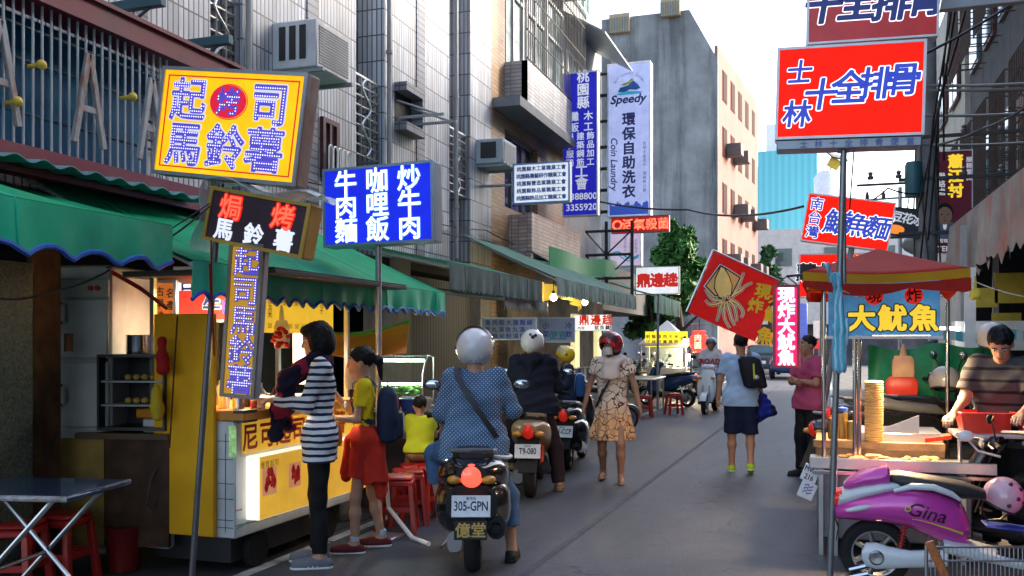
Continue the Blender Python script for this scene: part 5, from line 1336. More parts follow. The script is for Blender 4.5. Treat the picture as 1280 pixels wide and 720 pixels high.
def scooter(label, loc, rot, mb_, mt=None, txt='', seat=None, light=M_tail, group=None, mir=True, steer=0, badge=None, head_on=False, tailw=1.0, gold=False, lower=False):
    mt = mt or M_blk_m; seat = seat or M_seat
    t = thing('scooter', label, 'scooter', loc, rot, group)
    wheel(t, (0, -.58, .215), .215, .056); wheel(t, (0, .66, .215), .215, .05)
    b = MB(); b.loft([((0, y, z), hw*tailw, (0, 0, hh), 2.6) for y, z, hw, hh in ((.12, .50, .10, .14), (.05, .53, .135, .18), (-.18, .57, .17, .185), (-.45, .63, .185, .15), (-.68, .68, .165, .115), (-.82, .70, .12, .075), (-.88, .71, .07, .04))], 24); b.build('rear_cowl', mb_, t)
    b = MB(); b.loft([((0, y, z), hw, (0, 0, hh), 2.8) for y, z, hw, hh in ((.14, .70, .08, .02), (.08, .725, .12, .05), (-.25, .755, .155, .055), (-.36, .775, .155, .06), (-.62, .80, .135, .05), (-.72, .80, .08, .025))], 22); b.build('seat', seat, t)
    b = MB(); b.box((0, .27, .30), (.3, .44, .06), .02); b.loft([((0, y, z), hw, (0, 0, hh), 3) for y, z, hw, hh in ((.5, .33, .12, .07), (.1, .28, .15, .07), (-.35, .33, .14, .1), (-.5, .36, .1, .06))], 16); b.build('floorboard', mt, t)
    b = MB(); b.loft([((0, y, z), hw, (0, d, d*.25), 2.6) for y, z, hw, d in ((.47, .26, .13, .04), (.48, .42, .2, .06), (.44, .62, .21, .075), (.38, .82, .17, .075), (.33, .94, .12, .07))], 22); b.build('front_shield', mb_, t)
    b = MB(); b.loft([((0, y, z), hw, (0, d, 0), 2.6) for y, z, hw, d in ((.27, .93, .09, .05), (.27, .98, .15, .085), (.26, 1.03, .15, .085), (.24, 1.07, .1, .05))], 20); b.build('handlebar_cowl', mb_, t)
    b = MB(); b.tube([(-.36, .12, 1.0), (-.3, .15, 1.01), (-.14, .22, 1.02), (.14, .22, 1.02), (.3, .15, 1.01), (.36, .12, 1.0)], .013, 8); b.build('handlebar', M_alu, t)
    for sx in (-1, 1):
        b = MB(); b.tube([(sx*.24, .177, 1.013), (sx*.37, .118, 1.0)], .02, 10); b.build('grip', M_rubber, t)
        b = MB(); b.tube([(sx*.2, .25, 1.02), (sx*.28, .23, 1.01), (sx*.36, .17, .995)], .007, 6); b.build('brake_lever', M_alu, t)
        b = MB(); b.sphere((sx*.11, -.855, .66), (.05, .05, .03), 12, 8); b.build('rear_indicator', M_amber, t)
        b = MB(); b.sphere((sx*.14, .48, .78), (.05, .035, .03), 12, 8); b.build('front_indicator', M_amber, t)
        b = MB(); b.tube([(sx*.07, .66, .215), (sx*.065, .5, .62)], .024, 10); b.build('fork_leg', M_alu, t)
        b = MB(); b.tube([(sx*.1, -.55, .25), (sx*.11, -.42, .56)], .026, 10); b.build('shock_absorber', M_red if gold else M_chrome, t)
        if mir:
            b = MB(); b.tube([(sx*.19, .2, 1.03), (sx*.22, .21, 1.13), (sx*.31, .2, 1.2)], .007, 6); o = b.build('mirror', M_blk_m, t)
            b = MB(); b.sphere((sx*.34, .2, 1.23), (.07, .022, .042), 16, 8); b.build('mirror_housing', M_blk_m, o)
            b = MB(); b.sphere((sx*.34, .184, 1.23), (.06, .01, .034), 16, 8); b.build('mirror_glass', M_mirror, o)
    b = MB(); b.sphere((0, .335, 1.0), (.095, .055, .06), 18, 10); b.build('headlight', mat('headlight_on', (.8, .8, .8), .1, emit=(1, .95, .85), es=1.5) if head_on else M_lens, t)
    b = MB()
    sec = []
    for i in range(9):
        a = R(20+i*17); c = Vector((0, .66+.25*math.cos(a), .215+.25*math.sin(a))); rd = Vector((0, math.cos(a), math.sin(a)))
        sec.append((c, .075, rd*.022, 2.2))
    b.loft(sec, 12); b.build('front_fender', mb_, t)
    b = MB(); b.loft([((-.12, y, z), .05, (0, 0, hh), 3) for y, z, hh in ((.0, .3, .07), (-.3, .27, .085), (-.6, .22, .1), (-.68, .22, .07))], 14); b.build('engine_case', M_alu, t)
    b = MB(); b.tube([(.09, -.05, .26), (.13, -.25, .22), (.14, -.38, .24)], .02, 8); b.tube([(.15, -.36, .25), (.155, -.8, .33)], [.05, .058], 14); b.cyl((.155, -.8, .33), (.157, -.85, .34), .03); b.build('exhaust', M_blk_m, t)
    b = MB(); b.tube([(.11, -.4, .78), (.15, -.6, .82), (.13, -.78, .84), (0, -.85, .85), (-.13, -.78, .84), (-.15, -.6, .82), (-.11, -.4, .78)], .016, 8); b.build('grab_rail', M_alu if not gold else mb_, t)
    b = MB(); b.sphere((0, -.85, .685), (.056*tailw, .055, .078), 20, 12); b.build('tail_light', light, t)
    if lower:
        b = MB(); b.loft([((0, y, z), hw, (0, 0, hh), 3) for y, z, hw, hh in ((.1, .38, .12, .12), (-.2, .42, .24, .2), (-.5, .44, .265, .21), (-.72, .47, .235, .18), (-.81, .5, .17, .12))], 22); b.build('lower_cowl', M_blk_g, t)
        b = MB(); b.loft([((.16, y, z), hw, (0, 0, hh), 2.4) for y, z, hw, hh in ((-.2, .27, .05, .07), (-.5, .3, .075, .095), (-.8, .34, .06, .08))], 18); b.build('exhaust_shield', M_blk_g, t)
    b = MB(); b.prism([(-.11, -.80, .62), (.11, -.80, .62), (.09, -.96, .30), (-.09, -.96, .30)], (0, .02, -.01)); b.build('mudguard', M_blk_m, t)
    b = MB(); b.tube([(-.13, -.1, .25), (-.2, -.15, .12), (-.24, -.22, .08)], .012, 6); b.build('side_stand', M_alu, t)
    if txt: plate(t, Vector((0, -.925, .50)), R(-20), txt, extra='臺灣省')
    if badge: plate(t, Vector((0, -.975, .355)), R(-20), badge, .21, .12, 'mud_flap', M_blk_m, mat('gold_ink', (.45, .28, .05), .5, var=0), .1)
    return t
M_gold = mat('champagne_metal', (.42, .3, .18), .3, .5, coat=.5)
M_silver = mat('silver_paint', (.45, .47, .5), .3, .6, coat=.4)
M_dkblue = mat('dark_blue_paint', (.02, .06, .17), .2, .2, coat=.6)
M_cream = mat('white_gloss', (.7, .72, .74), .2, coat=.6)
M_dgrey = mat('dark_grey_paint', (.06, .065, .07), .3, .3, coat=.4)
def gpos(px, py): return PG(px, py)
p = PG(588, 716); SC1 = scooter('black scooter with a glowing red tail light under the rider in the dotted blue shirt', (p.x-.19, p.y+.6, 0), R(19), M_blk_g, None, '305-GPN', light=M_tail_on, badge='億堂', tailw=1.38, lower=True)
p = PG(658, 622); SC2 = scooter('champagne coloured scooter under the rider in the navy hoodie', (p.x-.1, p.y+.6, 0), R(13), M_gold, None, 'T9-080', gold=True, tailw=1.1)
p = PG(707, 588); SC3 = scooter('black scooter carrying the child in the yellow helmet', (p.x-.05, p.y+.6, 0), R(6), M_blk_g, None, '571-CCP', tailw=1.1, lower=True)
p = PG(742, 548); scooter('silver and black scooter parked just ahead of the child in the yellow helmet', (p.x-.25, p.y+1.0, 0), R(-50), M_silver, None, '', group=None)
p = PG(853, 508); scooter('dark blue scooter parked along the left edge line, tail to the street', (p.x-.35, p.y, 0), R(62), M_dkblue, None, '')
p = PG(790, 500); scooter('dark grey scooter with blue panels parked behind the red stools', (p.x, p.y+1, 0), R(150), M_dgrey, None, '', head_on=False)
p = PG(884, 518); SC7 = scooter('white scooter coming up the street towards the camera', (p.x, p.y+.6, 0), R(176), M_cream, M_blk_m, '')
# right side: black ones among the stall clutter
p = P(1292, HZ, 6.2); SCB = scooter('black scooter with an oval white mirror parked beside the pink one', (p.x, p.y+.1, 0), R(64), M_blk_g, None, ''); SCB.scale = (.84, .84, .84)
w = MB(); q = P(1207, 545, 6.05); w.sphere(q, (.052, .02, .038), 18, 10); w.tube([q+Vector((.01, .015, -.02)), q+Vector((.08, .05, -.1)), q+Vector((.22, .1, -.14))], .008, 6); w.xform(Matrix.LocRotScale(SCB.location, SCB.rotation_euler, SCB.scale).inverted()); w.build('white_mirror', M_cream, SCB)
p = P(1172, HZ, 8.5); scooter('black scooter standing crosswise in front of the green tarpaulin', (p.x-.1, p.y, .2), R(-75), M_blk_g, None, '', seat=mat('grey_seat', (.12, .12, .12), .5))
p = P(1100, HZ, 9.4); scooter('dark blue scooter parked behind the squid cart, headlight side out', (p.x+.1, p.y, .0), R(-60), M_dgrey, None, '')

p = P(1212, HZ, 8.6); scooter('dark olive scooter wedged between the squid cart and the stall keeper', (p.x, p.y+.35, .2), R(-62), mat('dark_olive', (.035, .035, .02), .4, coat=.3), None, '')
# ---- pink and white scooter in the right foreground
gx, gy = P(1094, HZ, 5.85).xy
G = thing('scooter', 'pink and white electric scooter with dark lettering on its flank', 'scooter', (gx, gy, 0), R(-90))
M_pk = mat('pink_paint', (.65, .06, .41), .25, .15, coat=.7, var=.06)
M_wh = mat('pearl_white', (.62, .66, .7), .25, coat=.5, var=.05)
wheel(G, (0, 0, .215), .215, .055, 7); wheel(G, (0, 1.25, .215), .215, .05, 7)
b = MB(); b.loft([((0, y, z), hw, (0, 0, hh), 2.3) for y, z, hw, hh in ((-.255, .47, .05, .035), (-.235, .475, .10, .055), (-.12, .505, .155, .085), (.05, .53, .185, .115), (.2, .53, .195, .14), (.34, .495, .185, .165), (.45, .445, .16, .165), (.51, .405, .12, .13), (.535, .39, .06, .07))], 30); b.build('rear_body', M_pk, G)
b = MB(); b.loft([((0, y, z), hw, (0, 0, hh), 2.4) for y, z, hw, hh in ((-.245, .535, .06, .03), (-.215, .555, .11, .06), (-.08, .61, .15, .05), (.03, .64, .165, .045), (.12, .655, .15, .03), (.17, .655, .1, .012))], 24); b.build('white_band', M_wh, G)
b = MB(); b.loft([((0, y, z), hw, (0, 0, hh), 2.6) for y, z, hw, hh in ((-.19, .635, .07, .015), (-.16, .65, .11, .035), (-.07, .69, .14, .05), (.03, .705, .14, .065), (.065, .715, .135, .065), (.08, .71, .12, .05))], 22); b.build('back_trunk', M_pk, G)
for sx in (-1, 1):
    b = MB(); b.tube([(sx*.16, .1, .635), (sx*.175, .2, .67), (sx*.18, .32, .67), (sx*.17, .42, .635), (sx*.16, .47, .60)], [.012, .02, .021, .018, .01], 10); b.build('grab_rail', M_wh, G)
    b = MB(); b.sphere((sx*.158, -.1, .515), (.022, .085, .018), 14, 8, M=Matrix.Rotation(R(14), 3, 'X')); b.build('side_indicator', M_lens, G)
b = MB(); b.loft([((0, y, z), hw, (0, 0, hh), 2.8) for y, z, hw, hh in ((.08, .70, .1, .03), (.14, .69, .14, .05), (.35, .665, .15, .05), (.5, .64, .14, .05), (.62, .62, .1, .03))], 20); b.build('seat', M_seat, G)
b = MB(); b.loft([((0, y, z), hw, (0, 0, hh), 2.6) for y, z, hw, hh in ((-.262, .545, .04, .03), (-.25, .55, .09, .055), (-.2, .57, .11, .05))], 18); b.build('tail_light', M_tail, G)
b = MB(); b.loft([((0, y, z), .17, (0, 0, hh), 3.2) for y, z, hh in ((.38, .31, .05), (.5, .285, .05), (.75, .235, .035), (1.0, .2, .03), (1.05, .21, .05))], 20); b.build('footboard', M_wh, G)
b = MB(); b.box((0, .72, .275), (.28, .5, .02), .008); b.build('foot_mat', M_blk_m, G)
b = MB(); b.loft([((0, y, z), hw, (0, d, .01), 2.6) for y, z, hw, d in ((1.04, .22, .16, .04), (1.08, .45, .2, .06), (1.04, .7, .19, .06), (.96, .92, .11, .06))], 22); b.build('front_shield', M_pk, G)
b = MB(); b.loft([((0, y, z), hw, (0, d, 0), 2.6) for y, z, hw, d in ((.94, .92, .08, .05), (.93, .98, .13, .08), (.9, 1.04, .11, .06))], 18); b.build('handlebar_cowl', M_wh, G)
b = MB(); b.tube([(-.34, .78, .97), (-.13, .9, .99), (.13, .9, .99), (.34, .78, .97)], .014, 8); b.build('handlebar', M_alu, G)
b = MB(); b.loft([((.125, y, z), .035, (0, 0, hh), 2.4) for y, z, hh in ((-.085, .225, .03), (-.06, .225, .075), (0, .22, .085), (.07, .215, .07), (.2, .215, .052), (.33, .23, .055), (.4, .235, .05))], 20); b.build('swing_arm', M_wh, G)
b = MB(); b.lathe([(0, .165), (.035, .168), (.045, .16), (.05, .15)], (0, 0, .215), 'x', 24); b.build('hub_cap', M_alu, G)
b = MB()
for k in range(9): b.lathe([(.018, -.004), (.026, 0), (.018, .004)], (.12, .14+.004*k, .3+.02*k), 'z', 10)
b.tube([(.12, .14, .28), (.12, .18, .5)], .011, 8); b.build('shock_absorber', mat('red_spring', (.4, .03, .02), .35, coat=.4), G)
b = MB(); b.loft([((0, y, z), .07, (0, 0, .012), 2) for y, z in ((-.24, .42), (-.22, .36), (-.235, .28))], 10); b.build('mudguard', M_blk_m, G)
b = MB(); b.tube([(.1, -.02, .16), (.12, -.16, .12)], .018, 8); b.tube([(.1, -.05, .1), (.12, -.2, .06)], .018, 8); b.build('foot_peg', M_chrome, G)
def flank(items, off, y0, z0, tilt, nm, m, lift=.004):
    """lettering wrapped on the right flank (+x side), reading along +y"""
    w = MB()
    for it in items: text_into(w, it[0], it[1], it[2], it[3], y=0, off=off, **(it[4] if len(it) > 4 else {}))
    secs = [(-.255, .47, .05, .035), (-.235, .475, .10, .055), (-.12, .505, .155, .085), (.05, .53, .185, .115), (.2, .53, .195, .14), (.34, .495, .185, .165), (.45, .445, .16, .165), (.51, .405, .12, .13), (.535, .39, .06, .07)]
    out = []
    for (x, _, z) in w.v:
        yy = y0+x*math.cos(tilt)-z*math.sin(tilt); zz = z0+x*math.sin(tilt)+z*math.cos(tilt)
        for i in range(len(secs)-1):
            if secs[i][0] <= yy <= secs[i+1][0]: break
        u = (yy-secs[i][0])/(secs[i+1][0]-secs[i][0]); zc, hw, hh = [secs[i][q]+(secs[i+1][q]-secs[i][q])*u for q in (1, 2, 3)]
        e = min(.999, abs((zz-zc)/hh)); out.append((hw*(1-e**2.3)**(1/2.3)+lift, yy, zz))
    w.v = out; return w.build(nm, m, G, smooth=False, recalc=False)
flank([('Gina', 0, 0, .115, dict(slant=.22, sx=1.05))], .01, .29, .515, R(-12), 'lettering', mat('purple_ink', (.03, .005, .035), .4, var=0))
flank([('O', 0, 0, .05)], .03, .175, .535, 0, 'gold_badge', mat('badge_gold', (.6, .4, .1), .4, var=0))
w = MB(); w.tube([(.2-.06*(max(0, u-.5))**1.5, .2+.28*u, .475-.075*u**1.4) for u in [i/12 for i in range(13)]], [.002+.006*i/12 for i in range(13)], 6); w.build('yellow_swoosh', M_yel_l, G)
# ================================================================== PEOPLE IN THE STREET
M_stripe = stripe_mat('navy_white_stripes', (.72, .74, .76), (.02, .025, .07), .046, .42, 2, .85, wob=.02)
M_blackpants = mat('black_trousers', (.013, .013, .015), .8, var=.3, bump=.2)
M_greyshoe = mat('grey_shoe', (.16, .17, .2), .7); M_wsole = mat('white_sole', (.7, .7, .68), .6); M_wstripe = mat('white_stripe', (.8, .8, .8), .6)
M_scarf = stripe_mat('dark_red_striped_cloth', (.014, .012, .03), (.26, .015, .04), .11, .3, 0, .9, wob=.12)
def bag_empty(name, label, cat, J, group=None):
    r = J['root']; return thing(name, label, cat, tuple(r.location), tuple(r.rotation_euler), group)
# -- woman at the potato stall
p = PG(400, 706)
_, J = person('woman in a navy and white striped top and black trousers waiting at the potato stall', (p.x, p.y, 0), R(118), 1.66, .93, (0, -.03, 1), (0.0, .14),
    legs=(((-.03, .02, -1), (-.02, -.04, -1)), ((.05, .06, -1), (.02, -.02, -1))), arms=(((-.1, .38, -1), (.25, 1, .16)), ((.08, .45, -1), (-.25, 1, .14))),
    hair='bob', hgrid=.0068, hands=(.7, .8), palms=(v3(.4, 0, -1), v3(-.6, 0, -1)),
    clothes=(pants(M_blackpants, 1.93, .008), shirt(M_stripe, 1.92, -.18, .014, loose=.02, wr=.003)), shoes=shoe(M_greyshoe, M_wsole, stripe=M_wstripe))
gl = MB()
for sx in (-1, 1): gl.tube([J['hp'](sx*.033+.025*math.cos(a), .098-.01*abs(math.cos(a)), .012+.019*math.sin(a)) for a in [i*.5236 for i in range(12)]], .002, 4, closed=True); gl.tube([J['hp'](sx*.058, .088, .016), J['hp'](sx*.078, .0, .012)], .002, 4)
gl.tube([J['hp'](-.008, .1, .016), J['hp'](.008, .1, .016)], .002, 4); gl.build('glasses', M_black, J['root'])
pr = [cap(J['neck']+v3(-.09, -.02, -.02), J['neck']+v3(.09, -.02, -.02), .05, k=.05), cap(J['neck']+v3(-.06, .06, .0), J['O']+v3(-.15, .21, .38), .055, .066, .05), cap(J['O']+v3(-.15, .21, .38), J['wrL']+v3(.0, -.08, .0), .066, .06, .05, flat=((1, 0, 0), .7)),
      cap(J['wrL']+v3(.03, -.06, -.03), J['wrL']+v3(.04, -.02, -.24), .065, .05, .05, flat=((1, 0, 0), .6)), cap(J['wrR']+v3(-.04, -.06, -.02), J['wrR']+v3(-.05, -.1, -.2), .06, .05, .05), cap(J['wrL']+v3(.04, -.1, -.05), J['wrR']+v3(-.04, -.1, -.05), .05, k=.06)]
o = sdf_mesh(pr, .009, 0, (), 'draped_jacket', M_scarf, None, fold=wrinkle(.007, 45)); o.location = J['root'].location; o.rotation_euler = J['root'].rotation_euler
tag(o, 'dark red-striped jacket draped over the arms of the woman in the striped top', 'jacket')
w = MB(); c = (J['wrL']+J['wrR'])/2+v3(0, .11, .03); w.box(c, (.12, .05, .1), .012, rot=(.4, 0, 0)); o = w.build('purse', mat('spotted_purse', (.3, .28, .26), .6, var=.9, vscale=60)); o.location = J['root'].location; o.rotation_euler = J['root'].rotation_euler
tag(o, 'small speckled purse in the hands of the woman in the striped top', 'purse')
# -- schoolgirl
p = PG(455, 688)
M_yshirt = mat('yellow_shirt', (.72, .56, .015), .8, var=.08); M_redcloth = mat('red_cloth', (.5, .03, .015), .8, var=.2); M_pack = mat('navy_pack', (.014, .022, .05), .6, var=.25, bump=.1)
_, J = person('schoolgirl in a yellow shirt with a red jacket tied round her waist', (p.x, p.y, 0), R(116), 1.48, .86, (0, .0, 1), (0, .02),
    legs=(((-.04, .16, -1), (-.0, .02, -1)), ((.05, -.17, -1), (.0, -.2, -1))), arms=(((-.12, .2, -1), (.2, 1, .05)), ((.1, .35, -1), (-.15, .8, .9))),
    hair='pony', hgrid=.0068, hands=(.9, 1.0), skin=SKIN, palms=(v3(.5, 0, -1), v3(-1, 0, 0)),
    clothes=(pants(mat('red_shorts', (.45, .025, .02), .8), .62, .016, 'shorts', wide=.018), shirt(M_yshirt, .6, -.06, .013, loose=.008, wr=.003)), shoes=shoe(mat('dark_red_shoe', (.12, .02, .02), .6), M_wsole, socks=mat('pale_sock', (.45, .6, .72), .9)))
s_ = J['s']; O = J['O']
pr = [cap(O+v3(-.09, 0, .05)*s_, O+v3(.09, 0, .05)*s_, .128*s_, k=.05, flat=((0, 1, 0), .9))]
for sx in (-1, 1): pr += [cap(O+v3(sx*.1, -.03, .03)*s_, O+v3(sx*.13, -.08, -.33)*s_, .1*s_, .11*s_, .05, flat=((1, 0, 0), .7), cut=0), cap(O+v3(sx*.07, -.1, 0)*s_, O+v3(sx*.09, -.15, -.42)*s_, .07*s_, .05*s_, .05)]
pr += [cap(O+v3(-.03, .13, .03)*s_, O+v3(-.06, .15, -.28)*s_, .035*s_, .04*s_, .03), cap(O+v3(.03, .13, .03)*s_, O+v3(.03, .16, -.25)*s_, .035*s_, .04*s_, .03)]
o = sdf_mesh(pr, .009, 0, (), 'tied_jacket', M_redcloth, J['root'], fold=lambda X, Y, Z: .005*np.sin(np.arctan2(Y, X)*10+Z*6)+.003*np.sin(Z*19+X*17))
w = MB(); w.tube([O+v3(-.158, -.01, .02)*s_, O+v3(-.175, -.02, -.32)*s_], [.012, .014], 6); w.build('yellow_piping', M_yel_l, o)
w = MB(); q = J['shL']*.5+J['shR']*.5+v3(-.07, .13, -.14); w.sphere(q, (.03, .012, .03), 12, 6); w.build('badge', M_white, J['root'])
w = MB(); a = J['wrL']; w.tube([a+(J['elL']-a)*.12, a+(J['elL']-a)*.2], .034, 12); w.build('wrist_watch', M_white, J['root'])
bp_ = bag_empty('backpack', 'navy school backpack worn by the girl in the yellow shirt', 'backpack', J)
def backpack(t, J, m, trim, wd=.15, hh=.2, dp=.09, z=.3, xo=0, pocket=True):
    s = J['s']; c = J['O']+J['t']*z*s-J['fwd']*(.13+dp*.72)*s+v3(xo, 0, 0)
    w = MB(); w.loft([(c+J['t']*q*hh*s, wd*s*a, -J['fwd']*dp*s*a2, 3.2) for q, a, a2 in ((-1, .8, .75), (-.9, .97, .95), (0, 1, 1), (.75, .93, .85), (.97, .7, .6), (1.04, .4, .35))], 24); w.build('pack_body', m, t)
    if pocket:
        w = MB(); w.loft([(c-J['fwd']*dp*.9*s+J['t']*q*hh*s, wd*.8*s*a, -J['fwd']*.045*s*a, 3.2) for q, a in ((-.85, .8), (-.75, 1), (-.1, 1), (.08, .8))], 20); w.build('pocket', m, t)
        w = MB(); zz = c-J['fwd']*(dp*.9+.045)*s; w.tube([zz+v3(wd*.72*math.cos(a), 0, 0)*s+J['t']*(hh*(-.4+.44*math.sin(a)))*s for a in [i*6.283/24 for i in range(24)]], .005, 5, closed=True); w.build('piping', trim, t)
    for sx in (-1, 1):
        sh = J['sh'+('L' if sx < 0 else 'R')]; q = sh-v3(sx*.06, 0, 0)*s
        pts = [q-J['fwd']*.11*s+v3(0, 0, -.02)*s, q+v3(0, 0, .075)*s-J['fwd']*.03*s, q+J['fwd']*.085*s+v3(0, 0, .02)*s, q+J['fwd']*.105*s+v3(sx*.01, 0, -.12)*s, q+J['fwd']*.06*s+v3(sx*.05, 0, -.27)*s, q-J['fwd']*.08*s+v3(sx*.03, 0, -.31)*s]
        ribbon(t, 'shoulder_strap', pts, .05*s, m, [(0, -1, .3), (0, -.3, 1), (0, .7, .7), (0, 1, 0), (sx*.8, .5, 0), (sx*.5, -.8, 0)])
    w = MB(); w.tube([c+J['t']*hh*.95*s+v3(-.03, 0, 0), c+J['t']*(hh+.05)*s, c+J['t']*hh*.95*s+v3(.03, 0, 0)], .008, 6); w.build('top_handle', m, t)
backpack(bp_, J, M_pack, mat('grey_trim', (.3, .32, .36), .5), .15, .23, .1, .24)
w = MB(); c = J['wrR']+v3(-.02, .1, .03); w.sphere(c, (.035, .035, .045), 14, 8); w.lathe([(.0, -.03), (.05, .04), (.055, .1), (.04, .1)], c-v3(0, 0, .02), n=14); o = w.build('snack_bag', mat('brown_paper', (.4, .2, .06), .7)); o.location = J['root'].location; o.rotation_euler = J['root'].rotation_euler
tag(o, 'small brown snack bag in the raised hand of the schoolgirl', 'food bag')
# -- toddler on a stool
p = P(525, HZ, 8.35)
person('small child with cropped hair in a lime shirt sitting on a red stool', (p.x, p.y, 0), R(25), 1.0, 1.05, (0, .12, 1), (.2, -.05), seat=.56, legs=(((-.2, 1, -.05), (0, .1, -1)), ((.2, 1, -.05), (0, .1, -1))), arms=(((-.25, .3, -1), (.1, 1, .1)), ((.25, .3, -1), (-.1, 1, .1))), hair='crop', skin=SKIN2,
    clothes=(pants(mat('tan_shorts', (.25, .18, .1), .8), .8, .012, 'shorts'), shirt(mat('lime_shirt', (.5, .58, .03), .8, var=.1), .55, -.02, .014, loose=.015)), shoes=shoe(M_greyshoe, M_wsole))
# -- rider on the near scooter
mdot = bpy.data.materials.new('blue_dotted_cotton'); mdot.use_nodes = True; nt = mdot.node_tree; L = nt.links.new; b = nt.nodes['Principled BSDF']; b.inputs['Roughness'].default_value = .85
tc = _n(nt, 'ShaderNodeTexCoord'); mp = _n(nt, 'ShaderNodeMapping'); mp.inputs['Scale'].default_value = (1, .0, 1); mp.inputs['Rotation'].default_value = (0, R(45), 0); L(tc.outputs['Object'], mp.inputs[0])
vo = _n(nt, 'ShaderNodeTexVoronoi'); vo.inputs['Scale'].default_value = 52; vo.inputs['Randomness'].default_value = .0; L(mp.outputs[0], vo.inputs['Vector'])
lt = _n(nt, 'ShaderNodeMath', operation='LESS_THAN'); lt.inputs[1].default_value = .2; L(vo.outputs['Distance'], lt.inputs[0])
no = _n(nt, 'ShaderNodeTexNoise'); no.inputs['Scale'].default_value = 7; no.inputs['Detail'].default_value = 5; L(tc.outputs['Object'], no.inputs['Vector'])
cr = _n(nt, 'ShaderNodeValToRGB'); cr.color_ramp.elements[0].position = .3; cr.color_ramp.elements[0].color = (.045, .1, .2, 1); cr.color_ramp.elements[1].position = .7; cr.color_ramp.elements[1].color = (.085, .17, .3, 1); L(no.outputs[0], cr.inputs[0])
mi = _n(nt, 'ShaderNodeMix', data_type='RGBA'); L(lt.outputs[0], mi.inputs['Factor']); L(cr.outputs[0], mi.inputs['A']); mi.inputs['B'].default_value = (.5, .6, .7, 1); L(mi.outputs['Result'], b.inputs['Base Color'])
M_jeans = mat('blue_jeans', (.07, .15, .29), .85, var=.35, vscale=9, bump=.15)
r1 = SC1.location
_, J = person('rider in a blue dotted shirt and cropped jeans with a white helmet, seen from behind', (r1.x+.34*math.sin(R(19)), r1.y-.34*math.cos(R(19)), 0), R(19), 1.6, 1.1, (0, .08, 1), (-.06, .05), seat=.84, hgrid=.0075,
    legs=(((-.62, .9, -.25), (.1, .1, -1)), ((.42, .2, -1), (.08, -.12, -1))), arms=(((-.3, .15, -1), (.0, .8, -.55)), ((.5, .2, -1), (-.25, .9, .05))), feet=((0, 1, 0), (.15, 1, 0)),
    hands=(.9, .9), palms=(v3(0, 0, -1), v3(0, 0, -1)), hair='short', clothes=(pants(M_jeans, 1.55, .014, 'jeans', wide=.008), shirt(mdot, 1.4, -.13, .016, loose=.028, wr=.004)), shoes=shoe(mat('black_shoe', (.02, .02, .02), .6), M_rubber))
M_wh_helm = mat('white_helmet', (.7, .68, .68), .22, coat=.7, var=.04)
helmet(J, M_wh_helm, (mat('smoke_visor', (.06, .03, .03), .08, alpha=.75), 60, 72), r=1.12, full=True)
st_ = bag_empty('shoulder_bag', 'black bag strap slanting over the back of the rider in the dotted shirt', 'bag', J)
s = J['s']; q = [(-.1, .09, .53), (-.13, -.03, .565), (-.12, -.115, .5), (-.05, -.155, .38), (.06, -.165, .22), (.16, -.14, .07), (.205, -.02, .0)]
ribbon(st_, 'strap', [J['O']+v3(a, c-.0, d)*s for a, c, d in q], .04, M_black, [(0, .4, 1), (0, -.4, 1), (0, -1, .5), (0, -1, .1), (0, -1, 0), (.4, -1, 0), (1, -.2, 0)])
w = MB(); w.box(J['O']+v3(.19, .12, -.02)*s, (.1, .2, .15), .03); w.build('bag_body', M_blk_m, st_)
w = MB(); w.tube([J['O']+v3(.14+.135*math.sin(a), -.02-.16*math.cos(a), -.075-.02*math.sin(a))*s for a in [R(-5+i*12) for i in range(13)]], .013, 6); w.build('white_hem', M_white, J['root'])
# -- rider in the navy hoodie
r2 = SC2.location; M_hood = mat('navy_hoodie', (.012, .014, .026), .85, var=.25)
_, J = person('rider in a navy hoodie and white helmet on the champagne scooter', (r2.x+.2*math.sin(R(13)), r2.y-.2*math.cos(R(13)), 0), R(13), 1.68, 1.12, (-.03, .16, 1), (.25, -.02), seat=.86, legs=(((-.5, .8, -.5), (.1, .05, -1)), ((.35, .3, -1), (.12, -.2, -1))), arms=(((-.35, .3, -1), (.1, 1, .1)), ((.35, .3, -1), (-.1, 1, .1))),
    hair='short', hands=(.9, .9), clothes=(pants(mat('dark_trousers', (.03, .018, .022), .8), 1.95, .014, wide=.01), shirt(M_hood, 1.95, -.08, .022, loose=.03, wr=.006, name='hoodie')), shoes=shoe(mat('tan_shoe', (.2, .14, .07), .7), M_rubber))
s = J['s']; sdf_mesh([cap(J['neck']+v3(-.06, -.07, -.02)*s, J['neck']+v3(.06, -.07, -.02)*s, .07*s, k=.04), cap(J['neck']+v3(0, -.09, -.05)*s, J['neck']+v3(0, -.12, -.14)*s, .08*s, .04*s, .04)], .01, 0, (), 'hood', M_hood, J['root'], fold=wrinkle(.004))
ho = helmet(J, M_wh_helm, r=1.02)
w = MB(); hd = J['hd']; c = J['hp'](0, -.005, .03)
for (az, el, r_) in ((-98, 22, .022), (-82, 30, .018), (-112, 34, .015)):
    q = v3(math.cos(R(az))*math.cos(R(el)), math.sin(R(az))*math.cos(R(el)), math.sin(R(el))); w.sphere(c+hd @ (q*v3(.124, .138, .131)*J['hs']*1.03), r_, 8, 5)
w.build('helmet_mark', M_black, ho)
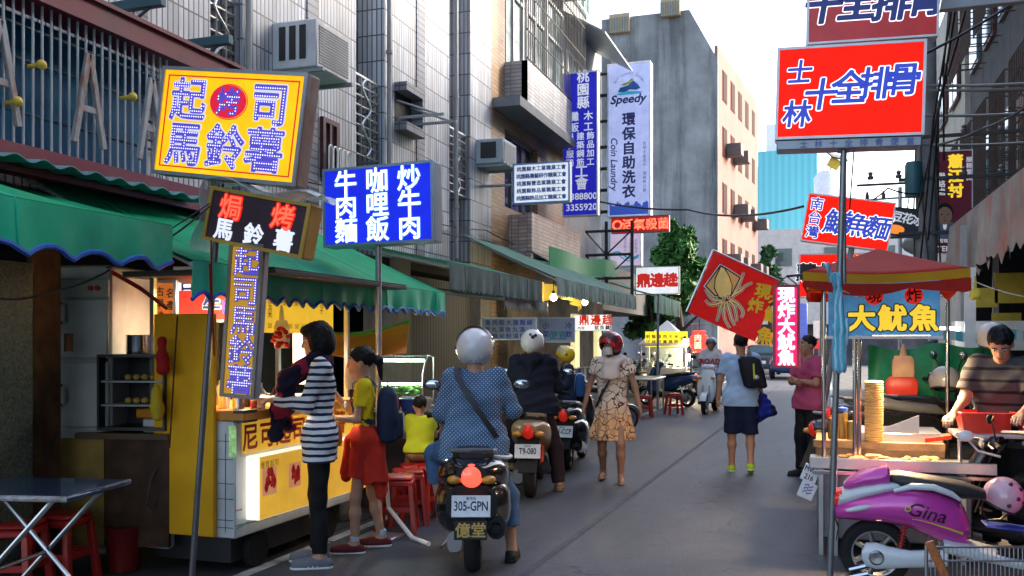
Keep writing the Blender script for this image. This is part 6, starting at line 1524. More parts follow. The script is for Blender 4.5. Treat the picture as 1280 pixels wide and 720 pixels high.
# -- child with the yellow helmet
r3 = SC3.location
_, J = person('child in a yellow helmet sitting sideways on the black scooter with a blue striped bag', (r3.x-.02, r3.y-.3, 0), R(118), 1.25, 1.0, (0, -.02, 1), (-.1, 0.05), seat=.86, legs=(((-.2, 1, -.3), (0, .1, -1)), ((.2, 1, -.3), (0, .1, -1))), arms=(((-.2, .3, -1), (.1, 1, .1)), ((.2, .3, -1), (-.1, 1, .1))),
    hair='short', clothes=(pants(M_pack, 1.9, .014), shirt(mat('child_navy', (.02, .03, .06), .8), 1.9, -.05, .016, loose=.02)), shoes=shoe(M_black, M_rubber))
helmet(J, mat('yellow_helmet', (.75, .5, .01), .2, coat=.7, var=.04), (mat('clear_visor', (.6, .62, .62), .08, alpha=.35), 50, 55), r=1.05)
t = bag_empty('backpack', 'blue and white striped school bag on the back of the child in the yellow helmet', 'backpack', J)
backpack(t, J, stripe_mat('blue_white_bag', (.02, .07, .22), (.55, .65, .75), .085, .3, 0, .6), M_white, .17, .2, .1, .22)
# -- woman in the patterned dress
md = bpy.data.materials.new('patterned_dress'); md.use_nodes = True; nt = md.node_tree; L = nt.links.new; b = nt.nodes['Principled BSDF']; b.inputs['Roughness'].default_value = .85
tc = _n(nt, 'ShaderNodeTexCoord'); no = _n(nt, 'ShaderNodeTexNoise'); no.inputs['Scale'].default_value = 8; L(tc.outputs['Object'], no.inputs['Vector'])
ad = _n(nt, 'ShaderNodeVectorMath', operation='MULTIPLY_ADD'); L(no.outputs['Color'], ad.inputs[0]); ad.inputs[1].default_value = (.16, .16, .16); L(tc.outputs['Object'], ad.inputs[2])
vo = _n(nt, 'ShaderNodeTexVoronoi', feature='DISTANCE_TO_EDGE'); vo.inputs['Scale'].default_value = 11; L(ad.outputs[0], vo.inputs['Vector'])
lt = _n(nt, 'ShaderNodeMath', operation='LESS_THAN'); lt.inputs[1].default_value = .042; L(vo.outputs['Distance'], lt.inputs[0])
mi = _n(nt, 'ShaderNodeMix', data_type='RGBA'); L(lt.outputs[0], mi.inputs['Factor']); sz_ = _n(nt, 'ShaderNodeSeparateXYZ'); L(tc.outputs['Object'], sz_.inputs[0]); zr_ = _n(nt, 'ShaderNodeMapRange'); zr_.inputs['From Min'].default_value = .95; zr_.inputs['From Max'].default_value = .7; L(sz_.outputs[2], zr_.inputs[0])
for sock, top_, low_ in (('A', (.82, .68, .54, 1), (.85, .5, .25, 1)), ('B', (.08, .025, .02, 1), (.22, .05, .015, 1))):  # ground and lines both turn more orange below the hips
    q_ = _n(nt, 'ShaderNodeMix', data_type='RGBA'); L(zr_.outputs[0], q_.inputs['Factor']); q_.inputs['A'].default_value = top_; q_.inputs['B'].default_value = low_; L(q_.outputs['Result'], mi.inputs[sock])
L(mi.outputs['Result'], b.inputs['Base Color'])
p = PG(765, 603)
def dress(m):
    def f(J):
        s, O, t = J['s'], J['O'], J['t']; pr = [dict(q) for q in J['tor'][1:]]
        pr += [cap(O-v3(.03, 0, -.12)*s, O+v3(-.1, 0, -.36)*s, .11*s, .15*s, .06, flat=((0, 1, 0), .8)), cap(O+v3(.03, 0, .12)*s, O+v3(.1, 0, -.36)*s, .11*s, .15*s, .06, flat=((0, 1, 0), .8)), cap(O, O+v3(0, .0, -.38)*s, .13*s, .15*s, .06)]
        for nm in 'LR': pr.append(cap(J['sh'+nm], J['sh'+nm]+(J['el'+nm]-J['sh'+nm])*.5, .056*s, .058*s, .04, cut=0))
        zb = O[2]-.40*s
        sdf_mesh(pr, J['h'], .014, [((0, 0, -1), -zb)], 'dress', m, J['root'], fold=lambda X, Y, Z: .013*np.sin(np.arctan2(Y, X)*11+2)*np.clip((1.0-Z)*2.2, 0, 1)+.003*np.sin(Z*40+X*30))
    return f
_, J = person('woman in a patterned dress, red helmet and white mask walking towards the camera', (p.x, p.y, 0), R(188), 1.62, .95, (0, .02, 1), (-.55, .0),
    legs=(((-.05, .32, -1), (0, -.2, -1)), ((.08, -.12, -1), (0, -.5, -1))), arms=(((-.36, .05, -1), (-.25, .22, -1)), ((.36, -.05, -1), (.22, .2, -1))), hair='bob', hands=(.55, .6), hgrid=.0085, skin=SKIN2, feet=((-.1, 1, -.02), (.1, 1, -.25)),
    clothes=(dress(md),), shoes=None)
helmet(J, mat('red_helmet', (.55, .02, .03), .18, coat=.8, var=.05), (mat('dark_visor', (.05, .04, .045), .08, alpha=.8), 30, 55), r=1.06)
w = MB(); w.loft([(J['hp'](0, .045, -.012), .055, J['hd'][:, 1]*.058, 2.2), (J['hp'](0, .052, -.05), .062, J['hd'][:, 1]*.066, 2.2), (J['hp'](0, .045, -.095), .052, J['hd'][:, 1]*.055, 2.2)], 20, x=J['hd'][:, 0]); w.build('face_mask', mat('white_mask', (.75, .72, .7), .8), J['root'])
s = J['s']; sdf_mesh([cap(J['neck']+v3(-.12, .02, -.03)*s, J['neck']+v3(.12, .02, -.03)*s, .06*s, k=.04), cap(J['neck']+v3(-.04, .1, -.06)*s, J['neck']+v3(-.06, .135, -.24)*s, .05*s, .055*s, .05, cut=0), cap(J['neck']+v3(.04, .1, -.06)*s, J['neck']+v3(.05, .135, -.24)*s, .05*s, .055*s, .05, cut=0)], .01, 0, (), 'neck_towel', mat('cream_towel', (.72, .6, .52), .9), J['root'], fold=wrinkle(.005, 20))
for nm in 'LR':
    q, h_, f_ = J['toe'+nm], J['heel'+nm], J['fd'+nm]; ps = [cap(h_-v3(0, 0, .02), q-v3(0, 0, .012), .036, .036, .02, flat=((0, 0, 1), .4))]
    o = sdf_mesh(ps, .007, 0, (), 'sandal', mat('tan_sandal', (.35, .22, .14), .6), J['root']); b = MB(); m_ = h_+(q-h_)*.66; sd = v3(f_[1], -f_[0], 0); b.tube([m_+sd*.036, m_+v3(0, 0, .036), m_-sd*.036], .009, 6); b.build('strap', mat('tan_sandal', (0, 0, 0)), o)
t = bag_empty('shoulder_bag', 'dark strap and bag across the woman in the patterned dress', 'bag', J)
ribbon(t, 'strap', [J['O']+v3(a, c, d)*s for a, c, d in ((-.1, -.02, .56), (-.1, .1, .47), (.0, .15, .32), (.1, .14, .15), (.17, .07, .0), (.19, 0, -.04))], .03, M_black, [(0, 0, 1), (0, 1, .4), (0, 1, 0), (.2, 1, 0), (.8, .6, 0), (1, 0, 0)])
w = MB(); w.box(J['O']+v3(.21, -.03, -.16)*s, (.07, .18, .2), .03); w.build('bag_body', M_pack, t)
# -- boy walking away
p = PG(926, 590); M_polo = mat('pale_blue_polo', (.36, .52, .74), .8, var=.08)
_, J = person('boy in a pale blue polo shirt and navy shorts walking away up the street', (p.x, p.y, 0), R(6), 1.63, .98, (0, .03, 1), (.1, -.02),
    legs=(((-.05, .12, -1), (0, .02, -1)), ((.06, .02, -1), (0, -.62, -1))), arms=(((-.3, .0, -1), (-.12, .1, -1)), ((.28, -.1, -1), (-.1, .4, -1))), feet=((0, 1, 0), (0, .75, -.75)), hair='short', hands=(.6, .6), skin=SKIN2, hgrid=.0085,
    clothes=(pants(mat('navy_shorts', (.012, .018, .05), .8), .98, .018, 'shorts', wide=.025), shirt(M_polo, .72, -.1, .016, loose=.02, wr=.004)), shoes=None)
shoe(mat('lime_shoe', (.42, .6, .03), .6, var=.15), mat('pale_sole', (.55, .6, .4), .7))(J)
t = bag_empty('backpack', 'black backpack with a yellow-green zip on the shoulder of the walking boy', 'backpack', J)
s = J['s']; c = J['O']+v3(.13, -.19, .33)*s
w = MB(); M3 = rotm((0, 1, 0), R(-14))
w.loft([(c+M3 @ v3(0, 0, q*.2)*s, .145*s*a, v3(0, .085, 0)*s*a, 3) for q, a in ((-1, .75), (-.88, .97), (0, 1), (.8, .92), (1, .6))], 22); w.build('pack_body', mat('black_pack', (.014, .015, .022), .6, bump=.1), t)
w = MB(); w.tube([c+M3 @ v3(.01+.03*q, -.092, -.05+.15*q)*s for q in (-.2, .3, .7, 1)], .010, 6); w.build('zip', mat('neon_yellow', (.6, .75, .03), .5), t)
w = MB(); w.sphere(c+M3 @ v3(.03, -.088, -.07)*s, (.035, .008, .03), 10, 6); w.build('logo_patch', M_silver, t)
ribbon(t, 'shoulder_strap', [J['O']+v3(a, b_, d)*s for a, b_, d in ((.1, -.14, .5), (.1, -.03, .575), (.12, .09, .5), (.15, .11, .35), (.19, .0, .2), (.2, -.12, .2))], .05, M_black, [(0, -1, .5), (0, 0, 1), (0, 1, .4), (0, 1, 0), (1, .3, 0), (.6, -.8, 0)])
hand_ = J['wrR']; pr = [cap(hand_+v3(.0, -.02, .06), hand_+v3(.03, -.04, -.16), .07, .10, .06), cap(hand_+v3(-.02, -.06, .03), hand_+v3(-.1, -.08, -.22), .05, .06, .05), cap(hand_+v3(.05, -.02, .0), hand_+v3(.14, -.05, -.14), .06, .06, .05), cap(hand_+v3(.02, -.05, -.1), hand_+v3(-.04, -.09, -.3), .05, .03, .04)]
o = sdf_mesh(pr, .01, 0, (), 'jacket', stripe_mat('royal_blue_jacket', (.015, .025, .3), (.012, .014, .05), .23, .4, 0, .7, wob=.2), None, fold=wrinkle(.011, 35)); o.location = J['root'].location; o.rotation_euler = J['root'].rotation_euler
tag(o, 'bundled royal blue jacket hanging from the right hand of the boy in the polo shirt', 'jacket')
# -- man in the pink polo
p = PG(1011, 596)
_, J = person('man in a pink polo shirt and black trousers standing with folded arms', (p.x, p.y, 0), R(128), 1.6, 1.08, (0, -.02, 1), (-.15, .03),
    legs=(((-.05, 0, -1), (0, -.02, -1)), ((.06, .03, -1), (0, 0, -1))), arms=(((-.22, .28, -1), (1, .42, .12)), ((.22, .34, -1), (-1, .42, .05))), hair='crop', skin=SKIN2, hands=(.3, .3), palms=(v3(0, -1, 0), v3(0, -1, 0)),
    clothes=(pants(M_blackpants, 1.97, .016, wide=.012), shirt(mat('pink_polo', (.42, .07, .16), .8, var=.12), .75, -.1, .016, loose=.02, wr=.004)), shoes=shoe(mat('dark_sandal', (.04, .03, .03), .6), M_rubber))
# -- rider coming up the street
r7 = SC7.location
_, J = person('rider in a white shirt with red letters and a dark helmet coming up the street', (r7.x, r7.y+.15, 0), R(180), 1.62, 1.08, (0, .05, 1), (0, 0), seat=.86, legs=(((-.3, 1, -.5), (0, .1, -1)), ((.3, 1, -.5), (0, .1, -1))), arms=(((-.35, .3, -1), (.05, 1, .1)), ((.35, .3, -1), (-.05, 1, .1))), hair='short',
    clothes=(pants(M_jeans, 1.95, .014), shirt(mat('white_tee', (.7, .66, .68), .8), .7, -.05, .016, loose=.02)), shoes=shoe(M_black, M_rubber), hgrid=.012)
helmet(J, mat('purple_grey_helmet', (.13, .1, .17), .25, coat=.6), (mat('clear_visor', (.6, .62, .62)), 45, 50))
w = MB(); text_into(w, 'ROAD', 0, 0, .16, off=.03); w.v = [(-x*1.0, y, z) for x, y, z in w.v]; w.xform(Matrix.Translation(Vector(J['O']+v3(0, .20, .27)))); w.build('shirt_lettering', mat('tee_red', (.5, .02, .04), .7), J['root'], smooth=False, recalc=False)
# -- squid stall keeper
p = P(1256, HZ, 6.7)
M_vstripe = stripe_mat('grey_striped_polo', (.065, .062, .07), (.014, .014, .018), .085, .25, 2, .85, wob=.02)
_, J = person('stall keeper in a grey striped polo shirt looking down at his red tubs', (p.x, p.y, 0), R(158), 1.67, 1.12, (0, .14, 1), (0.12, .72), legs=None, arms=(((-.2, .35, -1), (.1, .85, -.25)), ((.28, .25, -1), (.05, .85, -.35))), hair='short', skin=SKIN, hgrid=.0072, hands=(.5, .5), palms=(v3(0, 0, -1), v3(0, 0, -1)),
    clothes=(pants(M_blackpants, 1.95, .014), shirt(M_vstripe, .75, -.1, .016, loose=.02, wr=.004)), shoes=shoe(M_black, M_rubber))
VEND = J
# ================================================================== POTATO CART (left)
pc = thing('food_cart', 'yellow and white potato cart with a glowing front box and printed menu strip', 'food cart', (-3.95, 5.9, 0))
M_yel = mat('yellow_panel', (.86, .42, .012), .6, var=.06, dirt=(.7, .32, .02, .3)); M_org = mat('orange_counter', (.6, .22, .015), .35, var=.1)
M_wpanel = mat('white_panel', (.62, .63, .64), .4, dirt=(.45, .44, .42, .3))
w = MB(); w.bx(-4.4, -3.655, 5.13, 6.7, .26, 1.03, .008); part(w, 'body', M_wpanel, pc)
w = MB(); w.bx(-4.35, -3.74, 5.2, 6.65, .08, .259); part(w, 'skirt', M_black, pc)
for yy in (5.45, 6.4):
    w = MB(); w.lathe([(.06, -.03), (.12, -.03), (.13, 0), (.12, .03), (.06, .03), (.0, .03)], (-3.72, yy, .13), 'x', 20); part(w, 'cart_wheel', M_rubber, pc)
w = MB(); w.bx(-4.27, -3.79, 5.085, 5.12, .27, 1.74, .006); part(w, 'yellow_side_sheet', M_yel, pc)
w = MB(); w.bx(-4.45, -3.58, 5.122, 6.75, 1.032, 1.10, .008); part(w, 'counter', M_org, pc)
w = MB(); w.bx(-3.66, -3.575, 5.115, 5.26, 1.085, 1.106); w.bx(-3.66, -3.575, 5.115, 5.26, 1.025, 1.04); part(w, 'corner_trim', M_black, pc)
w = MB(); w.bx(-3.653, -3.64, 5.2, 6.7, .81, 1.02); f = part(w, 'name_panel', mat('name_yellow', (.62, .36, .03), .4, emit=(.9, .5, .04), es=.1), pc, smooth=False)
def side_text(par, items, X, y0, z0, m, off, nm='lettering'):
    w = MB()
    for it in items: text_into(w, it[0], it[1], it[2], it[3], off=off, **(it[4] if len(it) > 4 else {}))
    w.v = [(X, y0+x, z0+z) for x, y, z in w.v]; w.xform(Matrix.Translation(-Vector(par.location) if not par.parent else -Vector(par.parent.location)))
    return w.build(nm, m, par, smooth=False, recalc=False)
side_text(f, [('尼可起司馬鈴薯', 0, 0, .19, dict(pitch=.2))], -3.636, 5.87, .915, mat('brick_red', (.4, .03, .015), .5, var=0), .022)
w = MB(); w.bx(-3.64, -3.535, 5.22, 6.72, .37, .795, .006); lb = part(w, 'light_box', mat('box_cream', (.7, .66, .5), .4, emit=(1, .93, .75), es=.2), pc)
w = MB(); w.bx(-3.533, -3.528, 5.224, 6.716, .376, .79); w.xform(Matrix.Translation(-pc.location)); w.build('light_box_face', mat('box_face', (.5, .28, .03), .5, emit=(1, .55, .06), es=.13, var=.2, vscale=1.8), lb, smooth=False)
w = MB(); w.bx(-3.63, -3.545, 5.212, 5.219, .385, .78); w.xform(Matrix.Translation(-pc.location)); w.build('light_box_end', mat('box_white', (.8, .8, .75), .4, emit=(1, .97, .88), es=.24, var=0), lb, smooth=False)
rg = random.Random(5)
for k, (yc, rr_) in enumerate(((5.33, .085), (5.64, .078), (5.93, .07), (6.4, .07))):
    w = MB(); w.add([(-3.5265, yc+s1*rr_, .62+s2*rr_*1.1) for s1, s2 in ((-1, -1), (1, -1), (1, 1), (-1, 1))], [[0, 1, 2, 3]]); w.xform(Matrix.Translation(-pc.location)); 
    w.build('food_picture', mat('photo_bg', (.55, .25, .12), .5, emit=(.9, .4, .2), es=.1), lb, smooth=False)
    w = MB()
    for q in range(16):
        a = rg.random()*6.28; r_ = rg.random()**.5*rr_*.75; cy, cz, e = yc+r_*math.cos(a), .62+r_*math.sin(a), rr_*(.16+.16*rg.random())
        w.add([(-3.525+q*.00015, cy+e*math.cos(i*.7854), cz+e*1.5*math.sin(i*.7854)) for i in range(8)], [list(range(8))])
    w.xform(Matrix.Translation(-pc.location)); w.build('food_print', mat('photo_red', (.4, .02, .02), .5, emit=(.6, .03, .02), es=.06, var=.6, vscale=25), lb, smooth=False)
side_text(pc, [('爆漿起司', 0, 0, .05, dict(pitch=.055))], -3.5245, 5.33, .735, mat('menu_brown', (.12, .04, .01), .5, var=0), .0, 'caption')
for col, pts in (('line_teal', ((5.14, .30), (5.35, .36), (5.6, .3), (5.75, .44), (6.0, .42), (6.2, .5), (6.5, .4))), ('line_blue', ((5.14, .33), (5.5, .31), (5.9, .35), (6.1, .47), (6.65, .47))), ('line_pink', ((5.14, .46), (5.2, .46)))):
    w = MB(); w.tube([(-3.652, y_, z_*.75+.1) for y_, z_ in pts], .004, 4); part(w, 'printed_line', mat(col, {'line_teal': (.05, .3, .3), 'line_blue': (.04, .1, .25), 'line_pink': (.5, .1, .2)}[col], .5), pc)
w = MB()
for z_ in (.33, .38, .52, .62, .78, .9): w.tube([(-3.79, 5.127, z_), (-3.67, 5.127, z_)], .0025, 4)
w.tube([(-3.73, 5.127, .3), (-3.73, 5.127, .95)], .0025, 4); part(w, 'printed_line', mat('line_blue', (.04, .1, .25)), pc)
w = MB(); w.bx(-3.7, -3.645, 5.124, 5.128, .8, 1.0); part(w, 'green_picture', mat('green_print', (.2, .4, .1), .4, emit=(.4, .7, .3), es=.1, var=.7, vscale=14), pc, smooth=False)
w = MB(); w.bx(-4.5, -3.3, 5.05, 7.0, 1.99, 2.02, .004); w.bx(-4.5, -3.302, 5.045, 6.99, 2.022, 2.03); part(w, 'roof', mat('roof_dark', (.05, .05, .055), .5), pc)
for x, y_ in ((-4.35, 5.18), (-3.7, 6.7), (-4.35, 6.7)):
    w = MB(); w.bx(x-.017, x+.017, y_-.017, y_+.017, 1.1, 1.99); part(w, 'post', M_steel, pc)
w = MB(); w.bx(-3.80, -3.78, 5.45, 6.62, 1.62, 1.97); f = part(w, 'menu_strip', mat('menu_yellow', (.5, .28, .015), .5, emit=(1, .6, .04), es=.16), pc, smooth=False)
rows = ['起司焗烤', '培根蛋', '鮪魚玉米', '火腿', '咖哩', '雞肉', '海鮮', '綜合', '原味', '加蛋', '明太子', '燻雞']
it = [(s_, -.5+.09*i, .04+.02*(4-len(s_)), .062, dict(vert=True, pitch=.058)) for i, s_ in enumerate(rows)]+[('50', -.5+.09*i, -.13, .05) for i in range(12)]
side_text(f, it, -3.776, 6.03, 1.80, mat('menu_brown', (.12, .04, .01)), .012)
w = MB(); w.bx(-4.22, -3.86, 6.72, 6.73, 1.2, 1.85); f = part(w, 'white_menu', mat('paper_lit', (.75, .72, .7), .5, emit=(1, .9, .88), es=.18), pc, smooth=False)
w = MB()
for k in range(9): text_into(w, '起司馬鈴薯加蛋'[:4+k % 4], -.02, .24-.06*k, .03, off=.0, pitch=.034)
w.xform(Matrix.Translation(Vector((-4.04, 6.717, 1.52))-pc.location)); w.build('lettering', mat('menu_pink', (.5, .2, .2), .5, var=0), f, smooth=False, recalc=False)
w = MB(); w.cyl((-4.1, 5.5, 1.95), (-4.1, 6.5, 1.95), .016, n=10); part(w, 'fluorescent_tube', mat('tube_white', (.9, .9, .9), .3, emit=(1, .96, .85), es=5, var=0), pc)
l = bpy.data.lights.new('cart_light', 'AREA'); l.shape = 'RECTANGLE'; l.size = 1.0; l.size_y = .08; l.energy = 15; l.color = (1, .84, .56)
lo = bpy.data.objects.new('cart_light', l); COL.objects.link(lo); lo.parent = pc; lo.location = (-.12, .1, 1.92); lo.rotation_euler = (0, 0, R(90))
for k, (x, y_, h_, m_) in enumerate(((-3.75, 5.3, .16, M_steel), (-3.9, 5.35, .2, M_white), (-4.05, 5.4, .12, mat('sauce_red', (.4, .03, .02), .3)), (-3.82, 5.5, .14, mat('tin_dark', (.05, .05, .06), .4, .5)), (-4.1, 5.6, .18, mat('jar_clear', (.4, .45, .42), .15)))):
    w = MB(); w.lathe([(0, 0), (.04, 0), (.042, h_*.7), (.025, h_*.85), (.022, h_), (0, h_)], n=16); o = w.build('jar', m_); o.location = (x, y_, 1.101)
    tag(o, ['steel shaker', 'white sauce bottle', 'red sauce bottle', 'dark tin', 'clear glass jar'][k]+' on the orange counter of the potato cart', 'jar')
# shop things behind
t = sign('shop_sign', 'red and white sign with blue characters behind the yellow cart panel', P(256, 368, 6.9), .5, .42, .05, mat('sign_red_lit', (.6, .03, .02), .4, emit=(1, .05, .03), es=.2), None, (0, 0, R(8)))
w = MB(); w.bx(-.23, .23, -.006, -.0045, .03, .19); w.build('white_band', mat('band_white', (.8, .8, .8), .4, emit=(1, 1, 1), es=.3), t, smooth=False)
lettering(t, [('古早味', .0, .09, .13, dict(pitch=.14)), ('牛', .06, -.09, .15), ('肉', .2, -.09, .12)], -.008, ink, .03); lettering(t, [('牛', .06, -.09, .15)], -.007, M_white, .08, 'outline')
t = sign('menu_board', 'narrow orange board with columns of black characters at the edge of the dark shop', P(207, 395, 6.4), .17, .5, .03, mat('orange_face', (.55, .14, .02), .5, emit=(.9, .25, .04), es=.1), None, (0, 0, R(10)))
lettering(t, [('古早味大腸', -.04, 0, .07, dict(vert=True, pitch=.085)), ('名產小吃', .04, .03, .07, dict(vert=True, pitch=.085))], -.006, M_black, .02)
# wall of the shop: mosaic pillar, plank, fridge ...
M_mos = mat('teal_mosaic', (.05, .085, .085), .5, var=.95, vscale=70)
w = MB(); q0 = PX(-40, HZ, -4.72); q1 = PX(41, HZ, -4.72); w.bx(-4.72, -5.2, q0.y, q1.y, 0, 2.05); tag(w.build('mosaic_pillar', M_mos), 'thick pillar clad in speckled teal mosaic beside the fridge', 'pillar')
w = MB(); w.bx(-4.74, -4.79, q1.y+.02, PX(76, HZ, -4.74).y, 0, 2.2); w.box((-4.73, q1.y+.3, 1.55), (.02, .06, .12)); tag(w.build('plank_panel', mat('dark_plank', (.1, .055, .03), .7, var=.5, vscale=4, dirt=(.02, .015, .012, .8))), 'dark stained plank panel between the mosaic pillar and the fridge', 'panel')
fr = thing('fridge', 'tall dented stainless fridge under the green awning', 'fridge', P(106, HZ, 6.3)*1); fr.location.z = 0; fr.rotation_euler = (0, 0, R(14))
w = MB(); w.bx(-.19, .19, 0, .6, .1, 2.08, .015); w.build('cabinet', mat('dull_steel', (.42, .43, .42), .5, .15, dirt=(.2, .2, .19, .5)), fr)
for z0, z1 in ((.15, .95), (.97, 1.42), (1.44, 1.98)):
    w = MB(); w.bx(-.18, .18, -.03, -.002, z0, z1-.13 if z0 > 1.43 else z1, .012); d = w.build('door', mat('brushed_steel', (.55, .56, .54), .38, .25, dirt=(.25, .25, .24, .4)), fr)
    w = MB(); w.tube([(-.15, -.03, z1-.3), (-.15, -.06, z1-.28), (-.15, -.06, z1-.18), (-.15, -.03, z1-.16)], .009, 6); w.build('handle', M_black, d)
w = MB(); w.bx(-.18, .18, -.028, -.002, 1.86, 1.98, .004); w.build('control_panel', mat('panel_cream', (.5, .48, .42), .4), fr)
for x in (.06, .11): w = MB(); w.cyl((x, -.045, 1.92), (x, -.028, 1.92), .018, n=12); w.build('knob', M_red, fr)
w = MB(); bd = P(168, HZ, 7.2); w.grid(lambda u, v: (bd.x-.7+1.5*u, bd.y+.3+.06*math.sin(u*40)*(1-.5*v), .2+1.9*v), 40, 8, (0, .01, 0)); tag(w.build('tent_cloth', mat('dark_green_cloth', (.05, .055, .045), .8, var=.5)), 'dark creased tent cloth hanging behind the black cabinet', 'cloth')
cb = thing('display_cabinet', 'black cabinet with shelves of small yellow buns behind the yellow cart panel', 'cabinet', P(163, HZ, 6.15)*1); cb.location.z = 0; cb.rotation_euler = (0, 0, R(12))
w = MB(); w.bx(-.24, .24, .35, .4, .96, 1.47); w.bx(-.24, -.225, 0, .35, .96, 1.47); w.bx(.225, .24, 0, .35, .96, 1.47); w.bx(-.225, .225, 0, .35, .96, .98); w.bx(-.225, .225, 0, .35, 1.45, 1.47); w.build('case', M_black, cb, smooth=False)
for z in (1.12, 1.28): w = MB(); w.bx(-.222, .222, .02, .345, z, z+.012); w.build('shelf', M_grey, cb)
for z in (1.132, 1.292):
    for k in range(5): w = MB(); w.sphere((-.08+.06*k, .12, z+.022), (.027, .027, .022), 10, 6); w.build('bun', mat('bun_yellow', (.5, .33, .08), .6), cb)
w = MB(); w.bx(-.4, .26, .0, .45, .9, .94); w.build('counter_plank', mat('grime_wood', (.12, .08, .05), .7), cb)
for (x0, x1, m_) in ((-.56, -.2, mat('tan_ply', (.3, .19, .05), .7, var=.3, dirt=(.08, .05, .02, .6))), (-.19, .26, mat('dark_ply', (.07, .035, .02), .6, var=.5, dirt=(.02, .015, .01, .7)))):
    w = MB(); w.bx(x0, x1, .02, .05, .18, .9); w.build('front_board', m_, cb, smooth=False)
w = MB(); w.lathe([(0, 0), (.075, 0), (.08, .02), (.08, .12), (.085, .13), (.075, .13), (.07, .02), (0, .02)], n=24); o = w.build('steel_pot', M_chrome); o.location = P(173, HZ, 6.3)*1; o.location.z = 1.471; tag(o, 'shiny steel pot on top of the black bun cabinet', 'pot')
w = MB(); w.bx(-.13, .13, 0, .3, .15, .66, .02); w.bx(-.14, .14, -.01, .31, .661, .69, .01); o = w.build('white_bin', M_white); o.location = P(190, HZ, 6.25)*1; o.location.z = 0; tag(o, 'white lidded plastic bin half hidden by the yellow cart panel', 'bin')
w = MB(); w.tube([P(197, 585, 6.15), P(188, 600, 6.1), P(184, 630, 6.1), P(192, 638, 6.1), P(200, 612, 6.1)], .006, 5); tag(w.build('power_cord', M_black), 'looped black power cord in front of the white bin', 'cord')
for (px, py, m_, lb_) in ((203, 442, mat('red_rag', (.45, .02, .02), .8), 'red rag hanging at the edge of the yellow cart panel'), (196, 500, mat('yellow_rag', (.6, .4, .03), .8), 'yellow rag hanging below the red one')):
    q = P(px, py, 6.05); o = sdf_mesh([cap(q+Vector((0, 0, .09)), q-Vector((0, 0, .1)), .02, .045, .03)], .008, 0, (), 'rag', m_, None, fold=wrinkle(.006, 30)); tag(o, lb_, 'rag')
w = MB()
w.tube([P(140, 340, 5.4), P(175, 360, 5.6), P(208, 385, 5.9)], .014, 6); tag(w.build('red_pole', mat('red_tape', (.25, .012, .012), .6)), 'slanting red wrapped pole under the green awning', 'pole')
w = MB(); w.tube([P(264, 300, 5.5), P(265, 380, 5.52), P(268, 445, 5.55), P(262, 330, 5.48)], .006, 5); tag(w.build('cord', mat('red_tape', (.4, .02, .02))), 'red cord hanging beside the upright ochre sign', 'cord')
w = MB(); w.tube([P(222, 395, 6.0), P(218, 460, 6.0), P(212, 560, 6.0)], .006, 5); tag(w.build('cord', mat('brown_cable', (.1, .03, .02), .6)), 'thin brown cord down the yellow cart panel', 'cord')
# folding table and stools at the left edge
ft = thing('folding_table', 'folding table with a glossy blue top and crossed steel legs in the left foreground', 'table', P(36, HZ, 5.0)*1); ft.location.z = 0; ft.rotation_euler = (0, 0, R(12))
w = MB(); w.box((-.1, 0, .755), (1.05, .62, .03), .01); w.build('table_top', mat('blue_top', (.03, .07, .14), .12, var=.3, coat=.6), ft)
w = MB(); w.tube([(-.62, -.3, .755), (.41, -.3, .755), (.41, .3, .755)], .016, 8); w.build('rim', mat('worn_edge', (.35, .33, .33), .5, var=.6, vscale=20), ft)
for yy in (-.24, .24):
    for a, c in (((-.4, .74), (.3, 0)), ((.3, .74), (-.4, 0))): w = MB(); w.cyl((a[0], yy, a[1]), (c[0], yy+.02*(1 if a[0] > 0 else -1), c[1]), .014, n=8); w.build('leg', M_steel, ft)
w = MB(); w.cyl((-.05, -.24, .36), (-.05, .24, .36), .01); w.cyl((.12, -.24, .2), (.12, .24, .2), .01); w.build('cross_bar', M_steel, ft)
M_stool = mat('red_plastic', (.42, .02, .018), .35, coat=.2, var=.12)
def stool(label, x, y_, rz, h=.46, group='red plastic stools'):
    t = thing('stool', label, 'stool', (x, y_, 0), rz, group)
    w = MB(); w.box((0, 0, h-.015), (.26, .26, .03), .012); w.box((0, 0, h-.055), (.27, .27, .045), .01); w.build('seat', M_stool, t)
    for sx in (-1, 1):
        for sy in (-1, 1):
            w = MB(); w.loft([((sx*.115, sy*.115, h-.07), .022, (0, .022, 0), 4), ((sx*.15, sy*.15, 0), .026, (0, .026, 0), 4)], 12); w.build('leg', M_stool, t)
    w = MB()
    for a in range(4):
        c, s_ = math.cos(a*math.pi/2), math.sin(a*math.pi/2); w.box((c*.13, s_*.13, .2), (.012 if c**2 > .5 else .26, .26 if c**2 > .5 else .012, .04))
    w.build('stretcher', M_stool, t); return t
q = P(20, HZ, 5.6); st0 = stool('red plastic stool tucked under the folding table', q.x, q.y, R(20)); q = P(78, HZ, 5.9)
dup(st0, (q.x, q.y, 0), R(8), 'red plastic stool behind the legs of the folding table')
labs = ['nearest red stool of the row behind the schoolgirl', 'second red stool of the row behind the schoolgirl', 'third red stool of the row behind the schoolgirl', 'red stool under the small child', 'red stool beside the near rider\'s left knee']
for k, (px, d) in enumerate(((497, 7.55), (510, 7.9), (520, 8.25), (527, 8.6), (543, 8.1))):
    q = P(px, HZ, d); dup(st0, (q.x, q.y, 0), R(20+7*k), labs[k])
w = MB(); q = P(155, 660, 6.2); w.lathe([(0, 0), (.1, 0), (.12, .28), (.13, .3), (.115, .3), (.1, .02), (0, .02)], (q.x, q.y, .02), n=20); tag(w.build('red_bucket', mat('dark_red_plastic', (.16, .008, .008), .4)), 'red plastic bucket on the floor under the black cabinet', 'bucket')
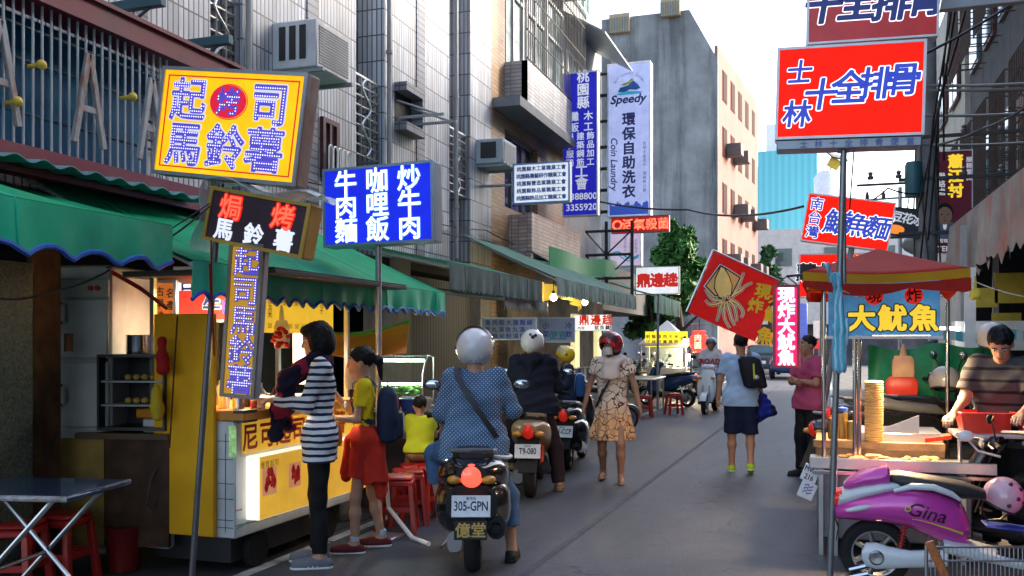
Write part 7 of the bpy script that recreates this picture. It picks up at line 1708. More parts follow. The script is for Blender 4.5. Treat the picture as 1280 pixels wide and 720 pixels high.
w = MB(); w.tube([P(483, 600, 7.4), P(486, 635, 7.4), PG(515, 672, .02), PG(536, 680, .02)], .018, 8); tag(w.build('white_pipe', M_white), 'bent white pipe leaning down to the road behind the schoolgirl', 'pipe')
w = MB(); q = P(6, HZ, 5.9); w.bx(-.2, .2, -.02, .02, .55, .85, .01); w.bx(-.2, -.16, -.02, .02, 0, .55); w.bx(.16, .2, -.02, .02, 0, .55); o = w.build('yellow_board', M_yel_l); o.location = (q.x, q.y, 0); tag(o, 'yellow board standing behind the folding table at the left edge', 'board')
# orange canopy and glass showcase behind the girl
sc = thing('glass_showcase', 'lit glass showcase with green vegetables behind the schoolgirl', 'showcase', P(500, HZ, 9.2)*1); sc.location.z = 0; sc.rotation_euler = (0, 0, R(10))
w = MB(); w.bx(-.3, .3, -.25, .25, .0, .92, .01); w.build('counter', M_steel, sc)
w = MB(); w.bx(-.26, .26, -.22, .22, .93, 1.0); w.build('tray', M_steel, sc)
w = MB(); rg = random.Random(9)
for k in range(70): w.sphere((rg.uniform(-.22, .22), rg.uniform(-.2, .1), 1.03+rg.uniform(0, .08)), (rg.uniform(.02, .05), rg.uniform(.02, .05), rg.uniform(.01, .03)), 7, 4)
w.build('vegetables', mat('lettuce', (.1, .3, .03), .6, var=.6, vscale=20), sc)
w = MB()
for x in (-.29, .29):
    w = MB(); w.tube([(x, .22, .93), (x, .22, 1.4), (x, -.05, 1.42), (x, -.2, 1.25), (x, -.24, .93)], .01, 6); w.build('showcase_frame', M_steel, sc)
w = MB(); w.grid(lambda u, v: (-.29+.58*u, (.22, -.05, -.2, -.24)[round(v*3)], (1.4, 1.42, 1.25, .93)[round(v*3)]), 1, 3); w.build('curved_glass', mat('case_glass', (.6, .75, .7), .05, alpha=.18, var=0), sc)
w = MB(); w.cyl((-.25, .0, 1.37), (.25, .0, 1.37), .013); w.cyl((-.25, .1, 1.13), (.25, .1, 1.13), .011); w.build('fluorescent_tube', mat('tube_green', (.8, 1, .85), .3, emit=(.8, 1, .85), es=4, var=0), sc)
l = bpy.data.lights.new('case_light', 'POINT'); l.energy = 5; l.color = (.85, 1, .85); l.shadow_soft_size = .1; lo = bpy.data.objects.new('case_light', l); COL.objects.link(lo); lo.parent = sc; lo.location = (0, 0, 1.3)
oc = MB(); a, b_, c, d = P(414, 418, 8.3), P(512, 402, 8.9), P(508, 440, 8.5), P(414, 446, 8.0)
def bil(a, b_, c, d, u, v): return a.lerp(b_, u).lerp(d.lerp(c, u), v)
oc.grid(lambda u, v: bil(a, b_, c, d, u, v)+Vector((0, 0, -.04*math.sin(u*3.1)+.012*math.sin(v*14+u*9))), 20, 10, (0, 0, .006))
t = oc.build('orange_canopy', mat('orange_tarp', (.85, .26, .02), .5, var=.15)); tag(t, 'orange tarpaulin canopy with a green border above the glass showcase', 'canopy')
w = MB(); w.tube([bil(a, b_, c, d, i/12, 0)+Vector((0, 0, -.04*math.sin(i/12*3.1))) for i in range(13)], .02, 6); w.build('green_border', mat('lime_edge', (.1, .4, .05), .5), t)
w = MB(); w.bx(-.35, .25, 0, .3, 0, .72); o = w.build('low_table', mat('dark_counter', (.06, .05, .05), .6)); o.location = P(440, HZ, 8.6)*1; o.location.z = 0; tag(o, 'low dark stall counter behind the schoolgirl', 'counter')
for k, (px, c_) in enumerate(((490, (.5, .03, .02)), (512, (.03, .08, .4)), (528, (.55, .5, .5)))):
    w = MB(); w.lathe([(0, 0), (.07, 0), (.1, .12), (.09, .12), (.06, .02), (0, .02)], n=16); o = w.build('bowl', mat('bowl_%d' % k, c_, .4)); o.location = P(px, HZ, 8.7)*1; o.location.z = .9; tag(o, ['red', 'blue', 'white'][k]+' plastic bowl in front of the glass showcase', 'bowl')
w = MB(); w.bx(-.55, .5, -.1, .3, .02, .895, .01); o = w.build('bowl_stand', mat('dark_counter', (.06, .05, .05))); o.location = P(508, HZ, 8.75)*1; o.location.z = 0; tag(o, 'dark stand carrying the plastic bowls', 'stand')

# ================================================================== MID AND FAR LEFT
ht = thing('table', 'long metal table with red stools beside the parked blue scooters', 'table', PG(798, 520)+Vector((-.1, .3, 0)))
w = MB(); w.box((0, .3, .78), (.9, 1.6, .04), .01); w.build('table_top', M_steel, ht)
for sx in (-1, 1):
    for yy in (-.45, 1.05): w = MB(); w.cyl((sx*.4, yy, 0), (sx*.4, yy, .77), .018, n=8); w.build('leg', M_steel, ht)
for k, (dx, dy) in enumerate(((-.75, -.2), (-.6, .8), (.3, -.7), (.75, .3))):
    dup(st0, (ht.location.x+dx, ht.location.y+dy, 0), R(10*k), ['red stool on the shop side of the long metal table', 'red stool at the far inner corner of the long metal table', 'red stool at the near end of the long metal table', 'red stool on the street side of the long metal table'][k])
fc = thing('food_cart', 'far food cart with a white pyramid roof and a yellow menu board', 'food cart', P(834, HZ, 26)*1); fc.location.z = 0
w = MB(); w.add([(-.7, -.7, 1.5), (.7, -.7, 1.5), (.7, .7, 1.5), (-.7, .7, 1.5), (0, 0, 2.18), (-.7, -.7, 1.44), (.7, -.7, 1.44), (.7, .7, 1.44), (-.7, .7, 1.44)], [[0, 1, 4], [1, 2, 4], [2, 3, 4], [3, 0, 4], [0, 1, 6, 5], [1, 2, 7, 6], [2, 3, 8, 7], [3, 0, 5, 8]]); w.build('roof', M_white, fc, smooth=False)
for sx in (-1, 1):
    for sy in (-1, 1): w = MB(); w.cyl((sx*.62, sy*.62, 0), (sx*.62, sy*.62, 1.5), .02, n=8); w.build('post', M_steel, fc)
w = MB(); w.bx(-.6, .6, -.5, .5, .1, .85, .01); w.build('counter', M_steel, fc)
w = MB(); w.bx(-.5, .66, -.66, -.64, 1.42, 1.85); f = w.build('menu_board', mat('menu_yellow2', (.7, .5, .02), .4, emit=(1, .75, .03), es=.3), fc, smooth=False)
w = MB()
for k in range(7): text_into(w, ['蚵仔', '麵線', '臭豆', '肉圓', '大腸', '米糕', '湯'][k], -.42+.155*k, 1.635, .12, y=-.664, off=.02, vert=True, pitch=.15)
w.build('lettering', M_black, f, smooth=False, recalc=False)
w = MB(); w.bx(-.5, .5, -.45, -.44, .9, 1.4); w.build('glass_front', mat('case_glass', (.6, .75, .7)), fc, smooth=False)
w = MB()
for k in range(5): w.lathe([(0, 0), (.08, 0), (.09, .15), (0, .15)], (-.4+.2*k, -.2, .85), n=12)
w.build('pots', M_steel, fc)
bulb(856, 428, 25.2, 20, 'warm bulb at the right of the white roofed cart', .09); bulb(862, 447, 25.0, 20, 'lower warm bulb beside the white roofed cart', .09)
rl = thing('lantern', 'glowing round red lantern beside the white roofed cart', 'lantern', P(874, 427, 24.5))
w = MB(); w.lathe([(.12, -.3), (.2, -.27)]+[(.27*math.sin(a)*(1+.05*math.cos(k*3.14)), -.25*math.cos(a)) for k, a in enumerate([R(25+i*130/18) for i in range(19)])]+[(.2, .27), (.12, .3)], n=20); w.build('paper_shade', mat('lantern_red', (.6, .03, .03), .6, emit=(1, .07, .05), es=.4), rl)
w = MB(); w.cyl((0, 0, .3), (0, 0, .6), .012, n=5); w.lathe([(.0, -.31), (.13, -.31), (.13, -.28), (0, -.28)], n=14); w.build('lantern_cap', M_black, rl)
w = MB(); text_into(w, '肉圓', 0, 0, .2, y=-.285, off=.03, vert=True, pitch=.2); w.build('lettering', mat('lantern_gold', (.9, .5, .3), .5, emit=(1, .6, .4), es=.4), rl, smooth=False, recalc=False)
w = MB(); w.cyl(P(864, 405, 24.6), P(884, 405, 24.6), .02); a = P(864, 405, 24.6); w.cyl((a.x, a.y, 0), a, .025); tag(w.build('lantern_pole', M_grey), 'grey pole the red lantern hangs from', 'pole')
# lit shop front behind the woman in the dress
sf = thing('pot_shop', 'narrow shop front with pale yellow lit doorposts and steel pots', 'shop', (-4.6, 17, 0))
w = MB(); w.bx(-4.65, -4.8, 13.5, 20, 0, 2.5); part(w, 'back_wall', mat('shop_back', (.12, .1, .09), .8, var=.6, vscale=2), sf, smooth=False)
for px in (722, 750):
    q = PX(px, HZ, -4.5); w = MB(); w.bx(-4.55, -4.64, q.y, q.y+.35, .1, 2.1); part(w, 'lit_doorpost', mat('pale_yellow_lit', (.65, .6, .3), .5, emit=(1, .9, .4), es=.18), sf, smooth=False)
w = MB(); w.bx(-4.1, -4.6, 15.2, 18.4, .0, .85); part(w, 'counter', M_steel, sf)
for k in range(4): w = MB(); w.lathe([(0, 0), (.14, 0), (.15, .22), (0, .24)], (-4.35, 15.6+k*.8, .85), n=16); part(w, 'pot', M_steel, sf)
# ================================================================== CARS at the end of the street
def car(label, px, d, rz, m):
    q = P(px, HZ, d); t = thing('parked_car', label, 'car', (q.x, q.y, 0), rz)
    w = MB(); w.loft([((0, y_, z), hw, (0, 0, hh), 4) for y_, z, hw, hh in ((-2.1, .6, .78, .22), (-2.0, .6, .85, .33), (-1.2, .62, .88, .36), (.8, .62, .88, .36), (1.9, .55, .84, .28), (2.1, .5, .75, .18))], 24); w.build('body', m, t)
    w = MB(); w.loft([((0, y_, z), hw, (0, 0, hh), 4) for y_, z, hw, hh in ((-1.9, .98, .6, .03), (-1.45, 1.2, .7, .22), (-.2, 1.22, .72, .24), (.4, 1.18, .7, .2), (1.0, .98, .62, .03))], 20); w.build('cabin', m, t)
    w = MB(); w.prism([(-.58, -1.86, 1.04), (.58, -1.86, 1.04), (.54, -1.56, 1.32), (-.54, -1.56, 1.32)], (0, -.02, .01)); w.build('rear_window', M_glass, t)
    w = MB(); w.prism([(-.58, .98, 1.04), (.58, .98, 1.04), (.54, .62, 1.3), (-.54, .62, 1.3)], (0, .02, .02)); w.build('windscreen', M_glass, t)
    for sx in (-1, 1):
        w = MB(); w.prism([(sx*.70, -1.3, 1.05), (sx*.70, .6, 1.05), (sx*.68, .3, 1.33), (sx*.68, -1.1, 1.33)], (sx*.025, 0, 0)); w.build('side_window', M_glass, t)
        w = MB(); w.box((sx*.66, -2.05, .75), (.2, .14, .16), .03); w.build('tail_lamp', M_tail, t)
        w = MB(); w.box((sx*.62, 2.02, .62), (.26, .14, .14), .03); w.build('headlight', M_lens, t)
        for yy in (-1.3, 1.3): w = MB(); w.lathe([(0, -.1), (.2, -.1), (.3, -.08), (.32, 0), (.3, .1), (.2, .1), (0, .1)], (sx*.78, yy, .32), 'x', 20); w.build('wheel', M_rubber, t)
    w = MB(); w.box((0, -2.12, .6), (.36, .02, .15)); w.build('number_plate', M_plate, t)
car('dark blue car parked at the far end of the street right of the walking boy', 988, 40, R(4), M_dkblue)
car('dark grey car parked beside the dark blue one at the far end', 952, 46, R(4), M_dgrey)

# ================================================================== SQUID CART (right)
sq = thing('food_cart', 'squid cart with a red and yellow canopy and a blue sign board', 'food cart', (.42, 7.6, 0))
w = MB(); w.bx(-.05, .98, 7.1, 8.3, .12, .6, .01); part(w, 'body', mat('cart_grey', (.2, .21, .23), .4, .6, dirt=(.1, .1, .1, .5)), sq)
w = MB(); w.bx(-.1, 1.12, 7.02, 7.5, .66, .685, .004); w.bx(-.1, 1.12, 7.0, 7.02, .64, .72, .004); part(w, 'front_tray', M_steel, sq)
w = MB(); w.bx(-.08, 1.1, 6.98, 7.0, .60, .63, .004); part(w, 'rail', M_chrome, sq)
w = MB(); w.bx(-.06, .85, 7.5, 8.3, .60, .78); w.bx(-.08, .85, 7.46, 7.5, .74, .80, .006); part(w, 'counter', mat('plank_warm', (.35, .2, .1), .6, var=.4, vscale=7), sq)
w = MB(); w.bx(.25, .85, 7.55, 8.2, .785, .86, .006); w.prism([(.3, 7.56, .86), (.68, 7.56, .86), (.68, 7.56, 1.0), (.45, 7.56, .9)], (0, .02, 0)); part(w, 'steel_fryer', M_steel, sq)
for x in (-.02, .08, .92):
    w = MB(); w.bx(x-.015, x+.015, 7.06, 7.09, .0, .64); part(w, 'leg', M_steel, sq)
for x, y_ in ((.0, 7.15), (.215, 7.2), (.245, 7.24), (.95, 8.2), (.0, 8.2)):
    w = MB(); w.cyl((x, y_, .6), (x, y_, 2.02), .016, n=10); part(w, 'post', M_chrome, sq)
w = MB(); 
cx, cy, hx, hy, ze, zp = .39, 7.5, .53, .75, 2.04, 2.26
def can(u, v):          # roof: rings from the peak outward
    a = u*4; k = int(a) % 4; f = a-int(a); cs = ((-1, -1), (1, -1), (1, 1), (-1, 1)); p0, p1 = cs[k], cs[(k+1) % 4]
    x = p0[0]+(p1[0]-p0[0])*f; y_ = p0[1]+(p1[1]-p0[1])*f; sg = .05*math.sin(f*math.pi)*v
    return (cx+hx*x*v*(1-.05*math.sin(f*math.pi)), cy+hy*y_*v, zp+(ze-zp)*v**.9-sg*.6)
w.grid(can, 64, 8, (0, 0, .005)); part(w, 'canopy', mat('canopy_red', (.36, .02, .012), .7, var=.15, spec=.15), sq, angle=80)
w = MB(); w.grid(lambda u, v: Vector(can(u, 1))+Vector((0, 0, .0-.06*v))+Vector((.0, -.004, .004)), 64, 2, (0, .003, 0)); part(w, 'yellow_band', mat('canopy_yellow', (.5, .24, .012), .7, var=.12), sq)
w = MB(); w.grid(lambda u, v: Vector(can(u, 1))+Vector((.008*math.sin(u*60), 0, -.06-v*(.035+.05*abs(math.sin(u*4*math.pi*1.5))))), 128, 3, (0, .003, 0)); part(w, 'valance', mat('canopy_red', (0, 0, 0)), sq)
w = MB(); w.bx(.03, .77, 7.06, 7.09, 1.60, 1.99, .004); f = part(w, 'sign_board', mat('sky_blue_face', (.05, .2, .42), .4, emit=(.08, .3, .6), es=.1, var=.5, vscale=2.5), sq)
w = MB(); w.bx(.02, .79, 7.05, 7.1, 1.575, 1.598); w.xform(Matrix.Translation(-sq.location)); w.build('lower_rim', M_white, f)
def sqt(items, m, off, y_, nm):
    w = MB()
    for it in items: text_into(w, it[0], it[1], it[2], it[3], y=y_, off=off, **(it[4] if len(it) > 4 else {}))
    w.xform(Matrix.Translation(Vector((.4, 7.06, 1.795))-sq.location)); return w.build(nm, m, f, smooth=False, recalc=False)
for x in (-.06, .2):
    w = MB(); w.add([(.4+x+.062*math.cos(i*.2618), 7.055, 1.88+.062*math.sin(i*.2618)) for i in range(24)], [list(range(24))]); w.xform(Matrix.Translation(-sq.location)); w.build('red_disc', M_redln, f, smooth=False)
sqt([('現', -.06, .085, .1), ('炸', .2, .085, .1)], mat('black_ink', (.012, .012, .014)), .02, -.008, 'lettering')
sqt([('大魷魚', .06, -.075, .19, dict(pitch=.205))], mat('black_ink', (0, 0, 0)), .085, -.006, 'outline'); sqt([('大魷魚', .06, -.075, .19, dict(pitch=.205))], mat('yellow_ink', (.7, .5, .03)), .04, -.009, 'lettering')
l = bpy.data.lights.new('squid_light', 'AREA'); l.size = .3; l.energy = 24; l.color = (1, .7, .38); lo = bpy.data.objects.new('squid_light', l); COL.objects.link(lo); lo.parent = sq; lo.location = (.1, .0, 1.55)
w = MB(); w.cyl((.35, 7.5, 1.6), (.75, 7.5, 1.6), .015); part(w, 'cart_lamp', mat('tube_warm', (1, .8, .5), .3, emit=(1, .75, .4), es=5, var=0), sq)
# things on the squid cart
for k, (x, y_, r_, h_) in enumerate(((.07, 7.56, .04, .16), (.13, 7.6, .045, .2), (.20, 7.54, .035, .14))):
    w = MB(); w.lathe([(0, 0), (r_, 0), (r_, h_), (r_*.9, h_+.004), (0, h_+.01)], n=18); o = w.build('gold_tin', mat('brass', (.5, .32, .1), .3, .8)); o.location = (x, y_, .801); tag(o, ['short brass tin nearest the post on the squid cart', 'tall brass tin with a blue cap on the squid cart', 'small brass tin beside the cup stack'][k], 'tin', 'brass tins on the squid cart')
    if k == 1: w = MB(); w.lathe([(0, 0), (r_, 0), (r_*1.05, .03), (0, .04)], (0, 0, h_+.01), n=14); w.build('blue_cap', mat('blue_cap', (.03, .08, .4), .4), o)
w = MB(); prf = [(0, 0)]
for k in range(26): prf += [(.062, k*.0175), (.07, k*.0175+.008), (.062, k*.0175+.016)]
prf += [(0, .46)]; w.lathe(prf, n=24); o = w.build('cup_stack', mat('paper_cup', (.6, .4, .16), .6, var=.1)); o.location = (.36, 7.52, .801); tag(o, 'tall stack of cream paper cups on the squid cart', 'cups')
w = MB(); rg = random.Random(4)
for k in range(26): w.sphere((rg.uniform(.1, .75), 7.2+rg.uniform(-.1, .1), .70+rg.uniform(0, .02)), (rg.uniform(.02, .05), rg.uniform(.02, .04), rg.uniform(.012, .025)), 8, 5)
o = w.build('fried_squid', mat('fried_batter', (.5, .3, .13), .7, var=.4, vscale=30)); tag(o, 'pieces of fried squid heaped in the steel front tray', 'food', kind='stuff')
w = MB(); w.prism([(.72, 7.52, .80), (.9, 7.52, .83), (.9, 7.7, .83), (.72, 7.7, .80)], (0, 0, .03)); tag(w.build('red_carton', mat('carton_red', (.5, .05, .02), .6)), 'flat red carton at the right end of the squid cart', 'carton')
def carrier(label, px, py, d, m, w_=.2, h_=.22):
    q = P(px, py, d); t = thing('carrier_bag', label, 'bag', q); b = MB()
    b.loft([((0, 0, z), w_/2*a, (0, .02*e, 0), 3) for z, a, e in ((-h_/2, .95, .6), (-h_/4, 1, 1.6), (h_/4, .97, 1.3), (h_/2, .75, .6))], 16); b.build('bag_body', m, t)
    b = MB(); b.loft([((0, 0, h_/2), w_*.16, (0, .012, 0), 3), ((0, 0, h_/2+.06), w_*.12, (0, .012, 0), 3), ((0, 0, h_/2+.11), w_*.05, (0, .008, 0), 3)], 12); b.build('handle_loop', m, t); return t
carrier('peach coloured plastic bags hanging from the rope at the squid cart', 1129, 458, 8.6, mat('peach_bag', (.6, .35, .2), .5, var=.2), .2, .2)
carrier('bright red plastic bag hanging below the peach ones', 1127, 482, 8.62, mat('red_bag', (.65, .04, .02), .4, var=.15), .29, .17)
carrier('small yellow plastic bag tied on the rope under the torn awning', 1219, 368, 8.0, mat('yellow_bag', (.6, .5, .05), .5), .09, .1)
cable('white rope stretched from the near pole across the squid cart to the right stalls', [(1050, 362, 6.2), (1130, 385, 7.2), (1219, 352, 8.0), (1290, 372, 8)], .005, .02); bpy.context.scene.collection.objects[-1].data.materials[0] = M_white
w = MB(); w.tube([P(1118, 392, 8.6), P(1129, 436, 8.6)], .003, 4); tag(w.build('string', M_white), 'short string holding up the peach plastic bags', 'string')
# LED sign, flag, ribbon
t = sign('led_sign', 'upright magenta light sign with five white characters at the corner of the squid cart', P(983, 408, 7.3), .205, .66, .06, mat('magenta_lit', (.4, .004, .06), .5, emit=(1, .01, .14), es=.2), mat('led_rim', (.35, .02, .06), .4))
lettering(t, [('現炸大魷魚', 0, 0, .135, dict(vert=True, pitch=.125))], -.006, mat('pink_halo', (.7, .2, .4), .5, emit=(1, .3, .55), es=.3, var=0), .05, 'painted_glow'); lettering(t, [('現炸大魷魚', 0, 0, .13, dict(vert=True, pitch=.125))], -.009, M_wneon, .018)  # pink copy behind the characters paints the light spreading round them
w = MB(); w.tube([(-.08, .03, .33), (0, .03, .4), (.08, .03, .33)], .006, 5); w.cyl((0, .03, .4), (.3, .03, .42), .01); w.build('hanger', M_black, t)
Z = 4.2375
def fz(x, y_): return P(850+x/Z, 300+y_/Z, 7.75)
TL, TR, BL = fz(178, 62), fz(530, 218), fz(40, 382)
fl = thing('flag', 'red flag printed with a yellow squid leaning out from the squid cart', 'flag', TL)
Uv, Vv = TR-TL, BL-TL; Nn = Uv.cross(Vv).normalized()
if Nn.dot(cam.location-TL) < 0: Nn = -Nn
A2 = np.array([[352, -138], [156, 320]], float); Ai = np.linalg.inv(A2)
def fuv(x, y_): r_ = Ai @ np.array([x-178, y_-62]); return r_[0], r_[1]
def fbase(u, v): return Uv*u+Vv*v+Nn*(.02*math.sin(u*6+v*2)+.012*math.sin(v*7+1)*u)
def fpt(x, y_, l_): u, v = fuv(x, y_); return fbase(u, v)+Nn*l_
w = MB(); w.grid(lambda u, v: fbase(u, v), 24, 18, -Nn*.003); w.build('cloth', mat('flag_red', (.88, .014, .012), .6, var=.2, vscale=3, spec=.2), fl)
def fpoly(pts, l_, nm, m, dens=14):
    w = MB(); out = []
    for i in range(len(pts)):
        a, b_ = pts[i], pts[(i+1) % len(pts)]; out += [(a[0]+(b_[0]-a[0])*q/4, a[1]+(b_[1]-a[1])*q/4) for q in range(4)]
    cx_ = sum(p_[0] for p_ in out)/len(out); cy_ = sum(p_[1] for p_ in out)/len(out)
    w.add([fpt(x, y_, l_) for x, y_ in out]+[fpt(cx_, cy_, l_)], [[i, (i+1) % len(out), len(out)] for i in range(len(out))]); w.build(nm, m, fl, smooth=False, recalc=False)
def fline(pts, wds, l_, mb):
    pts = [np.array(p_, float) for p_ in pts]; Q = []
    for i in range(len(pts)-1):
        for q in range(5):
            u = q/5; p0, p1, p2, p3 = pts[max(i-1, 0)], pts[i], pts[i+1], pts[min(i+2, len(pts)-1)]
            Q.append((.5*(2*p1+(p2-p0)*u+(2*p0-5*p1+4*p2-p3)*u*u+(3*p1-p0-3*p2+p3)*u**3), wds[0]+(wds[1]-wds[0])*((i+u)/(len(pts)-1))))
    Q.append((pts[-1], wds[1])); vs = []
    for i, (p_, wd) in enumerate(Q):
        t_ = Q[min(i+1, len(Q)-1)][0]-Q[max(i-1, 0)][0]; t_ = t_/max(1e-6, np.linalg.norm(t_)); n_ = np.array([-t_[1], t_[0]])*wd
        vs += [fpt(*(p_+n_), l_), fpt(*(p_-n_), l_)]
    mb.add(vs, [[2*i, 2*i+1, 2*i+3, 2*i+2] for i in range(len(Q)-1)])
TT = [((262, 295), (300, 268), (320, 220), (337, 172)), ((268, 300), (318, 270), (350, 242), (385, 226)), ((228, 318), (180, 318), (150, 292), (132, 262)), ((225, 325), (190, 340), (155, 340), (132, 318)), ((230, 322), (214, 360), (205, 400), (195, 432)), ((240, 325), (234, 370), (240, 420), (264, 466)), ((250, 325), (265, 380), (275, 420), (291, 452)), ((260, 318), (290, 350), (300, 400), (300, 432)), ((266, 312), (310, 340), (336, 380), (325, 412))]
MAN = [(212, 140), (182, 205), (178, 255), (205, 305), (240, 318), (272, 292), (275, 240), (255, 190), (228, 148)]
FIN = [(208, 138), (130, 245), (182, 296), (240, 300), (278, 285), (318, 200), (232, 148)]
def grow(pts, k): cx_ = sum(a for a, b_ in pts)/len(pts); cy_ = sum(b_ for a, b_ in pts)/len(pts); return [(cx_+(a-cx_)*k, cy_+(b_-cy_)*k) for a, b_ in pts]
mw, mk, my = mat('flag_white', (.75, .72, .65), .6), mat('flag_black', (.015, .012, .012), .6), mat('flag_yellow', (.9, .7, .26), .6, var=.15, vscale=8)
lay = [(0, mw, 13, 7), (1, mk, 9.5, 4), (2, my, 6.2, 1.5)]
for (k, m_, a, b_) in lay:
    w = MB()
    for i, tt in enumerate(TT): fline(tt, (a, b_), .003+.0022*k+.00005*i, w)
    w.build('tentacle_print', m_, fl, smooth=False, recalc=False)
fpoly(grow(FIN, 1.1), .0098, 'squid_outline', mw); fpoly(grow(FIN, 1.03), .0106, 'squid_outline', mk); fpoly(grow(FIN, .94), .0114, 'squid_fin', mat('flag_orange', (.8, .5, .16), .6)); fpoly(grow(MAN, 1.06), .0122, 'squid_outline', mk); fpoly(grow(MAN, .95), .013, 'squid_mantle', my)
for (x, y_) in ((231, 313), (257, 303)):
    for r_, m_, l_ in ((13, mk, .0138), (10, mw, .0146), (4.5, mk, .0154)): fpoly([(x+r_*math.cos(i*.785), y_+r_*math.sin(i*.785)) for i in range(8)], l_, 'squid_eye', m_)
def ftext(ch, x, y_, sz, rot, m, off, l_):
    w = MB(); text_into(w, ch, 0, 0, sz, off=off, rot=rot); w.v = [tuple(fpt(x+a, y_-c, l_)) for a, b_, c in w.v]; w.build('lettering', m, fl, smooth=False, recalc=False)
for ch, x, y_, sz in (('現', 440, 272, 82), ('炸', 402, 348, 78), ('大', 500, 312, 60), ('魷', 488, 398, 86), ('魚', 448, 512, 98)): ftext(ch, x, y_, sz, R(-12), mat('flag_gold', (.75, .5, .03), .6), .04, .004)
w = MB(); w.tube([Vv*1.0-Uv*.02, -Uv*.02-Vv*.02], .008, 6); w.tube([-Uv*.02-Vv*.02, Uv*1.15-Vv*.0], .008, 6); w.build('flag_rod', M_steel, fl)
o = sdf_mesh([cap(P(1046, 345, 5.83), P(1047, 366, 5.83), .026, .022, .02), cap(P(1033, 331, 5.8), P(1044, 356, 5.82), .016, .02, .02), cap(P(1047, 366, 5.83), P(1051, 410, 5.8), .03, .042, .03, flat=((0, 1, 0), .6)), cap(P(1051, 410, 5.8), P(1050, 458, 5.8), .042, .046, .03, flat=((0, 1, 0), .5))], .006, 0, (), 'blue_ribbon', stripe_mat('ribbon_blue', (.1, .42, .6), (.45, .68, .75), .03, .4, 0, .5, wob=.05), None, fold=lambda X, Y, Z: .006*np.sin(X*190+Z*9))
tag(o, 'faded blue plastic ribbon knotted round the near right pole', 'ribbon')
# licence plates hung at the left end of the squid cart
for k, (px, py, a_, tx, dz_) in enumerate(((1013, 592, .2, 'MW7-216', 0), (1009, 613, .25, '現炸魷魚', .01))):
    t = thing('hanging_plate', ['upper white number plate at the left end of the squid cart', 'lower white plate with dark marks at the left end of the squid cart'][k], 'plate', P(px, py, 6.75), (0, R(22), 0), 'plates hanging from the squid cart')
    w = MB(); w.box((0, 0, 0), (.115, .008, .125), .006); w.build('plate', M_plate, t)
    w = MB(); 
    if k == 0: text_into(w, 'MW7', 0, .028, .055, y=-.006, off=.02, sx=.8); text_into(w, '216', 0, -.028, .055, y=-.006, off=.02, sx=.8)
    else:
        for q in (-.02, .005, .03): w.tube([(-.03, -.007, q), (-.01, -.007, q+.018), (.005, -.007, q-.004), (.03, -.007, q+.014)], .004, 4)
    w.build('plate_lettering', M_pink_ if k == 0 else ink, t, smooth=False, recalc=False)
# green tarpaulin and tube light
gt = MB(); a, b_ = P(1083, 430, 9.7), P(1240, 426, 9.7)
gt.grid(lambda u, v: (a.x+(b_.x-a.x)*u, 9.95+.03*math.sin(u*22)+.05*math.sin(v*5+u*7), 1.52+.05*u-.06*math.sin(u*6.28)**2*(1-v)-.85*v), 40, 10, (0, .01, 0)); tag(gt.build('green_tarpaulin', mat('deep_green_tarp', (.012, .24, .085), .5, var=.25, bump=.2, bscale=9)), 'deep green tarpaulin screen hung behind the parked scooters', 'tarpaulin')
w = MB(); w.cyl(P(1165, 411, 10), P(1199, 411, 10), .022); o = w.build('tube_lamp', mat('tube_white', (.9, .9, .9))); tag(o, 'white fluorescent tube glowing above the green tarpaulin', 'lamp')
w = MB(); w.grid(lambda u, v: (1.0+1.9*u, 10.2, 1.66-.1*v+.02*math.sin(u*20)), 30, 2, (0, .01, 0)); tag(w.build('checked_awning', stripe_mat('teal_check', (.1, .4, .45), (.5, .6, .62), .12, .5, 0)), 'narrow teal and white checked cloth above the green tarpaulin', 'cloth')
w = MB(); q = P(1213, 395, 9.2); w.bx(q.x-.05, q.x+.05, q.y, q.y+.06, .1, 2.3); tag(w.build('white_post', M_white), 'white square post between the tube lamp and the price papers', 'post')
# vendor's tubs
vt = thing('vendor_counter', 'dark counter under the red plastic tubs', 'counter', P(1250, HZ, 6.5)*1); vt.location.z = 0
w = MB(); w.bx(-.3, .6, -.12, .3, .88, .91, .004); w.build('counter_top', M_steel, vt)
for x in (-.27, .57): w = MB(); w.cyl((x, -.1, 0), (x, -.1, .88), .015, n=8); w.build('leg', M_steel, vt)
for k, (x0, x1) in enumerate(((-.27, .08), (.1, .5))):
    w = MB(); h_ = .14; t_ = .008
    w.grid(lambda u, v: ((x0+x1)/2+((x1-x0)/2)*(.86+.14*v)*max(-1, min(1, 1.35*math.cos(u*6.283))), .05+.15*(.86+.14*v)*max(-1, min(1, 1.35*math.sin(u*6.283))), .001+h_*v), 40, 3); w.bx(x0+.03, x1-.03, -.07, .17, .0, .006)
    w.tube([((x0+x1)/2+((x1-x0)/2)*max(-1, min(1, 1.35*math.cos(i*.157))), .05+.15*max(-1, min(1, 1.35*math.sin(i*.157))), h_) for i in range(40)], .008, 5, closed=True)
    o = w.build('red_tub', mat('tub_red', (.6, .03, .015), .35, coat=.2, var=.06)); o.location = vt.location+Vector((0, 0, .911)); tag(o, ['left red plastic tub the stall keeper reaches into', 'right red plastic tub at the edge of the picture'][k], 'tub', 'red tubs on the counter')
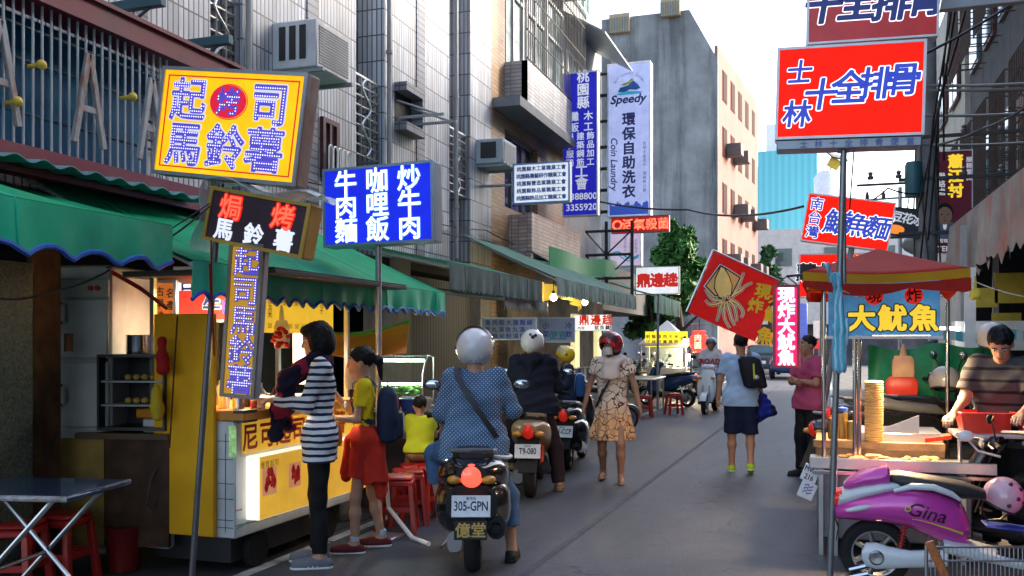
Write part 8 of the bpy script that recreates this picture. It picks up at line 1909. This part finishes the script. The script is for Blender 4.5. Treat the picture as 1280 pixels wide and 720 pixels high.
# helmets lying about
def loose_helmet(label, q, m, rot, stick=None, r=.135):
    t = thing('helmet', label, 'helmet', q, rot)
    w = MB(); w.sphere((0, 0, 0), (r, r*1.1, r*1.02), 28, 14, -.55, 1); w.sphere((0, 0, 0), (r*.9, r, r*.93), 28, 12, -.55, 1); w.build('shell', m, t)
    w = MB(); z = -r*.55; k = math.sqrt(1-.55**2); w.tube([(r*k*math.cos(a), r*1.1*k*math.sin(a), z*1.02) for a in [i*.2 for i in range(32)]], .008, 6, closed=True); w.build('edge_trim', M_black, t)
    for s1 in (-1, 1): w = MB(); w.tube([(s1*r*.8, 0, z), (s1*r*.5, .02, z-.08), (0, .03, z-.12)], .006, 5); w.build('chin_strap', M_black, t)
    if stick:
        w = MB()
        for (az, el) in stick: q_ = Vector((math.cos(az)*math.cos(el)*r, math.sin(az)*math.cos(el)*r*1.1, math.sin(el)*r*1.02)); w.sphere(q_, (.014, .014, .014), 8, 5)
        w.build('dark_rivet', mat('plum', (.06, .01, .03), .4), t)
    return t
loose_helmet('pale pink helmet with dark dots hanging beside the pink scooter', P(1254, 620, 5.75), mat('pale_pink', (.62, .38, .45), .2, coat=.6, var=.04), (R(8), R(24), R(10)), ((-1.2, .3), (-1.9, .9), (-1.5, -.2), (-.7, .2), (-1.0, .85)), .118)
loose_helmet('grey helmet perched on a scooter in front of the green tarpaulin', P(1181, 476, 8.2), mat('grey_helm', (.2, .2, .21), .3, coat=.5), (R(-10), R(8), R(20)), None, .13)
loose_helmet('pale helmet hanging behind the stall keeper', P(1243, 422, 7.6), mat('pale_helm', (.5, .5, .48), .3, coat=.5), (R(10), 0, R(20)), None, .13)
# wire basket fence in the right corner
wb_ = thing('wire_basket', 'low wire mesh basket in front of the pink scooter at the right corner', 'basket', P(1165, 720, 5.25)*1); wb_.location.z = 0
a, c = P(1158, HZ, 5.2), P(1300, HZ, 5.2); w = MB(); z1 = P(1200, 684, 5.2).z; z2 = P(1200, 701, 5.2).z; n = 26
for i in range(n+1):
    q = a.lerp(c, i/n); w.cyl((q.x, q.y, .0), (q.x, q.y, z1), .0032, n=5)
for z in (z1, z2, .08): w.cyl((a.x, a.y, z), (c.x, c.y, z), .006, n=6)
w.cyl((a.x, a.y, z1), (a.x+.05, a.y+.35, z1), .006); w.cyl((a.x, a.y, .0), (a.x, a.y, z1+.02), .01, n=8)
part(w, 'wire_mesh', M_steel, wb_)
w = MB(); q = P(1172, 700, 5.15); w.box(q, (.05, .03, .22), .006, rot=(0, R(-24), 0)); tag(w.build('orange_clip', mat('orange_brown', (.4, .12, .03), .5, var=.4, vscale=40)), 'small orange-brown clip hanging on the corner of the wire basket', 'clip')
w = MB(); q = P(1258, 658, 5.7); w.box(q, (.26, .2, .012), .005, rot=(0, R(5), 0)); tag(w.build('blue_packet', mat('blue_packet', (.03, .06, .35), .4, var=.4)), 'flat blue packet on the footboard of the pink scooter', 'packet')
# ================================================================== SMALL CLUTTER
M_card = mat('cardboard', (.3, .19, .1), .8, var=.25)
def carton(label, q, s_, rz):
    t = thing('carton', label, 'box', (q.x, q.y, q.z), rz); w = MB(); w.box((0, 0, s_[2]/2), s_, .006); w.build('box_body', M_card, t)
    w = MB(); w.box((0, 0, s_[2]+.001), (s_[0]*.98, .05, .003)); w.build('tape', mat('tape', (.4, .3, .16), .3), t)
    for sx in (-1, 1): w = MB(); w.box((sx*s_[0]*.25, -s_[1]*.5-s_[1]*.12, s_[2]-.03), (s_[0]*.46, s_[1]*.28, .004), 0, rot=(-.6, 0, 0)); w.build('flap', M_card, t)
q = P(448, HZ, 9.6); q.z = .012; carton('brown carton on the pavement behind the low dark counter', q, (.4, .3, .35), R(20))
q = P(575, HZ, 11.6); q.z = .012; carton('brown carton standing before the roller shutter', q, (.45, .35, .4), R(-12))
q = P(735, HZ, 19.5); q.z = .012; carton('brown carton beside the counter with the steel pots', q, (.4, .4, .45), R(15))
def cylinder_(label, q, m):
    t = thing('gas_cylinder', label, 'gas cylinder', (q.x, q.y, q.z)); w = MB(); w.lathe([(0, 0), (.13, 0), (.15, .03), (.15, .5), (.12, .58), (.04, .62), (0, .62)], n=24); w.build('tank', m, t)
    w = MB(); w.tube([(.09*math.cos(a), .09*math.sin(a), .7) for a in [i*.393 for i in range(16)]], .012, 6, closed=True)
    for a in (0, 2.1, 4.2): w.cyl((.09*math.cos(a), .09*math.sin(a), .7), (.09*math.cos(a), .09*math.sin(a), .58), .01, n=6)
    w.build('collar', m, t); w = MB(); w.cyl((0, 0, .62), (0, 0, .68), .025); w.cyl((-.04, 0, .68), (.04, 0, .68), .012); w.build('valve', mat('brass', (.5, .32, .1)), t)
q = P(420, HZ, 8.0); q.z = .012; cylinder_('grey gas cylinder at the far end of the potato cart', q, mat('cyl_grey', (.2, .22, .22), .5, dirt=(.15, .07, .04, .6)))
q = P(1016, HZ, 9.2); q.z = 0; q.x += .35; cylinder_('rusty gas cylinder behind the squid cart', q, mat('cyl_rust', (.25, .12, .07), .6, var=.5))
def crate(label, q, m, rz):
    t = thing('crate', label, 'crate', (q.x, q.y, q.z), rz); w = MB()
    for z in (.02, .09, .16, .23): w.bx(-.24, .24, -.17, -.155, z, z+.045); w.bx(-.24, .24, .155, .17, z, z+.045); w.bx(-.24, -.225, -.155, .155, z, z+.045); w.bx(.225, .24, -.155, .155, z, z+.045)
    for sx in (-1, 1):
        for sy in (-1, 1): w.box((sx*.23, sy*.16, .14), (.03, .03, .28))
    w.bx(-.22, .22, -.15, .15, .0, .012); w.build('basket', m, t, smooth=False)
M_cr = (mat('crate_blue', (.02, .09, .3), .5), mat('crate_red', (.4, .03, .02), .5), mat('crate_yellow', (.5, .32, .03), .5))
for k, (px, d, z, m_, lb) in enumerate(((588, 10.2, .012, 0, 'blue plastic crate at the foot of the pillar behind the navy hoodie'), (560, 10.6, .012, 1, 'red plastic crate below a yellow one before the shutter'), (560, 10.6, .295, 2, 'yellow plastic crate stacked on the red one'), (742, 16.5, .012, 0, 'blue plastic crate beside the pale yellow doorpost'))):
    q = P(px, HZ, d); q.z = z; crate(lb, q, M_cr[m_], R(8+5*k))
for (px, py, d, m_, lb) in ((352, 418, 6.6, mat('clear_bag', (.6, .62, .62), .25, alpha=.6), 'clear plastic bags hanging by the white menu of the potato cart'), (441, 470, 6.9, mat('clear_bag', (.6, .62, .62)), 'clear plastic bag hanging beside the face of the schoolgirl'), (418, 540, 6.75, mat('tissue_orange', (.6, .25, .03), .5), 'orange tissue packet hanging at the far end of the potato cart')):
    carrier(lb, px, py, d, m_, .12, .2)
w = MB(); rg = random.Random(2); q = P(349, 418, 6.5)
for k in range(26): w.sphere(q+Vector((rg.uniform(-.05, .05), rg.uniform(-.04, .04), rg.uniform(-.09, .05))), (.02, .02, .014), 7, 4)
tag(w.build('red_blossoms', mat('blossom_red', (.45, .01, .02), .6)), 'bunch of red paper blossoms under the yellow menu strip', 'decoration')
for k, (px, py) in enumerate(((318, 512), (326, 508), (343, 505))):
    w = MB(); h_ = (.2, .17, .14)[k]; w.lathe([(0, 0), (.03, 0), (.032, h_*.65), (.013, h_*.8), (.011, h_), (0, h_)], n=14); o = w.build('bottle', (mat('sauce_red', (.4, .03, .02)), mat('mayo', (.65, .62, .5), .4), mat('soy', (.05, .02, .01), .2))[k]); qq = P(px, HZ, 6.35); o.location = (qq.x, qq.y, 1.101)
    tag(o, ['red squeeze bottle', 'cream squeeze bottle', 'dark sauce bottle'][k]+' at the back of the orange counter', 'bottle')
# more parked scooters further down the left side
for k, (px, py, a, lb) in enumerate(((846, 497, 70, 'dark scooter half hidden behind the dark blue one by the edge line'), (826, 493, 58, 'dark scooter third along the edge line before the white roofed cart'))):
    q = PG(px, py); r_ = [o for o in S.objects if o.name.startswith('scooter') and o.get('label', '').startswith('dark grey scooter')][0]
    dup(r_, (q.x-.3, q.y, 0), R(a), lb)
# loose wires along the tiled front
for k, (z, s_) in enumerate(((3.05, .12), (3.2, .2))):
    pts = []
    for i in range(41): u = i/40; pts.append((FX+.07, 1.5+u*15, z+.02*math.sin(u*9)-s_*abs(math.sin(u*math.pi*4))*.5))
    w = MB(); w.tube(pts, .009, 5); tag(w.build('cable', M_black), ['lower', 'upper'][k]+' black wire looping along the tiled building front above the awnings', 'cable', 'overhead cables')
